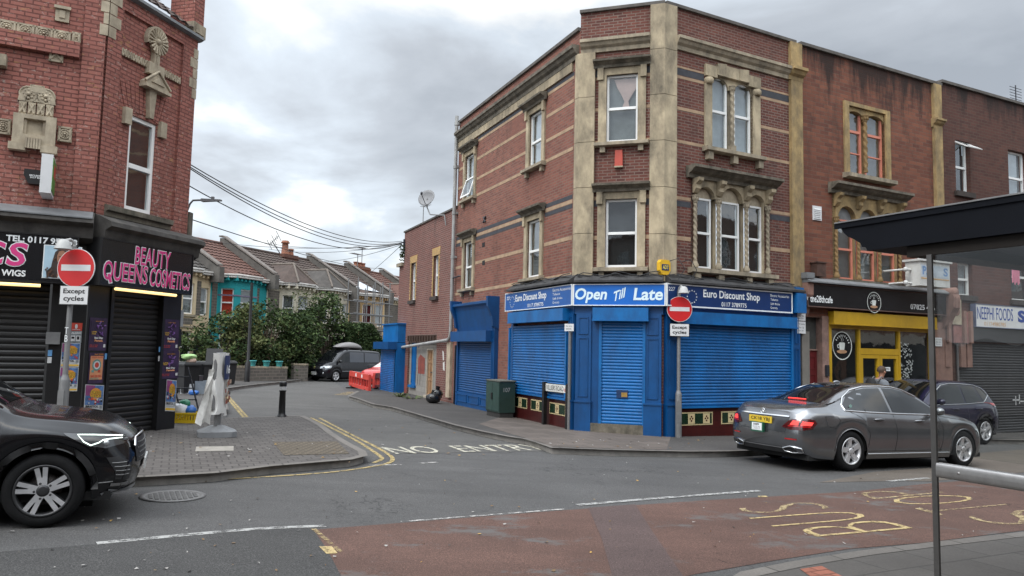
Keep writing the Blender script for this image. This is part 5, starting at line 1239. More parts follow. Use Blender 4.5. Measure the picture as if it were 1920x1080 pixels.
for k in range(11):
 t0,t1=k/11,(k+1)/11-.012;f=lambda t:r[0]-.12+(r[1]-r[0]+.24)*t;g=lambda t:r[0]-.3+(r[1]-r[0]+.6)*t
 s=lambda t:.10*(1-(2*t-1)**2)
 mb.fpoly(S2,[(f(t0),r[3]-.02+s(t0)),(f(t1),r[3]-.02+s(t1)),(g(t1),r[3]+H+s(t1)),(g(t0),r[3]+H+s(t0))],-.1,.012)
part('brick_arch',mb,BR_LEFT,beauty)
mb=MB()
for a,b in((r[0]-.19,r[0]-.03),(r[1]+.03,r[1]+.19)):mb=MB();mb.fbox(S2,a,b,-.05,.08,r[3]-.22,r[3]+.08);part('springer_stone',mb,STONE_L,beauty)
f=window(beauty,S2,rw,.47,.05,.07,None,DARKIN)
mb=MB();mb.extr(S2,[(0,rw[2]),(.14,rw[2]-.03),(.14,rw[2]-.12),(.08,rw[2]-.14),(.08,rw[2]-.22),(0,rw[2]-.22)],rw[0]-.5,rw[1]+.45);part('sill',mb,STONE_D,f)
mb=MB()
zq=S1.uz(185,66)[1]
for k in range(9):
 w_=.26 if k%2 else.16;mb.fbox(S2,uc_-.0,uc_+w_,.05,.062,zq+.21*k,zq+.21*k+.195)
 mb.fbox(S1,-.18+w_*.5,.03,.05,.062,zq+.21*k,zq+.21*k+.195)
part('cream_quoin',mb,STONE_L,beauty)
mb=MB()
for k in range(5):
 w_=.20 if k%2 else.11;zz=S2.uz(362,92)[1]-.21*k;mb.fbox(S2,-w_,.02,.05,.06,zz-.195,zz)
part('cream_quoin',mb,STONE_L,beauty)
mb=MB();mb.extr(S2,[(0,ZT2),(.04,ZT2+.02),(.14,ZT2+.02),(.15,ZT2-.04),(.09,ZT2-.07),(.04,ZT2-.08),(0,ZT2-.08)],uc_+.3,.06);part('gutter',mb,LEAD,beauty)
def tiles(name,F,u0,u1,d0,z0,d1,z1,m,root,pitch=.30,rows_=None,u0b=None,u1b=None,wave=.045):
 """pantiled slope from eaves (d0,z0) to ridge (d1,z1)"""
 L=math.hypot(d1-d0,z1-z0);n=rows_ or max(2,round(L/.33));mb=MB();nu=max(2,int((u1-u0)/(pitch/4)))
 u0b=u0 if u0b is None else u0b;u1b=u1 if u1b is None else u1b
 nx,nz=-(z1-z0)/L,(d1-d0)/L
 if nz<0:nx,nz=-nx,-nz
 for i in range(n):
  rows=[]
  for t,up in((i/n,.045),((i+1)/n,.0)):
   a,b=u0+(u0b-u0)*t,u1+(u1b-u1)*t;row=[]
   for k in range(nu+1):
    u=a+(b-a)*k/nu;hh=up+wave*(.5+.5*cos(2*pi*u/pitch));d=d0+(d1-d0)*t;z=z0+(z1-z0)*t
    row.append(F.p(u,d+nx*hh,z+nz*hh))
   rows.append(row)
  mb.grid(rows,0,True)
 return part(name,mb,m,root)
TILE_BR=mat('roof_tile_brown',(.07,.048,.039),.85,.3,3,.3,dirt=.5,dirtcol=(.04,.035,.03));TILE_RED=mat('roof_tile_red',(.105,.048,.035),.85,.25,3,.2,dirt=.3,dirtcol=(.08,.05,.04));TILE_GR=mat('roof_tile_grey',(.065,.058,.052),.88,.3,3,.3,dirt=.5,dirtcol=(.045,.04,.035))
tiles('tiled_roof',S2,uc_+.35,-.25,.10,ZT2+.05,-2.4,ZT2+1.9,TILE_BR,beauty,.26)
mb=MB();up0,up1=S2.uz(346,30)[0],S2.uz(373,30)[0]
zp=S2.uz(358,62)[1]
mb.fbox(S2,-.20,.10,-.5,.08,ZT2-.0,ZT2+2.6);part('roof_pier',mb,BR_LEFT,beauty)
mb=MB();mb.fbox(S2,-.24,.13,-.1,.12,ZT2+.0,ZT2+.26);mb.fbox(S2,-.18,.06,.12,.14,ZT2+.05,ZT2+.21);part('pier_stone',mb,STONE_S,beauty)
mb=MB();mb.ell(S2.p(-.7,-1.2,ZT2+1.6),(.55,.5,.4),12,8);part('ridge_end',mb,TILE_BR,beauty)
mb=MB()
for k in range(7):mb.fbox(S2,0,.06,-.5,-.06,ZG+.6+k*.75,ZG+.95+k*.75)
part('toothed_brick',mb,mat('dark_brick',(.10,.05,.045),.9,.3),beauty)
mb=MB();
for F,a,b,m_ in((S2,uc_-.02,.12,0),(S1,W1L,.02,0)):
 mb.extr(F,[(0,ZG+.06),(.18,ZG),(.40,ZG-.10),(.42,ZG-.18),(.30,ZG-.24),(.26,ZG-.42),(.1,ZG-.5),(0,ZG-.5)],a,b)
part('shop_cornice',mb,[mat('sooty_stone',(.06,.055,.05),.9,.5,4,.6,dirt=.6)],beauty)
mb=MB();mb.extr(S1,[(.02,ZG+.075),(.2,ZG+.01),(.42,ZG-.09),(.42,ZG-.11),(.0,ZG+.05)],W1L,.0);part('lead_flashing',mb,LEAD,beauty)
g2=S2.gz(0,0,.12)
uS0,uS1=S2.uz(200,660)[0],S2.uz(301,660)[0]
mb=MB();mb.wall(S2,uc_,0,-.8,ZG-.2,[(uS0,uS1,-.7,2.75)],.2,.02);mb.face([S2.p(0,.02,-.8),S2.p(0,-6,-.8),S2.p(0,-6,ZG-.2),S2.p(0,.02,ZG-.2)])
u1s0,u1s1=S1.uz(-200,660)[0],S1.uz(90,660)[0]
mb.wall(S1,W1L,0,-.8,ZG-.2,[(W1L+.4,u1s1,-.7,2.75)],.2,.02)
part('shopfront_wall',mb,BLACKP,beauty)
mb=MB();shutter(mb,S2,uS0+.04,uS1-.04,g2-.1,2.8,-.08,.10);sh2=part('roller_shutter',mb,BLACKS,beauty)
mb=MB();shutter(mb,S1,W1L+.4,u1s1-.04,g2-.1,2.8,-.08,.10);part('roller_shutter',mb,BLACKS,beauty)
mb=MB();mb.fbox(S2,uS0-.02,uS0+.05,-.1,.05,g2-.1,2.75);mb.fbox(S2,uS1-.05,uS1+.02,-.1,.05,g2-.1,2.75);part('guide_rail',mb,BLACKP,sh2)
mb=MB();q=S1.uz(100,634);mb.fbox(S1,q[0]-.10,q[0]+.10,.02,.10,q[1]-.10,q[1]+.10);part('shutter_lock',mb,GALV,beauty)
TUBE=lamp('strip_light',(1,.68,.28),1.15)
def strip(F,x0,y0,x1,y1,d,label):
 a,za=F.uz(x0,y0,d);b,zb_=F.uz(x1,y1,d);z=(za+zb_)/2;o=None
 mb=MB();mb.fbox(F,a,b,d-.12,d-.02,z+.03,z+.08);o=mb.build('strip_light',BLACKP,org=F.p((a+b)/2,d,z));tag(o,label,'strip light')
 mb=MB();mb.tube([F.p(a,d,z),F.p(b,d,z)],.026,8);part('light_tube',mb,TUBE,o)
sz=S2.rect(190,538,362,470,.32)
bs=[S2.uz(185,452,.30),S2.uz(188,537,.30),S2.uz(365,470,.30),S2.uz(357,551,.30)]
zsb,zst=(bs[1][1]+bs[3][1])/2,(bs[0][1]+bs[2][1])/2
ub0,ub1=S2.uz(187,500,.3)[0],S2.uz(361,510,.3)[0]
b1=sign_board('shop_sign','black sign with two lines of pink letters on the splayed corner',S2,(ub0,ub1,zsb,zst),.30,.3,BLACKG,BLACKP,.02)
W_,H_=ub1-ub0,zst-zsb
for m_,bo,dd in((WHITE,.034,.306),(PINKP,.008,.312)):
 letters(b1,S2,[('BEAUTY',ub0+W_*.335-bo*.5,ub0+W_*.72+bo*.5,zsb+H_*.54-bo*.5,zsb+H_*.93+bo*.5,bo,.06),('OUEENS',ub0+W_*.035-bo*.5,ub0+W_*.47+bo*.5,zsb+H_*.13-bo*.5,zsb+H_*.52+bo*.5,bo,.06),('COSMETICS',ub0+W_*.505-bo*.5,ub0+W_*.965+bo*.5,zsb+H_*.11-bo*.5,zsb+H_*.50+bo*.5,bo,.06)],m_,dd)
 mb=MB();qx,qz,e_=ub0+W_*.085,zsb+H_*.17,bo*.7;mb.face([S2.p(qx+a,dd+.002,qz+b)for a,b in((-.03-e_,.05+e_),(.035-e_,-.08-e_),(.07+e_,-.06-e_),(.01+e_,.07+e_))]);part('letter_tail',mb,m_,b1)
strip(S2,216,545,330,551,.34,'lit strip light under the two line pink lettered sign')
u10,u11=S1.uz(-260,480,.3)[0],S1.uz(146,480,.3)[0]
z10,z11=S1.uz(60,529,.3)[1],S1.uz(60,437,.3)[1]
b2=sign_board('shop_sign','black sign with white phone number, large pink letters and a portrait of a woman',S1,(u10,u11,z10,z11),.30,.3,BLACKG,BLACKP,.02)
pu=lambda x,y:S1.uz(x,y,.3)
H_=z11-z10
a0,a1=pu(11,450)[0],pu(124,455)[0]+.16
letters(b2,S1,[('TEL: 0117 952 33',a0,a1,z10+H_*.80,z10+H_*.93,.03),('WIGS',pu(2,513)[0],pu(48,514)[0],z10+H_*.10,z10+H_*.23,.03),('&  HAIR',u10+1.0,pu(-12,513)[0],z10+H_*.10,z10+H_*.23,.03)],WHITE,.306)
for m_,bo,dd in((WHITE,.05,.308),(PINKP,.018,.314)):
 letters(b2,S1,[('S',pu(13,480)[0]-bo*.4,pu(50,485)[0]+bo*.4,z10+H_*.32-bo*.5,z10+H_*.77+bo*.5,bo,.15),('C',pu(-30,480)[0]-bo*.4,pu(8,485)[0]+bo*.4,z10+H_*.32-bo*.5,z10+H_*.77+bo*.5,bo,.15)],m_,dd)
strip(S1,-150,527,76,533,.34,'lit strip light under the sign with the portrait')
r=S1.rect(78,521,131,462,.3);mb=MB();pw,ph=r[1]-r[0]+.18,r[3]-r[2]
pf=lambda a,b,d:S1.p(r[0]+pw*a,.306+d,r[2]+ph*b)
mb.face([pf(0,0,0),pf(1,0,0),pf(1,1,0),pf(0,1,0)],0)
mb.face([pf(.03,.02,.002),pf(.97,.02,.002),pf(.97,.98,.002),pf(.03,.98,.002)],1)
def blob(pts,d,m):mb.face([pf(a,b,d)for a,b in pts][::-1],m)
blob([(.40,.90),(.55,.95),(.68,.92),(.80,.82),(.86,.66),(.92,.48),(.97,.30),(.95,.06),(.80,.03),(.30,.02),(.12,.05),(.10,.20),(.22,.34),(.24,.50),(.27,.66),(.30,.80)],.004,2)
blob([(.38,.06),(.42,.26),(.50,.34),(.58,.30),(.70,.20),(.78,.06)],.006,3)
blob([(.36,.70),(.40,.82),(.50,.86),(.58,.80),(.60,.66),(.58,.52),(.53,.42),(.46,.40),(.40,.46),(.36,.56)],.008,3)
blob([(.40,.03),(.45,.16),(.55,.12),(.70,.18),(.78,.03)],.009,4)
blob([(.42,.505),(.48,.52),(.54,.505),(.48,.475)],.010,4);blob([(.39,.665),(.43,.68),(.46,.665),(.43,.65)],.010,2);blob([(.51,.665),(.545,.68),(.57,.665),(.545,.65)],.010,2);blob([(.46,.58),(.48,.65),(.50,.58)],.010,5)
rr=random.Random(4)
for i in range(26):
 s=rr.choice((-1,1));b=rr.uniform(.06,.7);a=(.22 if s<0 else.78)+rr.uniform(-.12,.12)-(.06 if s<0 else-.06)*(1-b)
 mb.tube([pf(min(.95,max(.05,a+.035*sin(k*1.3))),max(.03,b-k*.02),.008)for k in range(6)],.008,4,6,False)
part('portrait_panel',mb,[WHITE,mat('pale_sky_print',(.40,.56,.66),.5,.15,2),mat('hair_print',(.045,.028,.022),.6,.3,9),mat('skin_print',(.36,.17,.10),.6,.1),WHITE,mat('skin_shadow',(.22,.10,.06),.6,.1),mat('hair_highlight',(.12,.06,.035),.6)],b2)
u,z=S1.uz(101,345,.3);bxs=thing('box_sign','white projecting box sign with green edge on the red brick wall','sign',S1.p(u,.1,z))
q=S1.rect(86,373,112,306,.0);mb=MB();uu=S1.uz(100,340,.0)[0]
mb.fbox(S1,uu-.14,uu+.02,.0,.62,q[2],q[3]);part('sign_case',mb,SIGNWH,bxs);mb=MB();mb.fbox(S1,uu+.02,uu+.03,.04,.60,q[2]+.05,q[3]-.05,0);mb.fbox(S1,uu+.03,uu+.034,.1,.45,q[2]+.3,q[2]+.5,1);part('sign_face',mb,[mat('sign_green',(.08,.26,.05),.4,.3,5),mat('sign_redmark',(.45,.06,.04),.4)],bxs)
alarm('alarm_box','black security alarm box on red brick above the cosmetics shop',S1,67,331,.34,.24,BLACKP,None,'SECURITY\n0117 952',WHITE,'flat')
PUR=mat('poster_purple',(.035,.018,.05),.45,.5,7);PUR2=mat('poster_violet',(.16,.07,.26),.5,.3,6);ORG_=mat('poster_orange',(.62,.25,.03),.5,.1);PNKB=mat('poster_plum',(.22,.05,.15),.5,.3,8);LBL=mat('poster_blue',(.08,.16,.34),.5,.6,14);YLW=mat('poster_yellow',(.62,.38,.04),.5,.1);PEACH=mat('poster_peach',(.55,.24,.12),.5,.15,6);PAPER=mat('poster_paper',(.50,.50,.50),.6,.15,6);GREYP=mat('poster_grey',(.22,.24,.25),.5,.4,15);REDP=mat('poster_red',(.45,.05,.03),.5,.1);TEAL_P=mat('poster_teal',(.10,.25,.22),.5,.3)
PM=[PUR,PUR2,ORG_,PNKB,LBL,YLW,PEACH,PAPER,GREYP,REDP,TEAL_P,BLACKP]
def poster(F,u0,u1,z0,z1,kind,label,d=.024,tiltz=0.0,group=None,skew=0.0):
 mb=MB();rp_=random.Random(int(u0*1000)+int(z0*77))
 P=lambda a,b,e_=0:F.p(u0+(u1-u0)*a+skew*(b-.5),d+e_+.008*sin(a*3),z0+(z1-z0)*b+tiltz*(a-.5))
 def rc(a0,b0,a1,b1,m,e_=.002):
  mb.face([P(a0,b0,e_),P(a1,b0,e_),P(a1,b1,e_),P(a0,b1,e_)],m)
 def tx(body,a0,b0,a1,b1,m,bo=.03,e_=.006):text_into(mb,body,lambda a,b:P(a0+(a1-a0)*a,b0+(b1-b0)*b,e_),bo,0,m)
 if kind=='circus':
  rc(0,0,1,1,7,0);rc(.03,.30,.97,.98,4);rc(.03,.62,.5,.98,3,.003);rc(.03,.03,.97,.10,5)
  mb.face([P(.55+.30*cos(t),.68+.21*sin(t),.004)for t in[2*pi*k/20 for k in range(20)]],2)
  tx('CIRCUS',.26,.68,.86,.80,11,.09,.005);tx('VEGAS',.28,.56,.86,.67,11,.09,.005);tx('CIRCUS',.27,.685,.85,.795,5,.03);tx('VEGAS',.29,.565,.85,.665,5,.03)
  for i in range(16):a,b=rp_.uniform(.05,.85),rp_.uniform(.32,.56);rc(a,b,a+rp_.uniform(.05,.15),b+rp_.uniform(.03,.10),rp_.choice((8,4,9,7,3,11)),.004)
  tx('BRISTOL',.07,.21,.74,.285,11,.04);tx('MON 1 DEC',.07,.13,.5,.17,8,0);tx('SHOWS DAILY',.55,.13,.93,.17,8,0);rc(.8,.18,.95,.28,8,.003)
 elif kind=='purple':
  rc(0,0,1,1,0,0);rc(.08,.45,.95,.93,0,.002)
  for i in range(14):
   a,b=.5+rp_.uniform(-.1,.3),rp_.uniform(.45,.85);mb.tube([P(a,b,.004),P(a+rp_.uniform(-.15,.15),b+rp_.uniform(-.1,.1),.004)],.012,4,1,False)
  tx('SOUL NIGHT',.3,.88,.75,.91,2,.02);tx('Bad Day',.28,.34,.78,.42,7,.06);tx('Parade',.3,.27,.76,.34,6,.06);tx('FRI 12 DEC',.06,.15,.5,.18,9,.02);tx('DOORS 7PM',.06,.1,.45,.13,9,.02);rc(.82,.1,.95,.2,7,.003);tx('LIVE',.12,.55,.38,.59,5,.02);tx('TOUR',.12,.49,.34,.53,5,.02)
 elif kind=='peach':
  rc(0,0,1,1,0,0);rc(.08,.12,.92,.90,6);tx('JAZZ CLUB',.14,.82,.86,.88,9,.02)
  for k,m in((.30,10),(.22,7),(.14,9)):mb.face([P(.5+k*cos(t),.60+k*.62*sin(t),.003+(.3-k)*.01)for t in[2*pi*j/18 for j in range(18)]],m)
  rc(.18,.36,.34,.44,10,.003);rc(.6,.36,.76,.44,9,.003);tx('SAT 20 DEC',.14,.20,.86,.28,9,.03);tx('FESTIVAL',.14,.13,.7,.18,10,.02);tx('OLD TOWN',.3,.93,.9,.97,2,.02)
 elif kind=='alarm':
  rc(0,0,1,1,8,0);rc(0,.60,1,1,9);tx('ALARM',.12,.44,.9,.54,7,.05);mb.face([P(.5+.12*cos(t),.82+.12*sin(t),.004)for t in[2*pi*j/12 for j in range(12)]],7);tx('WARNING',.15,.64,.85,.69,7,.02);rc(.10,.08,.46,.36,7,.003);rc(.54,.08,.9,.36,7,.003);rc(.16,.2,.4,.3,11,.004);rc(.62,.16,.82,.32,11,.004)
 o=mb.build('poster',PM,org=P(.5,.5));tag(o,label,'poster',group);return o
def prect(F,pts):
 a=F.rect(*pts);return a
pq=lambda x,y:(60+x/3.3733,480+y/3.375)
DP=.03
for kind,F,p,label in(('circus',S2,((315,1003),(448,812)),'circus poster beside the corner shutter, lowest on the pier nearer the no entry post'),('circus',S2,((832,985),(908,783)),'circus poster with curling edge on the pier by the yellow crate'),('purple',S2,((345,598),(470,395)),'dark purple concert poster above the peach coloured gig poster'),('peach',S2,((342,808),(450,612)),'peach coloured gig poster between a purple poster and a circus poster'),('purple',S2,((812,600),(925,405)),'dark purple concert poster at the top of the pier above the yellow crate'),('purple',S2,((800,778),(925,602)),'dark purple concert poster between another purple poster and the curling circus poster'),('circus',S1,((180,700),(308,552)),'circus poster behind the no entry post, upper of two'),('circus',S1,((168,855),(296,705)),'circus poster behind the no entry post, lower of two'),('alarm',S1,((236,548),(320,425)),'red and grey alarm notice above the two circus posters behind the post')):
 r=F.rect(*pq(*p[0]),*pq(*p[1]));u0,u1=r[0],r[1]
 if F is S1:u0=r[0];u1=min(r[1],-.04)
 zz=r
 poster(F,u0,u1,r[2],r[3],kind,label,DP,.0 if kind!='circus' or F is S1 else-.03,'posters on the black shopfront')
for F,x,y,m_ in((S1,94,662,LBL),(S1,93,675,PAPER),(S2,298,655,LBL),(S2,297,672,PAPER),(S2,197,668,LBL)):
 u,z=F.uz(x,y);mb=MB();mb.fbox(F,u-.03,u+.03,.02,.03,z-.05,z+.05);part('sticker',mb,mat('sticker_blue',(.12,.30,.55),.5)if m_ is LBL else m_,beauty)
lp=thing('street_lamp','grey street lamp head on a curved arm on the corner of the red brick building','street lamp',S2.p(.1,0,4.2))
c0=S2.p(.06,.02,S2.uz(350,440)[1]);cz_=S2.uz(348,378)[1];dirx=(hd(95))
base=S2.p(.08,-.05,cz_)
mb=MB();mb.tube([base+Vector((0,0,-.75)),base+Vector((0,0,-.2)),base+Vector((0,0,-.02))+dirx*.06,base+dirx*.12+Vector((0,0,.05)),base+dirx*.34+Vector((0,0,.06))],.02,8);part('bracket_arm',mb,GALV,lp)
mb=MB();T=Matrix.Translation(base+dirx*.52+Vector((0,0,.05)))@Matrix.Scale(.55,4)@Matrix.Rotation(math.atan2(dirx.y,dirx.x),4,'Z')
mb.hexa([T@Vector(q)for q in((-.38,-.1,-.05),(.36,-.08,-.02),(.36,.08,-.02),(-.38,.1,-.05),(-.38,-.1,.06),(.36,-.07,.03),(.36,.07,.03),(-.38,.1,.06))]);mb.box(-.02,.08,-.04,.04,.045,.14,0,T);part('lamp_head',mb,mat('lamp_grey',(.16,.16,.165),.5,.1),lp)
mb=MB();mb.box(-.1,.1,-.08,.08,-.8,-.2,0,Matrix.Translation(base));mb.lathe(base+Vector((0,0,-1.5)),(0,0,1),[(.18,0),(.2,.1),(.11,.25),(.1,.7)],12);part('wall_box',mb,STONE_D,lp)
# = TERRACE ALONG THE FAR SIDE
Tq=on_depth(420,640,42.0)
T_=Fac((Tq.x,Tq.y),22.0)
def tu(px,py=520):return T_.uz(px,py)[0]
gT=gz(T_.p(0,0,0).x,T_.p(0,0,0).y,.12)-.05
ZE=T_.uz(420,516)[1]
RUB=brickmat('rubble_stone',(.15,.135,.115),(.10,.09,.08),(.22,.19,.16),bw=.4,rh=.16,ms=.02,stain=.3)
def render_mat(n,c,d=.4):return mat(n,c,.8,.08,2,.15,dirt=d,dirtcol=tuple(q*.45 for q in c))
R_CREAM=render_mat('cream_render',(.56,.45,.29));R_TEAL=render_mat('teal_paint',(.012,.27,.29),.2);R_PALE=render_mat('pale_render',(.58,.53,.42),.3);R_TAN=render_mat('tan_render',(.50,.34,.17),.4);R_OFFW=render_mat('offwhite_render',(.55,.47,.33),.3)
def house(name,label,u0,u1,rmat,roofm,bay,bayroof=False,blind=None,panels=True,hipm=None,front=True):
 """terraced house with a two storey canted bay; bay = (centre, width)"""
 h=thing(name,label,'house',T_.p((u0+u1)/2,0,gT));W=u1-u0
 bc,bw=bay;b0,b1=bc-bw/2,bc+bw/2;D=.75;s=.62
 others=[u for u in((u0+b0)/2,(b1+u1)/2)if(b0-u0>1.1 and u<bc)or(u1-b1>1.1 and u>bc)]
 holes=[]
 for u in others:
  holes+=[(u-.42,u+.42,gT+3.35,gT+4.85),(u-.45,u+.45,gT+.1,gT+2.3)]
 mb=MB();mb.wall(T_,u0,u1,gT-1,ZE,holes,.14);part('front_wall',mb,rmat,h)
 for hh in holes:
  if hh[2]>gT+2:window(h,T_,hh,.5,.12,.06,None,NETG)
  else:
   mb=MB();mb.fbox(T_,hh[0],hh[1],-.14,-.08,hh[2],hh[3]);part('front_door',mb,DARKM,h)
 zb=ZE-.02;faces=((T_.p(b0,0,0),T_.p(b0+s,D,0)),(T_.p(b0+s,D,0),T_.p(b1-s,D,0)),(T_.p(b1-s,D,0),T_.p(b1,0,0)))
 bay_w=MB();fr=[]
 for a,b in faces:
  F=Fac((a.x,a.y),math.degrees(math.atan2(b.x-a.x,b.y-a.y)));L=(b-a).length;wd=min(.5*L if L>1.2 else.34*L,.5);c=L/2
  hs=[(c-wd,c+wd,gT+3.35,gT+4.95),(c-wd,c+wd,gT+.85,gT+2.45)]
  bay_w.wall(F,0,L,gT-1,zb,hs,.13);fr.append((F,L,hs))
 bw_=part('bay_window',bay_w,rmat,h)
 for i,(F,L,hs)in enumerate(fr):
  for k,hh in enumerate(hs):
   window(h,F,hh,.5,.11,.06,None,(blind or NETG)if(i==0 and k==0)else(ROOMD if k else NETG))
  mb=MB();mb.fbox(F,-.03,L+.03,0,.07,gT+3.20,gT+3.32);mb.fbox(F,-.02,L+.02,0,.05,gT+2.62,gT+2.72);mb.fbox(F,-.01,L+.01,0,.035,gT+4.52,gT+4.60)if rmat is R_TEAL else None
  part('string_course',mb,mat('mauve_paint',(.16,.14,.20),.8,.2)if rmat is R_TEAL else(STONE_S if rmat is not R_PALE else R_PALE),h)
  if panels and i<3:
   mb=MB();mb.fbox(F,L*.5-min(.5,L*.33),L*.5+min(.5,L*.33),.0,.02,gT+2.80,gT+3.12);part('stone_panel',mb,RUB,h)
 if panels:
  if b0-u0>.5:mb=MB();mb.fbox(T_,u0+.12,b0-.08,0,.02,gT+3.35,ZE-.5);part('stone_panel',mb,RUB,h)
  if u1-b1>.5:mb=MB();mb.fbox(T_,b1+.08,b1+.42,0,.02,gT+3.35,ZE-.5);part('stone_panel',mb,RUB,h)
 mb=MB();n=int(W/.32)
 for k in range(n+1):
  u=u0+.1+(W-.2)*k/n;dd=D if b0+s*.6<u<b1-s*.6 else(D*.5 if b0<u<b1 else 0)
  mb.fbox(T_,u-.06,u+.06,dd-.1,dd+.22,ZE-.32,ZE-.05)
 part('eaves_corbel',mb,rmat,h)
 mb=MB();P=[T_.p(u0,.28,ZE),T_.p(b0-.1,.28,ZE),T_.p(b0+s-.1,D+.28,ZE),T_.p(b1-s+.1,D+.28,ZE),T_.p(b1+.1,.28,ZE),T_.p(u1,.28,ZE)]
 mb.tube(P,.075,6);mb.tube([p+Vector((0,0,-.12))for p in P],.06,6);part('gutter',mb,mat('old_white_gutter',(.45,.43,.40),.6,.2),h)
 ZR=ZE+2.35;dr=-3.6
 tiles('tiled_roof',T_,u0,u1,.22,ZE+.02,dr,ZR,roofm,h,.33,11,wave=.05)
 mb=MB();mb.tube([T_.p(u0,dr,ZR+.06),T_.p(u1,dr,ZR+.06)],.11,8);part('ridge_tile',mb,roofm,h)
 mb=MB();mb.face([T_.p(u0,dr,ZR),T_.p(u1,dr,ZR),T_.p(u1,dr*2,ZE),T_.p(u0,dr*2,ZE)]);mb.face([T_.p(u1,.2,ZE),T_.p(u1,dr*2,ZE),T_.p(u1,dr,ZR)]);mb.face([T_.p(u0,.2,ZE),T_.p(u0,dr,ZR),T_.p(u0,dr*2,ZE)]);part('roof_back',mb,TILE_GR,h)
 if bayroof:
  za=ZE+1.25;ap=T_.p(bc,-1.75+.1,za+.05);hm=hipm or roofm;E=[T_.p(b0-.25,.2,ZE+.05),T_.p(b0+s-.2,D+.3,ZE+.05),T_.p(b1-s+.2,D+.3,ZE+.05),T_.p(b1+.25,.2,ZE+.05)]
  top=T_.p(bc,-.15,za+.12);bk=T_.p(bc,-2.3,za+.12)
  mb=MB()
  for a,b in((E[0],E[1]),(E[1],E[2]),(E[2],E[3])):mb.face([a,b,top])
  mb.face([E[0],top,bk]);mb.face([top,E[3],bk]);hp=part('bay_roof',mb,hm,h)
  mb=MB()
  for e_ in E[1:3]:mb.tube([e_+Vector((0,0,.03)),top+Vector((0,0,.03))],.07,6)
  mb.tube([top,bk],.08,6);part('hip_tile',mb,mat('hip_mortar',(.15,.125,.105),.9,.2),hp)
  mb=MB();mb.tube([E[0]+Vector((-.02,0,.03)),bk],.04,5);part('lead_valley',mb,mat('pale_lead',(.36,.37,.38),.6),hp)
 else:
  mb=MB();E=[T_.p(b0-.15,.2,ZE+.04),T_.p(b0+s-.15,D+.3,ZE+.02),T_.p(b1-s+.15,D+.3,ZE+.02),T_.p(b1+.15,.2,ZE+.04)]
  up=[T_.p(b0,-.5,ZE+.52),T_.p(b1,-.5,ZE+.52)]
  mb.face([E[0],E[1],E[2],E[3],up[1],up[0]]);part('bay_roof',mb,roofm,h)
 return h
def party(u,label):
 """raised party wall between two roofs"""
 o_=T_.p(u,0,ZE);ZR=ZE+2.35;mb=MB()
 for a,b,z0,z1 in((u-.15,u+.15,0,.30),):
  pts=[(.55,ZE-.15),(.55,ZE+.35),(-3.5,ZR+.42),(-3.75,ZR+.42),(-3.75,ZR-.4)]
  A=[T_.p(a,d,z)for d,z in pts];Bq=[T_.p(b,d,z)for d,z in pts];mb.grid([Bq+[Bq[0]],A+[A[0]]],0,False);mb.face(A);mb.face(Bq[::-1])
 w_=mb.build('party_wall',mat('party_render',(.10,.092,.082),.9,.3,3,.3,dirt=.4),org=o_);tag(w_,label,'wall')
 mb=MB();A=[T_.p(u,d,z)for d,z in((.6,ZE+.42),(-3.5,ZR+.49),(-3.8,ZR+.49))];
 for p,q in zip(A,A[1:]):
  t=(q-p).normalized();
  mb.hexa([p+T_.u*-.2,p+T_.u*.2,q+T_.u*.2,q+T_.u*-.2,p+T_.u*-.2+Vector((0,0,.09)),p+T_.u*.2+Vector((0,0,.09)),q+T_.u*.2+Vector((0,0,.09)),q+T_.u*-.2+Vector((0,0,.09))])
 part('coping',mb,mat('party_coping',(.15,.13,.115),.9,.3,3),w_)
 mb=MB();mb.fbox(T_,u-.18,u+.18,.1,.75,ZE-.5,ZE+.36);part('kneeler',mb,MATS['party_render'],w_)
U=[tu(397,500),tu(502,512),None,tu(655,540),tu(721,549)]
hw_=(U[3]-U[1])/2;U[2]=U[1]+hw_
REDBLIND=mat('red_blind',(.75,.07,.03),.8,.2,3);DREDB=mat('dark_red_blind',(.20,.015,.02),.8,.2)
c0=tu(352,520)
house('terraced_house','cream terraced house partly hidden behind the cosmetics shop, window tilted open',U[0]-5.0,U[0],R_CREAM,TILE_GR,(c0-.6,2.3),front=True)
t0,t1=tu(424,540),tu(458,540)
house('terraced_house','bright teal terraced house with red blinds in the bay window',U[0],U[1],R_TEAL,TILE_RED,((U[0]+U[1])/2-.25,2.9),blind=REDBLIND)
house('terraced_house','pale cream terraced house next to the teal house, ivy on its bay',U[1],U[2],R_PALE,TILE_BR,(U[2]-1.75,2.7),True)
house('terraced_house','pale cream terraced house with grey hipped bay roof behind the scaffolding',U[2],U[3],R_PALE,TILE_BR,(U[2]+1.8,2.7),True,hipm=TILE_GR)
house('terraced_house','tan terraced house with dark red blind and patched roof behind the scaffolding',U[3],U[4],R_TAN,TILE_BR,(U[4]-1.9,2.7),blind=DREDB)
house('terraced_house','off white terraced house at the far end beside the low brick building',U[4],U[4]+5.2,R_OFFW,TILE_RED,(U[4]+3.6,2.6),True)
house('terraced_house','off white terraced house furthest along the row, roof just showing',U[4]+5.2,U[4]+10.4,R_OFFW,TILE_RED,(U[4]+7,2.6),True)
for i,lb in enumerate(('raised party wall between cream and teal houses','raised party wall between the teal house and its pale cream neighbour',None,'raised party wall beside the patched roof','raised party wall of slate by the far tan house')):
 if lb:party(U[i],lb)
party(U[4]+5.2,'raised party wall at the far end of the terrace')
ZR=ZE+2.35
def roofp(u,t,up=.09):return T_.p(u,.22+(-3.82)*t+.5*up,ZE+.02+2.33*t+.85*up)
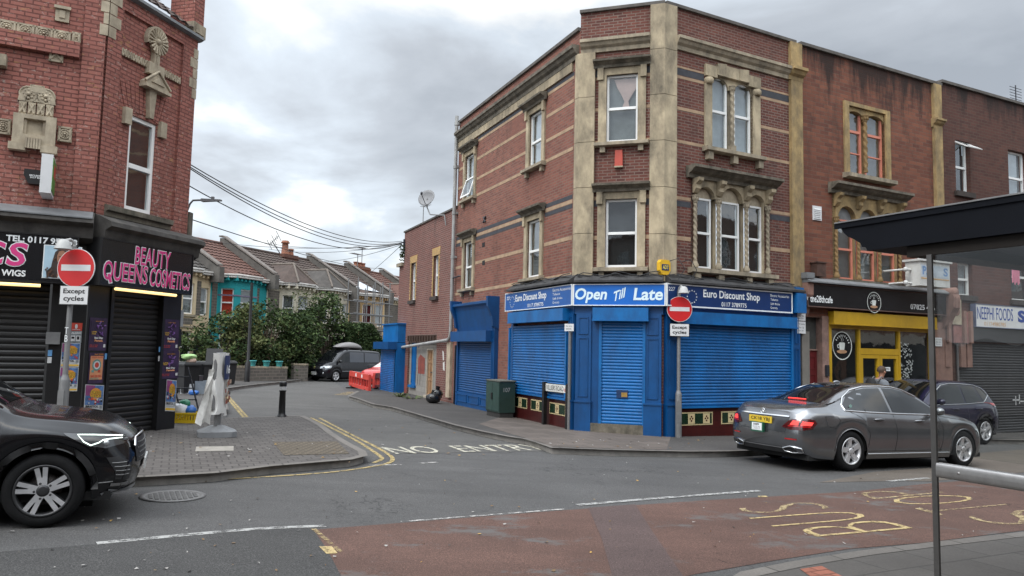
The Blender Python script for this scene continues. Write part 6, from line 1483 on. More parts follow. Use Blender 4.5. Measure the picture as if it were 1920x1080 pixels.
mb=MB();a,b=U[3]+.9,U[4]-.35;mb.face([roofp(a,.10,.13),roofp(b-.2,.10,.13),roofp(b-1.2,.42,.13)]);mb.face([roofp(U[3]+.3,.3,.13),roofp(U[3]+.9,.3,.13),roofp(U[3]+.7,.75,.13),roofp(U[3]+.3,.8,.13)])
o=mb.build('roof_sheet',mat('pale_sheet',(.50,.52,.55),.5,.15,4),org=roofp(a,.2));tag(o,'pale sheeting over the patched tan house roof','roof sheet')
def chimney(label,px,pyb,pyt,w_,depth_off,pots,m,rows_=0):
 u=T_.uz(px,pyb,depth_off)[0];z0=ZR-.8;z1=T_.uz(px,pyt,depth_off)[1]
 ch=thing('chimney',label,'chimney',T_.p(u,depth_off,z0));mb=MB()
 mb.fbox(T_,u-w_/2,u+w_/2,depth_off-.5,depth_off+.5,z0,z1-.25);mb.fbox(T_,u-w_/2-.06,u+w_/2+.06,depth_off-.56,depth_off+.56,z1-.25,z1-.1);mb.fbox(T_,u-w_/2-.02,u+w_/2+.02,depth_off-.5,depth_off+.5,z1-.1,z1)
 part('stack',mb,m,ch)
 for du,hh,rr in pots:
  mb=MB();mb.lathe(T_.p(u+du,depth_off,z1),(0,0,1),[(rr*1.1,0),(rr,.06),(rr*.85,hh*.5),(rr*.8,hh*.8),(rr*1.15,hh*.82),(rr*1.15,hh*.9),(rr*.9,hh*.92),(rr*.9,hh)],12);part('chimney_pot',mb,mat('terracotta',(.26,.105,.06),.8,.15),ch)
 return ch
BRD=brickmat('chimney_brick',(.16,.065,.045),(.11,.05,.04),(.13,.11,.09));BRO=brickmat('chimney_brick_orange',(.24,.09,.05),(.18,.07,.042),(.2,.15,.11))
chimney('brown brick chimney with a tall terracotta pot behind the pale cream house',535,495,478,1.5,-3.6,((-.1,1.0,.26),(.55,.5,.2)),BRD)
chimney('orange brick chimney with short pots above the tan house',673,520,500,1.7,-3.6,((-.5,.35,.22),(0,.35,.22),(.5,.35,.22)),BRO)
chimney('small chimney stub on the far red roof',697,527,523,1.0,-3.6,((-.2,.2,.16),(.2,.2,.16)),BRD)
def aerial(label,px,pyb,pyt,d,kind):
 u,z0=T_.uz(px,pyb,d);z1=T_.uz(px,pyt,d)[1];a=thing('tv_aerial',label,'aerial',T_.p(u,d,z0));mb=MB()
 if kind=='mast':mb.tube([T_.p(u,d,z0),T_.p(u,d,z1)],.035,6)
 else:mb.tube([T_.p(u+1.0,d,z0),T_.p(u,d,z1-.2)],.035,6)
 part('mast',mb,GALV,a);mb=MB();L=1.1
 if kind=='mast':
  mb.tube([T_.p(u-.9,d,z1),T_.p(u+.5,d,z1+.02)],.03,5)
  for k in range(7):uu=u-.85+.2*k;mb.tube([T_.p(uu,d-.3,z1+.01),T_.p(uu,d+.3,z1+.01)],.02,4)
 else:
  mb.tube([T_.p(u-.25,d,z1-.5),T_.p(u+.65,d,z1+.25)],.03,5)
  for k in range(7):t=k/6;c=T_.p(u-.25+.9*t,d,z1-.5+.75*t);mb.tube([c+T_.u*-.28+Vector((0,0,.3)),c+T_.u*.28+Vector((0,0,-.3))]if k%3==0 else[c+T_.u*-.1+Vector((0,0,.12)),c+T_.u*.1+Vector((0,0,-.12))],.022,4)
 part('dipole_array',mb,GALV,a)
aerial('slanted TV aerial beside the brown chimney',509,475,446,-3.6,'slant');aerial('taller TV aerial on the orange chimney',678,500,465,-3.6,'mast');aerial('shorter TV aerial on the orange chimney',670,500,477,-3.2,'mast')
sc0=thing('scaffolding','tube scaffolding in front of the pale and tan houses','scaffolding',T_.p((U[3]),1.4,gT));
ul=[tu(625,560),tu(643,560),tu(658,560),tu(673,560),tu(687,560)]
mb=MB();rs=random.Random(6)
for u in ul:
 for d in(1.2,2.0):mb.tube([T_.p(u,d,gT-.1),T_.p(u,d,ZE+rs.uniform(.3,1.0))],.045,6)
part('standard',mb,GALV,sc0);mb=MB()
for z in(gT+3.0,gT+3.5,gT+4.1,gT+5.0):
 for d in(1.2,2.0):mb.tube([T_.p(ul[0]-.5,d,z),T_.p(ul[-1]+.5,d,z)],.04,6)
for u in ul:mb.tube([T_.p(u,1.0,gT+3.0),T_.p(u,2.2,gT+3.0)],.04,6)
mb.tube([T_.p(ul[0],2.0,gT+1.2),T_.p(ul[2],2.0,gT+3.0)],.04,6);mb.tube([T_.p(ul[1],2.0,gT+3.0),T_.p(ul[2],2.0,gT+1.5)],.04,6)
part('ledger',mb,GALV,sc0);mb=MB();mb.fbox(T_,ul[0]-.6,ul[-1]+.6,1.15,2.0,gT+3.06,gT+3.12);mb.fbox(T_,ul[0]-.6,ul[2]+.3,2.02,2.06,gT+3.1,gT+3.5);part('scaffold_board',mb,mat('scaffold_wood',(.24,.19,.14),.9,.2),sc0)
def gwall(label,px0,px1,py,hgt,dout,m=None,pier=False):
 g0=gnd(px0,py,.12);g1=gnd(px1,py-.0,.12)
 mb=MB();t=(g1-g0).normalized();n=Vector((-t.y,t.x,0)).normalized()*.12
 z=hgt;c=[g0-n,g1-n,g1+n,g0+n];c=[Vector((p.x,p.y,gz(p.x,p.y,-.2)))for p in c];tp=[Vector((p.x,p.y,gz(p.x,p.y,.12)+z))for p in c]
 mb.hexa(c+tp);o=mb.build('garden_wall',m or RUB,org=(g0+g1)/2);tag(o,label,'wall')
 mb=MB();c2=[p+(p-(g0+g1)/2).normalized()*.03 for p in tp];mb.hexa([Vector((p.x,p.y,p.z+.002))for p in c2]+[p+Vector((0,0,.1))for p in c2]);part('coping',mb,STONE_S,o)
 return o
gwall('low rubble garden wall beneath the bushes',435,535,714,.62,0)
gwall('low rubble garden wall between the dark gateway and the van',548,574,711,.75,0)
gwall('rubble garden wall below the cream house',335,418,705,1.0,0)
gwall('long low garden wall behind the parked van',576,720,700,.9,0)
# = VEHICLES
def interp(tab,x):
 """smooth (monotone-ish) interpolation of a table of (x, y)"""
 if x<=tab[0][0]:return tab[0][1]
 if x>=tab[-1][0]:return tab[-1][1]
 for i in range(len(tab)-1):
  if tab[i][0]<=x<=tab[i+1][0]:
   x0,y0=tab[i];x1,y1=tab[i+1];t=(x-x0)/(x1-x0)
   s0=(y1-tab[i-1][1])/(x1-tab[i-1][0])if i>0 else(y1-y0)/(x1-x0)
   s1=(tab[i+2][1]-y0)/(tab[i+2][0]-x0)if i+2<len(tab)else(y1-y0)/(x1-x0)
   d=(y1-y0)/(x1-x0)
   lim=lambda s:0 if s*d<=0 else(max(-3*abs(d),min(3*abs(d),s)))
   s0,s1=lim(s0),lim(s1);h=x1-x0
   return(2*t**3-3*t**2+1)*y0+(t**3-2*t**2+t)*h*s0+(-2*t**3+3*t**2)*y1+(t**3-t**2)*h*s1
class Body:
 """lofted car body; x forward, y left, z up. T roof line, S shoulder line, Wd half width, G half width of the roof"""
 def __init__(s,x0,x1,T,S,Wd,G,sill,axles,rw,rearprof,frontprof,plan=.16,edge=.42,tumble=.5):
  s.x0,s.x1,s.T,s.S,s.Wd,s.G,s.sill,s.ax,s.rw=x0,x1,T,S,Wd,G,sill,axles,rw
  s.rp,s.fp,s.plan,s.edge=rearprof,frontprof,plan,edge
 def low(s,x):
  z=interp(s.sill,x)
  for a in s.ax:
   if abs(x-a)<s.rw:z=max(z,s.rz+math.sqrt(s.rw**2-(x-a)**2))
  return z
 rz=.33
 def section(s,x):
  w=interp(s.Wd,x);T=interp(s.T,x);S=min(interp(s.S,x),T-.02);zb=s.low(x);g=min(interp(s.G,x),w-.06)
  H=S-zb;zc=interp(s.sill,x);flat=max(0.0,min(1.0,(T-S)/.30))
  mid=zc+(S-zc)*.55
  P=[(w-.05 if zb<=zc+.01 else w-.005,zb)]
  for f,dy in((.10,-.022),(.25,-.008),(.42,.0),(.58,.0),(.74,-.012),(.84,-.03),(.93,-.048),(1.0,-.075)):
   P.append((w+dy,zb+(S-zb)*f))
  ys=P[-1][0]
  for f in(.12,.3,.5,.7,.86):
   yy=ys+(g-ys)*(f**(1.0 if flat>.5 else 1.0))*1.0
   P.append((yy-.0,S+(T-.07*flat-.01-S)*f))
  zt=T-.07*flat-.01
  for f,dz in((0.0,0),(.10,.55),(.25,.8),(.5,.93),(.75,.985),(1.0,1.0)):
   P.append((g*(1-f)*(1-.02),zt+(T-zt)*dz))
  return P
 def warp(s,x,y,z):
  """plan curve and lean of both ends"""
  tr=max(0.0,1-(x-s.x0)/s.edge);tf=max(0.0,1-(s.x1-x)/s.edge)
  x2=x
  if tr>0:x2+=(interp(s.rp,z)+s.plan*(abs(y)/.9)**2.6)*tr**1.5
  if tf>0:x2-=(interp(s.fp,z)+s.plan*1.5*(abs(y)/.9)**2.4)*tf**1.5
  return Vector((x2,y,z))
 def side(s,x,z):
  P=s.section(x)
  for(y0,z0),(y1,z1)in zip(P,P[1:]):
   if z0<=z<=z1 and z1>z0:return y0+(y1-y0)*(z-z0)/(z1-z0)
  return P[-6][0]
 def topz(s,x,y):
  P=s.section(x)[13:]
  for(y0,z0),(y1,z1)in zip(P,P[1:]):
   if y1<=abs(y)<=y0:return z0+(z1-z0)*(y0-abs(y))/max(1e-6,y0-y1)
  return P[-1][1]
 def mesh(s,root,m,name='body',step=.045):
  xs=set();n=int((s.x1-s.x0)/step)
  for i in range(n+1):xs.add(round(s.x0+(s.x1-s.x0)*i/n,4))
  for a in s.ax:
   for k in range(-10,11):xs.add(round(a+s.rw*sin(pi/2*k/10)*.9995,4))
  xs=sorted(xs);mb=MB()
  for sg in(1,-1):
   rows=[[s.warp(x,sg*y,z)for y,z in s.section(x)]for x in xs]
   if sg<0:rows=[r[::-1]for r in rows]
   mb.grid([r[::-1]for r in rows],0,True)
  for x in(xs[0],xs[-1]):
   P=s.section(x);rows=[]
   for y,z in P:rows.append([s.warp(x,y*t/6,z)for t in range(-6,7)])
   mb.grid(rows if x==xs[0]else[r[::-1]for r in rows],0,True)
  return mb.build(name,m,root,weld=True)
 def side_patch(s,pts,m,root,name,sg,off_=.005,thick=0,n=1,label=None):
  """panel following the flank, outline given as (x,z)"""
  mb=MB();bm=bmesh.new()
  vs_=[bm.verts.new((x,0,z))for x,z in pts];f=bm.faces.new(vs_)
  if n>1:
   x0=min(p[0]for p in pts);x1=max(p[0]for p in pts);z0=min(p[1]for p in pts);z1=max(p[1]for p in pts)
   for k in range(1,n):
    for co,no in(((x0+(x1-x0)*k/n,0,0),(1,0,0)),((0,0,z0+(z1-z0)*k/n),(0,0,1))):
     bmesh.ops.bisect_plane(bm,geom=bm.verts[:]+bm.edges[:]+bm.faces[:],plane_co=co,plane_no=no)
  for f in bm.faces:
   q=[s.warp(v.co.x,sg*(s.side(v.co.x,v.co.z)+off_),v.co.z)for v in f.verts]
   nn=(q[1]-q[0]).cross(q[2]-q[1]);mb.face(q if nn.y*sg>0 else q[::-1],0,True)
  bm.free();o=mb.build(name,m,root,weld=True)
  if label:o['label']=label
  return o
 def end_pt(s,y,z,rear=True,off_=.004):
  x=s.x0 if rear else s.x1;p=s.warp(x,y,z);p.x+=-off_ if rear else off_;return p
 def end_patch(s,pts,m,root,name,rear=True,off_=.006,n=6,wrap=None):
  """panel following an end, outline (y,z); points beyond the corner continue along the flank"""
  mb=MB();bm=bmesh.new();f=bm.faces.new([bm.verts.new((y,0,z))for y,z in pts])
  ys=[p[0]for p in pts];zs_=[p[1]for p in pts]
  for k in range(1,n):
   for co,no in(((min(ys)+(max(ys)-min(ys))*k/n,0,0),(1,0,0)),((0,0,min(zs_)+(max(zs_)-min(zs_))*k/n),(0,0,1))):
    bmesh.ops.bisect_plane(bm,geom=bm.verts[:]+bm.edges[:]+bm.faces[:],plane_co=co,plane_no=no)
  x=s.x0 if rear else s.x1
  for f in bm.faces:
   q=[]
   for v in f.verts:
    y,z=v.co.x,v.co.z;sg=1 if y>=0 else-1;wmax=s.side(x,z)
    if abs(y)<=wmax:p=s.warp(x,y,z)+Vector((-off_ if rear else off_,0,0))
    else:
     xx=x+(abs(y)-wmax)*(1 if rear else-1);p=s.warp(xx,sg*(s.side(xx,z)+off_),z)
    q.append(p)
   nn=(q[1]-q[0]).cross(q[2]-q[1]);want=Vector((-1 if rear else 1,0,0))+Vector((0,.4 if sum(p.y for p in q)>0 else-.4,0))
   mb.face(q if nn.dot(want)>0 else q[::-1],0,True)
  bm.free();return mb.build(name,m,root,weld=True)
 def screen(s,xa,xb,ya,yb,m,root,name,off_=.006,n=8):
  """windscreen or rear window over the roof line between xa (low) and xb (high)"""
  rows=[];mb=MB()
  for i in range(n+1):
   t=i/n;x=xa+(xb-xa)*t;hw=ya+(yb-ya)*t
   rows.append([Vector((x+.05*(1 if xb<xa else-1)*(1-(2*k/n-1)**2)*0,hw*(2*k/n-1),s.topz(x,hw*(2*k/n-1))+off_))for k in range(n+1)])
  if xb>xa:rows=[r[::-1]for r in rows]
  mb.grid(rows,0,True);return mb.build(name,m,root)
TYRE=mat('tyre',(.009,.009,.0095),.85,.2,12,.1,spec=.2);RIM=mat('alloy',(.62,.62,.63),.36,.08,8,metal=.6);RIMD=mat('alloy_dark',(.05,.05,.052),.4,.1,8,metal=.5)
CHROME=mat('chrome',(.75,.76,.77),.12,.03,5,metal=1.0);TRIM=mat('black_trim',(.018,.018,.019),.5,.2,8)
def wheel(root,x,y,r,rimr,wd,spokes,sg,twin=False,rim=None,sw=.05,machined=None):
 """tyre > rim; wheel centre at height r"""
 c=Vector((x,y,r));ax=Vector((0,sg,0));h=wd/2;mb=MB()
 mb.lathe(c,ax,[(rimr,-h),(r-.03,-h),(r-.006,-h+.03),(r,-h+.07),(r,h-.07),(r-.006,h-.03),(r-.03,h-.005),(rimr+.012,h),(rimr,h-.01),(rimr-.002,h-.10)],40,caps=False)
 w_=mb.build('wheel',TYRE,root);mb=MB()
 mb.lathe(c,ax,[(rimr+.002,h-.005),(rimr-.004,h+.004),(rimr-.022,h-.006),(rimr-.03,h-.07),(rimr-.03,h-.16)],40,caps=False)
 a0=ax.orthogonal().normalized();a0=Vector((0,0,1));b0=ax.cross(a0)
 def P(rr,th,d):return c+(a0*cos(th)+b0*sin(th))*rr+ax*d
 for k in range(spokes):
  th=2*pi*k/spokes+.15
  for dt in((-.16,.16)if twin else(0,)):
   t1=th+dt;w0,w1=(sw*.75,sw*.62)if twin else(sw,sw*1.1)
   if twin:t0=th+dt*1.35
   else:t0=th
   rin,rout=rimr*.17,rimr-.012
   q=[]
   for rr,ww,d,tt in((rin,w0,h-.012,t0),(rimr*.55,(w0+w1)/2*.85,h-.015,(t0+t1)/2),(rout,w1,h-.004,t1)):
    for s_ in(-1,1):q.append((rr,ww*s_,d,tt))
   pt=lambda rr,ww,d,tt:P(rr,tt,d)+(b0*cos(tt)-a0*sin(tt))*ww*.5
   top=[pt(*v)for v in q];bot=[pt(v[0],v[1]*1.25,v[2]-.05,v[3])for v in q]
   for i in(0,2):
    mb.face([top[i],top[i+1],top[i+3],top[i+2]],1);mb.face([top[i+1],bot[i+1],bot[i+3],top[i+3]],0);mb.face([bot[i],top[i],top[i+2],bot[i+2]],0)
 mb.lathe(c,ax,[(rimr*.24,h-.06),(rimr*.23,h-.012),(rimr*.12,h-.008),(0.0,h-.006)],20)
 rm=mb.build('rim',[rim or RIM,machined or rim or RIM],w_)
 mb=MB();mb.lathe(c,ax,[(rimr*.62,h-.13),(rimr*.60,h-.10),(rimr*.2,h-.09)],24,caps=False);mb.build('brake_disc',mat('brake_iron',(.10,.09,.085),.5,.3,10,metal=.6),w_)
 mb=MB()
 for k in range(5):a=2*pi*k/5;mb.lathe(P(rimr*.30,a+.4,h-.03),ax,[(.012,0),(.011,.02),(0,.021)],8)
 mb.build('wheel_bolt',RIMD,w_)
 mb=MB();mb.lathe(c,ax,[(rimr-.03,h-.16),(0,h-.165)],24);mb.build('inner_barrel',mat('barrel_black',(.006,.006,.006),.8),w_)
 return w_
def well(body,root):
 mb=MB()
 for a in body.ax:
  w_=interp(body.Wd,a)-.03
  for sg in(1,-1):
   n=16;rows=[[Vector((a+body.rw*cos(pi*k/n)*1.0,sg*yy,body.rz+body.rw*sin(pi*k/n)))for k in range(n+1)]for yy in(w_,w_-.35)]
   mb.grid(rows if sg>0 else rows[::-1],0,True);q=[Vector((a+body.rw*cos(pi*k/n),sg*(w_-.35),body.rz+body.rw*sin(pi*k/n)))for k in range(n+1)];mb.face(q+[Vector((a-body.rw,sg*(w_-.35),.12)),Vector((a+body.rw,sg*(w_-.35),.12))])
 zmin=min(z for _,z in body.sill);wd=max(y for _,y in body.Wd)-.1
 mb.box(body.x0+.25,body.x1-.25,-wd,wd,zmin-.02,zmin+.06)
 return mb.build('underbody',mat('underbody_black',(.008,.008,.008),.9),root)
def place_car(root,p,fwd):
 """wheels on the sloping road, nose along fwd"""
 up=Vector((SL*EX.x,SL*EX.y,1)).normalized();f=Vector((fwd.x,fwd.y,0));f.z=-SL*(f.x*EX.x+f.y*EX.y);f.normalize();l=up.cross(f).normalized();u=f.cross(l)
 root.matrix_world=Matrix(((f.x,l.x,u.x,p[0]),(f.y,l.y,u.y,p[1]),(f.z,l.z,u.z,gz(p[0],p[1],.004)),(0,0,0,1)))
def paint(name,col,metal=.0,rough=.28):
 t=NT(name);c=t.mix(t.ramp(t.noise(1.3,4,.6),[(.3,0),(.7,1)]),tuple(q*.88 for q in col),tuple(q*1.1 for q in col))
 g=t.noise(5,5,.7,vec=t.map(t.co.outputs['Object'],(1,1,1.5)));rr=t.ramp(g,[(.35,rough*.85),(.75,rough*1.15)])
 MATS[name]=t.fin(c,rr,metal,.45,.35);t.b.inputs['Coat Roughness'].default_value=.03;return MATS[name]
def door_lines(b,root,lines,sg=(1,-1),m=None):
 mb=MB()
 for s_ in sg:
  for pts in lines:
   P=[]
   for(xa,za),(xb,zb_)in zip(pts,pts[1:]):
    for k in range(7):t=k/6;x,z=xa+(xb-xa)*t,za+(zb_-za)*t;P.append((x,z))
   for(xa,za),(xb,zb_)in zip(P,P[1:]):
    d=Vector((xb-xa,zb_-za));L=d.length
    if L<1e-5:continue
    n_=Vector((-d.y,d.x))/L*.005
    q=[b.warp(x,s_*(b.side(x,z)+.0025),z)for x,z in((xa-n_.x,za-n_.y),(xb-n_.x,zb_-n_.y),(xb+n_.x,zb_+n_.y),(xa+n_.x,za+n_.y))]
    nn=(q[1]-q[0]).cross(q[2]-q[1]);mb.face(q if nn.y*s_>0 else q[::-1])
 return mb.build('panel_gap',m or TRIM,root)
def trim_line(b,root,pts,r,m,name,sg=(1,-1),off_=.006):
 mb=MB()
 for s_ in sg:
  P=[]
  for(xa,za),(xb,zb_)in zip(pts,pts[1:]):
   for k in range(5):t=k/5;P.append((xa+(xb-xa)*t,za+(zb_-za)*t))
  P.append(pts[-1]);mb.tube([b.warp(x,s_*(b.side(x,z)+off_),z)for x,z in P],r,6)
 return mb.build(name,m,root)
def handle(b,root,x,z,m,sg):
 mb=MB();y=b.side(x,z)
 mb.tube([Vector((x-.1,sg*(y+.0),z)),Vector((x-.085,sg*(y+.03),z+.004)),Vector((x,sg*(y+.035),z+.006)),Vector((x+.085,sg*(y+.03),z+.004)),Vector((x+.1,sg*y,z))],[.012,.016,.017,.016,.012],8);return mb.build('door_handle',m,root)
def mirror(b,root,x,z,sg,m,cover=None):
 y=b.side(x,z-.05);mb=MB();mb.ell((x,sg*(y+.14),z+.02),(.07,.11,.075),12,8);mb.tube([Vector((x+.02,sg*(y-.02),z-.05)),Vector((x,sg*(y+.1),z-.02))],.025,6);return mb.build('door_mirror',m,root)
def plate(b,root,y0,z0,text_,rear,mface,wd=.52,ht=.112,x_off=.012):
 mb=MB();x=b.end_pt(y0,z0,rear).x+(-x_off if rear else x_off);s=-1 if rear else 1
 mb.box(x-.008,x+.008,y0-wd/2,y0+wd/2,z0-ht/2,z0+ht/2);p=mb.build('number_plate',mface,root);mb=MB()
 text_into(mb,text_,lambda a,c:Vector((x+s*.010,y0+(-(a-.5)if rear else(a-.5))*wd*.84,z0+(c-.5)*ht*.62)),.015);mb.build('plate_lettering',BLACKP,p);return p
PLY=mat('plate_yellow',(.62,.42,.03),.4,.06);PLW=mat('plate_white',(.72,.72,.70),.4,.06)
LRED=mat('lamp_red',(.40,.008,.010),.12,.2,9,spec=.7,coat=.6);LGL=lamp('lamp_red_lit',(1,.05,.04),.5);LDARK=mat('lamp_smoke',(.06,.006,.007),.1,.2,9,coat=.6);LCLR=mat('lamp_clear',(.55,.57,.58),.08,.25,14,metal=.6,coat=.6);LINT=mat('lamp_inner',(.05,.052,.055),.15,.3,9,coat=.7)
# --- grey saloon 
PT_GREY=paint('paint_grey',(.21,.215,.225),.85,.22)
def saloon():
 b=Body(-2.46,2.46,[(-2.46,.965),(-2.30,1.035),(-2.0,1.075),(-1.72,1.10),(-1.45,1.19),(-1.1,1.33),(-.75,1.425),(-.35,1.465),(.0,1.465),(.35,1.435),(.75,1.30),(1.12,1.06),(1.25,1.00),(1.7,.945),(2.1,.87),(2.35,.76),(2.46,.62)],[(-2.46,.86),(-2.3,.93),(-1.9,.965),(-1.0,.955),(0,.925),(1.1,.90),(1.8,.85),(2.25,.74),(2.46,.56)],[(-2.46,.80),(-2.3,.86),(-2.0,.905),(-1.3,.926),(0,.925),(1.5,.922),(2.0,.90),(2.3,.84),(2.46,.72)],[(-2.46,.66),(-2.2,.74),(-1.75,.74),(-1.45,.66),(-.8,.585),(0,.60),(.5,.60),(1.15,.76),(1.6,.76),(2.2,.68),(2.46,.52)],[(-2.46,.30),(-2.2,.24),(-1.7,.20),(1.9,.20),(2.3,.22),(2.46,.26)],(-1.316,1.623),.365,[(.2,.12),(.4,.02),(.62,.0),(.8,.03),(.97,.10),(1.2,.14)],[(.2,.06),(.45,.0),(.6,.02),(.8,.12)],.17)
 b.rz=.335
 r=thing('grey_saloon','grey executive saloon car with taxi plate, brake lights lit, seen from behind','car')
 b.mesh(r,PT_GREY);well(b,r)
 for x in b.ax:
  for sg in(1,-1):wheel(r,x,sg*.80,.335,.225,.225,5,sg,sw=.085)
 b.screen(-1.66,-.80,.70,.56,CARGLASS,r,'rear_window');b.screen(1.08,.42,.70,.57,CARGLASS,r,'windscreen')
 for sg in(1,-1):
  wl=[(-1.32,1.02),(-1.30,1.10),(-1.12,1.235),(-.9,1.325),(-.62,1.375),(-.26,1.39),(-.26,.985)]
  b.side_patch(wl,CARGLASS,r,'rear_side_window',sg,.006,n=5)
  b.side_patch([(-.19,.985),(-.19,1.392),(.1,1.385),(.35,1.34),(.62,1.235),(.92,1.06),(.97,.97)],CARGLASS,r,'front_side_window',sg,.006,n=5)
  b.side_patch([(-.88,1.0),(-.84,1.0),(-1.0,1.285),(-1.04,1.27)],TRIM,r,'quarter_divider',sg,.010)
  handle(b,r,-.62,.86,PT_GREY,sg);handle(b,r,.42,.84,PT_GREY,sg);mirror(b,r,.84,1.0,sg,PT_GREY)
 ring=[(-1.36,1.0),(-1.35,1.09),(-1.2,1.215),(-.95,1.335),(-.62,1.405),(-.2,1.42),(.1,1.412),(.37,1.365),(.66,1.255)]
 trim_line(b,r,ring,.014,CHROME,'window_trim');trim_line(b,r,[(-1.36,1.0),(-.8,.975),(0,.958),(.95,.945)],.012,CHROME,'waist_trim');trim_line(b,r,[(-.93,.285),(.4,.285),(1.2,.285)],.012,CHROME,'sill_trim')
 door_lines(b,r,[[(-.22,.98),(-.20,.6),(-.25,.33)],[(.98,.93),(1.04,.7),(1.0,.45),(.95,.33)],[(-1.3,1.0),(-1.0,.86),(-.88,.62),(-.92,.40)],[(-.92,.33),(.98,.33)],[(1.0,.93),(1.5,.88),(2.1,.77)]])
 door_lines(b,r,[[(-1.88,.90),(-1.62,.90),(-1.58,.84),(-1.68,.72),(-1.86,.74),(-1.88,.90)]],(1,-1))
 for sg in(1,-1):
  base=[(.46,.70),(.62,.665),(.80,.665),(1.02,.70),(1.13,.79),(1.06,.84),(.88,.855),(.62,.835),(.56,.80)]
  o=b.end_patch([(sg*y,z)for y,z in base],LDARK,r,'rear_lamp',True,.010,9)
  b.end_patch([(sg*y,z)for y,z in((.60,.745),(.98,.745),(1.03,.80),(.64,.815))],LGL,o,'lit_segment',True,.014,7)
  b.end_patch([(sg*y,z)for y,z in((.57,.715),(.95,.715),(.96,.735),(.58,.735))],LRED,o,'reflector_band',True,.015,7)
  b.end_patch([(sg*y,z)for y,z in((.52,.50),(.72,.50),(.72,.52),(.52,.52))],LRED,r,'rear_reflector',True,.008,3)
 b.end_patch([(-.56,.865),(.56,.865),(.56,.885),(-.56,.885)],CHROME,r,'boot_trim',True,.020,8)
 b.end_patch([(-.52,.61),(.52,.61),(.56,.86),(-.56,.86)],mat('boot_panel',(.055,.058,.063),.3,.1,3,metal=.5,coat=.5),r,'boot_recess',True,.003,6)
 mb=MB();x=b.end_pt(0,.93,True).x-.025;c=Vector((x,0,.925));mb.tube([c+Vector((0,.045*cos(2*pi*k/20),.045*sin(2*pi*k/20)))for k in range(21)],.005,6)
 for k in range(3):a=pi/2+2*pi*k/3;mb.tube([c,c+Vector((0,.043*cos(a),.043*sin(a)))],[.009,.002],6)
 mb.build('star_emblem',CHROME,r)
 plate(b,r,.0,.785,'CK18 YBJ',True,PLY,.52,.112,.014)
 xx=b.end_pt(-.02,.66,True).x-.05;mb=MB();mb.box(xx-.012,xx+.03,-.13,.15,.57,.735);gp=mb.build('licence_plate',mat('taxi_green',(.015,.09,.05),.4,.1),r)
 mb=MB();mb.box(xx-.015,xx-.012,-.105,.125,.595,.72);mb.build('plate_face',WHITE,gp);mb=MB()
 text_into(mb,'5089',lambda a,c_:Vector((xx-.017,.09-.13*a,.675+.035*c_)),.02)
 for k in range(3):text_into(mb,('PRIVATE HIRE','VEHICLE','LICENCE')[k],lambda a,c_,k=k:Vector((xx-.017,.10-.17*a,.650-.02*k+.012*c_)))
 mb.build('plate_lettering',BLACKP,gp)
 b.end_patch([(-.74,.27),(.74,.27),(.78,.36),(-.78,.36)],TRIM,r,'rear_diffuser',True,.004,8)
 for sg in(1,-1):
  mb=MB();P=[b.end_pt(sg*y,z,True,.012)for y,z in((.46,.35),(.60,.39),(.78,.37),(.80,.31),(.62,.285),(.48,.30))];mb.tube(P+[P[0]],.012,6);o=mb.build('exhaust_trim',CHROME,r)
  mb=MB();mb.face([p+Vector((.02,0,0))for p in(P if sg<0 else P[::-1])]);mb.build('exhaust_opening',DARKIN,o)
 b.end_patch([(-.46,.345),(.46,.345),(.46,.360),(-.46,.360)],CHROME,r,'diffuser_trim',True,.010,8)
 mb=MB();P=[Vector((-1.60,y,b.topz(-1.60,y)+.012))for y in(-.2,-.1,0,.1,.2)];mb.tube(P,.012,6);mb.build('high_brake_light',LGL,r)
 mb=MB();mb.lathe(Vector((-1.18,-b.side(-1.18,1.06)-.012,1.07)),(0,-1,0),[(.035,0),(.035,.002)],14);mb.build('window_sticker',mat('sticker_pale',(.25,.4,.36),.5),r)
 for sg in(1,-1):b.end_patch([(sg*y,z)for y,z in((.50,.60),(.86,.60),(.98,.70),(.60,.72))],LCLR,r,'headlight',False,.006,4)
 mb=MB();x=-.62;z=b.topz(x,0);mb.ell((x,0,z+.015),(.09,.03,.035),10,6);mb.build('roof_aerial',PT_GREY,r)
 return r
car=saloon()
rearw=gnd(1592,884,.0);frw=gnd(1804,871.5,0)
f=(frw-rearw);f.z=0;f.normalize()
lft=Vector((-f.y,f.x,0))
c0_=rearw+f*1.316+lft*.86
c1_=frw-f*1.623+lft*.86
KS=1.10
hb_=min((abs((lambda q:960+FPX*(q-CAM).dot(cR)/(q-CAM).dot(cF))(rearw+Vector((sin(R_(a/4)),cos(R_(a/4)),0))*2.94*KS)-1804),a/4)for a in range(200,440))[1]
f=hd(hb_)
lft=Vector((-f.y,f.x,0));cm=rearw+(f*1.316+lft*.86)*KS
place_car(car,(cm.x,cm.y),f);car.scale=(KS,KS,KS)
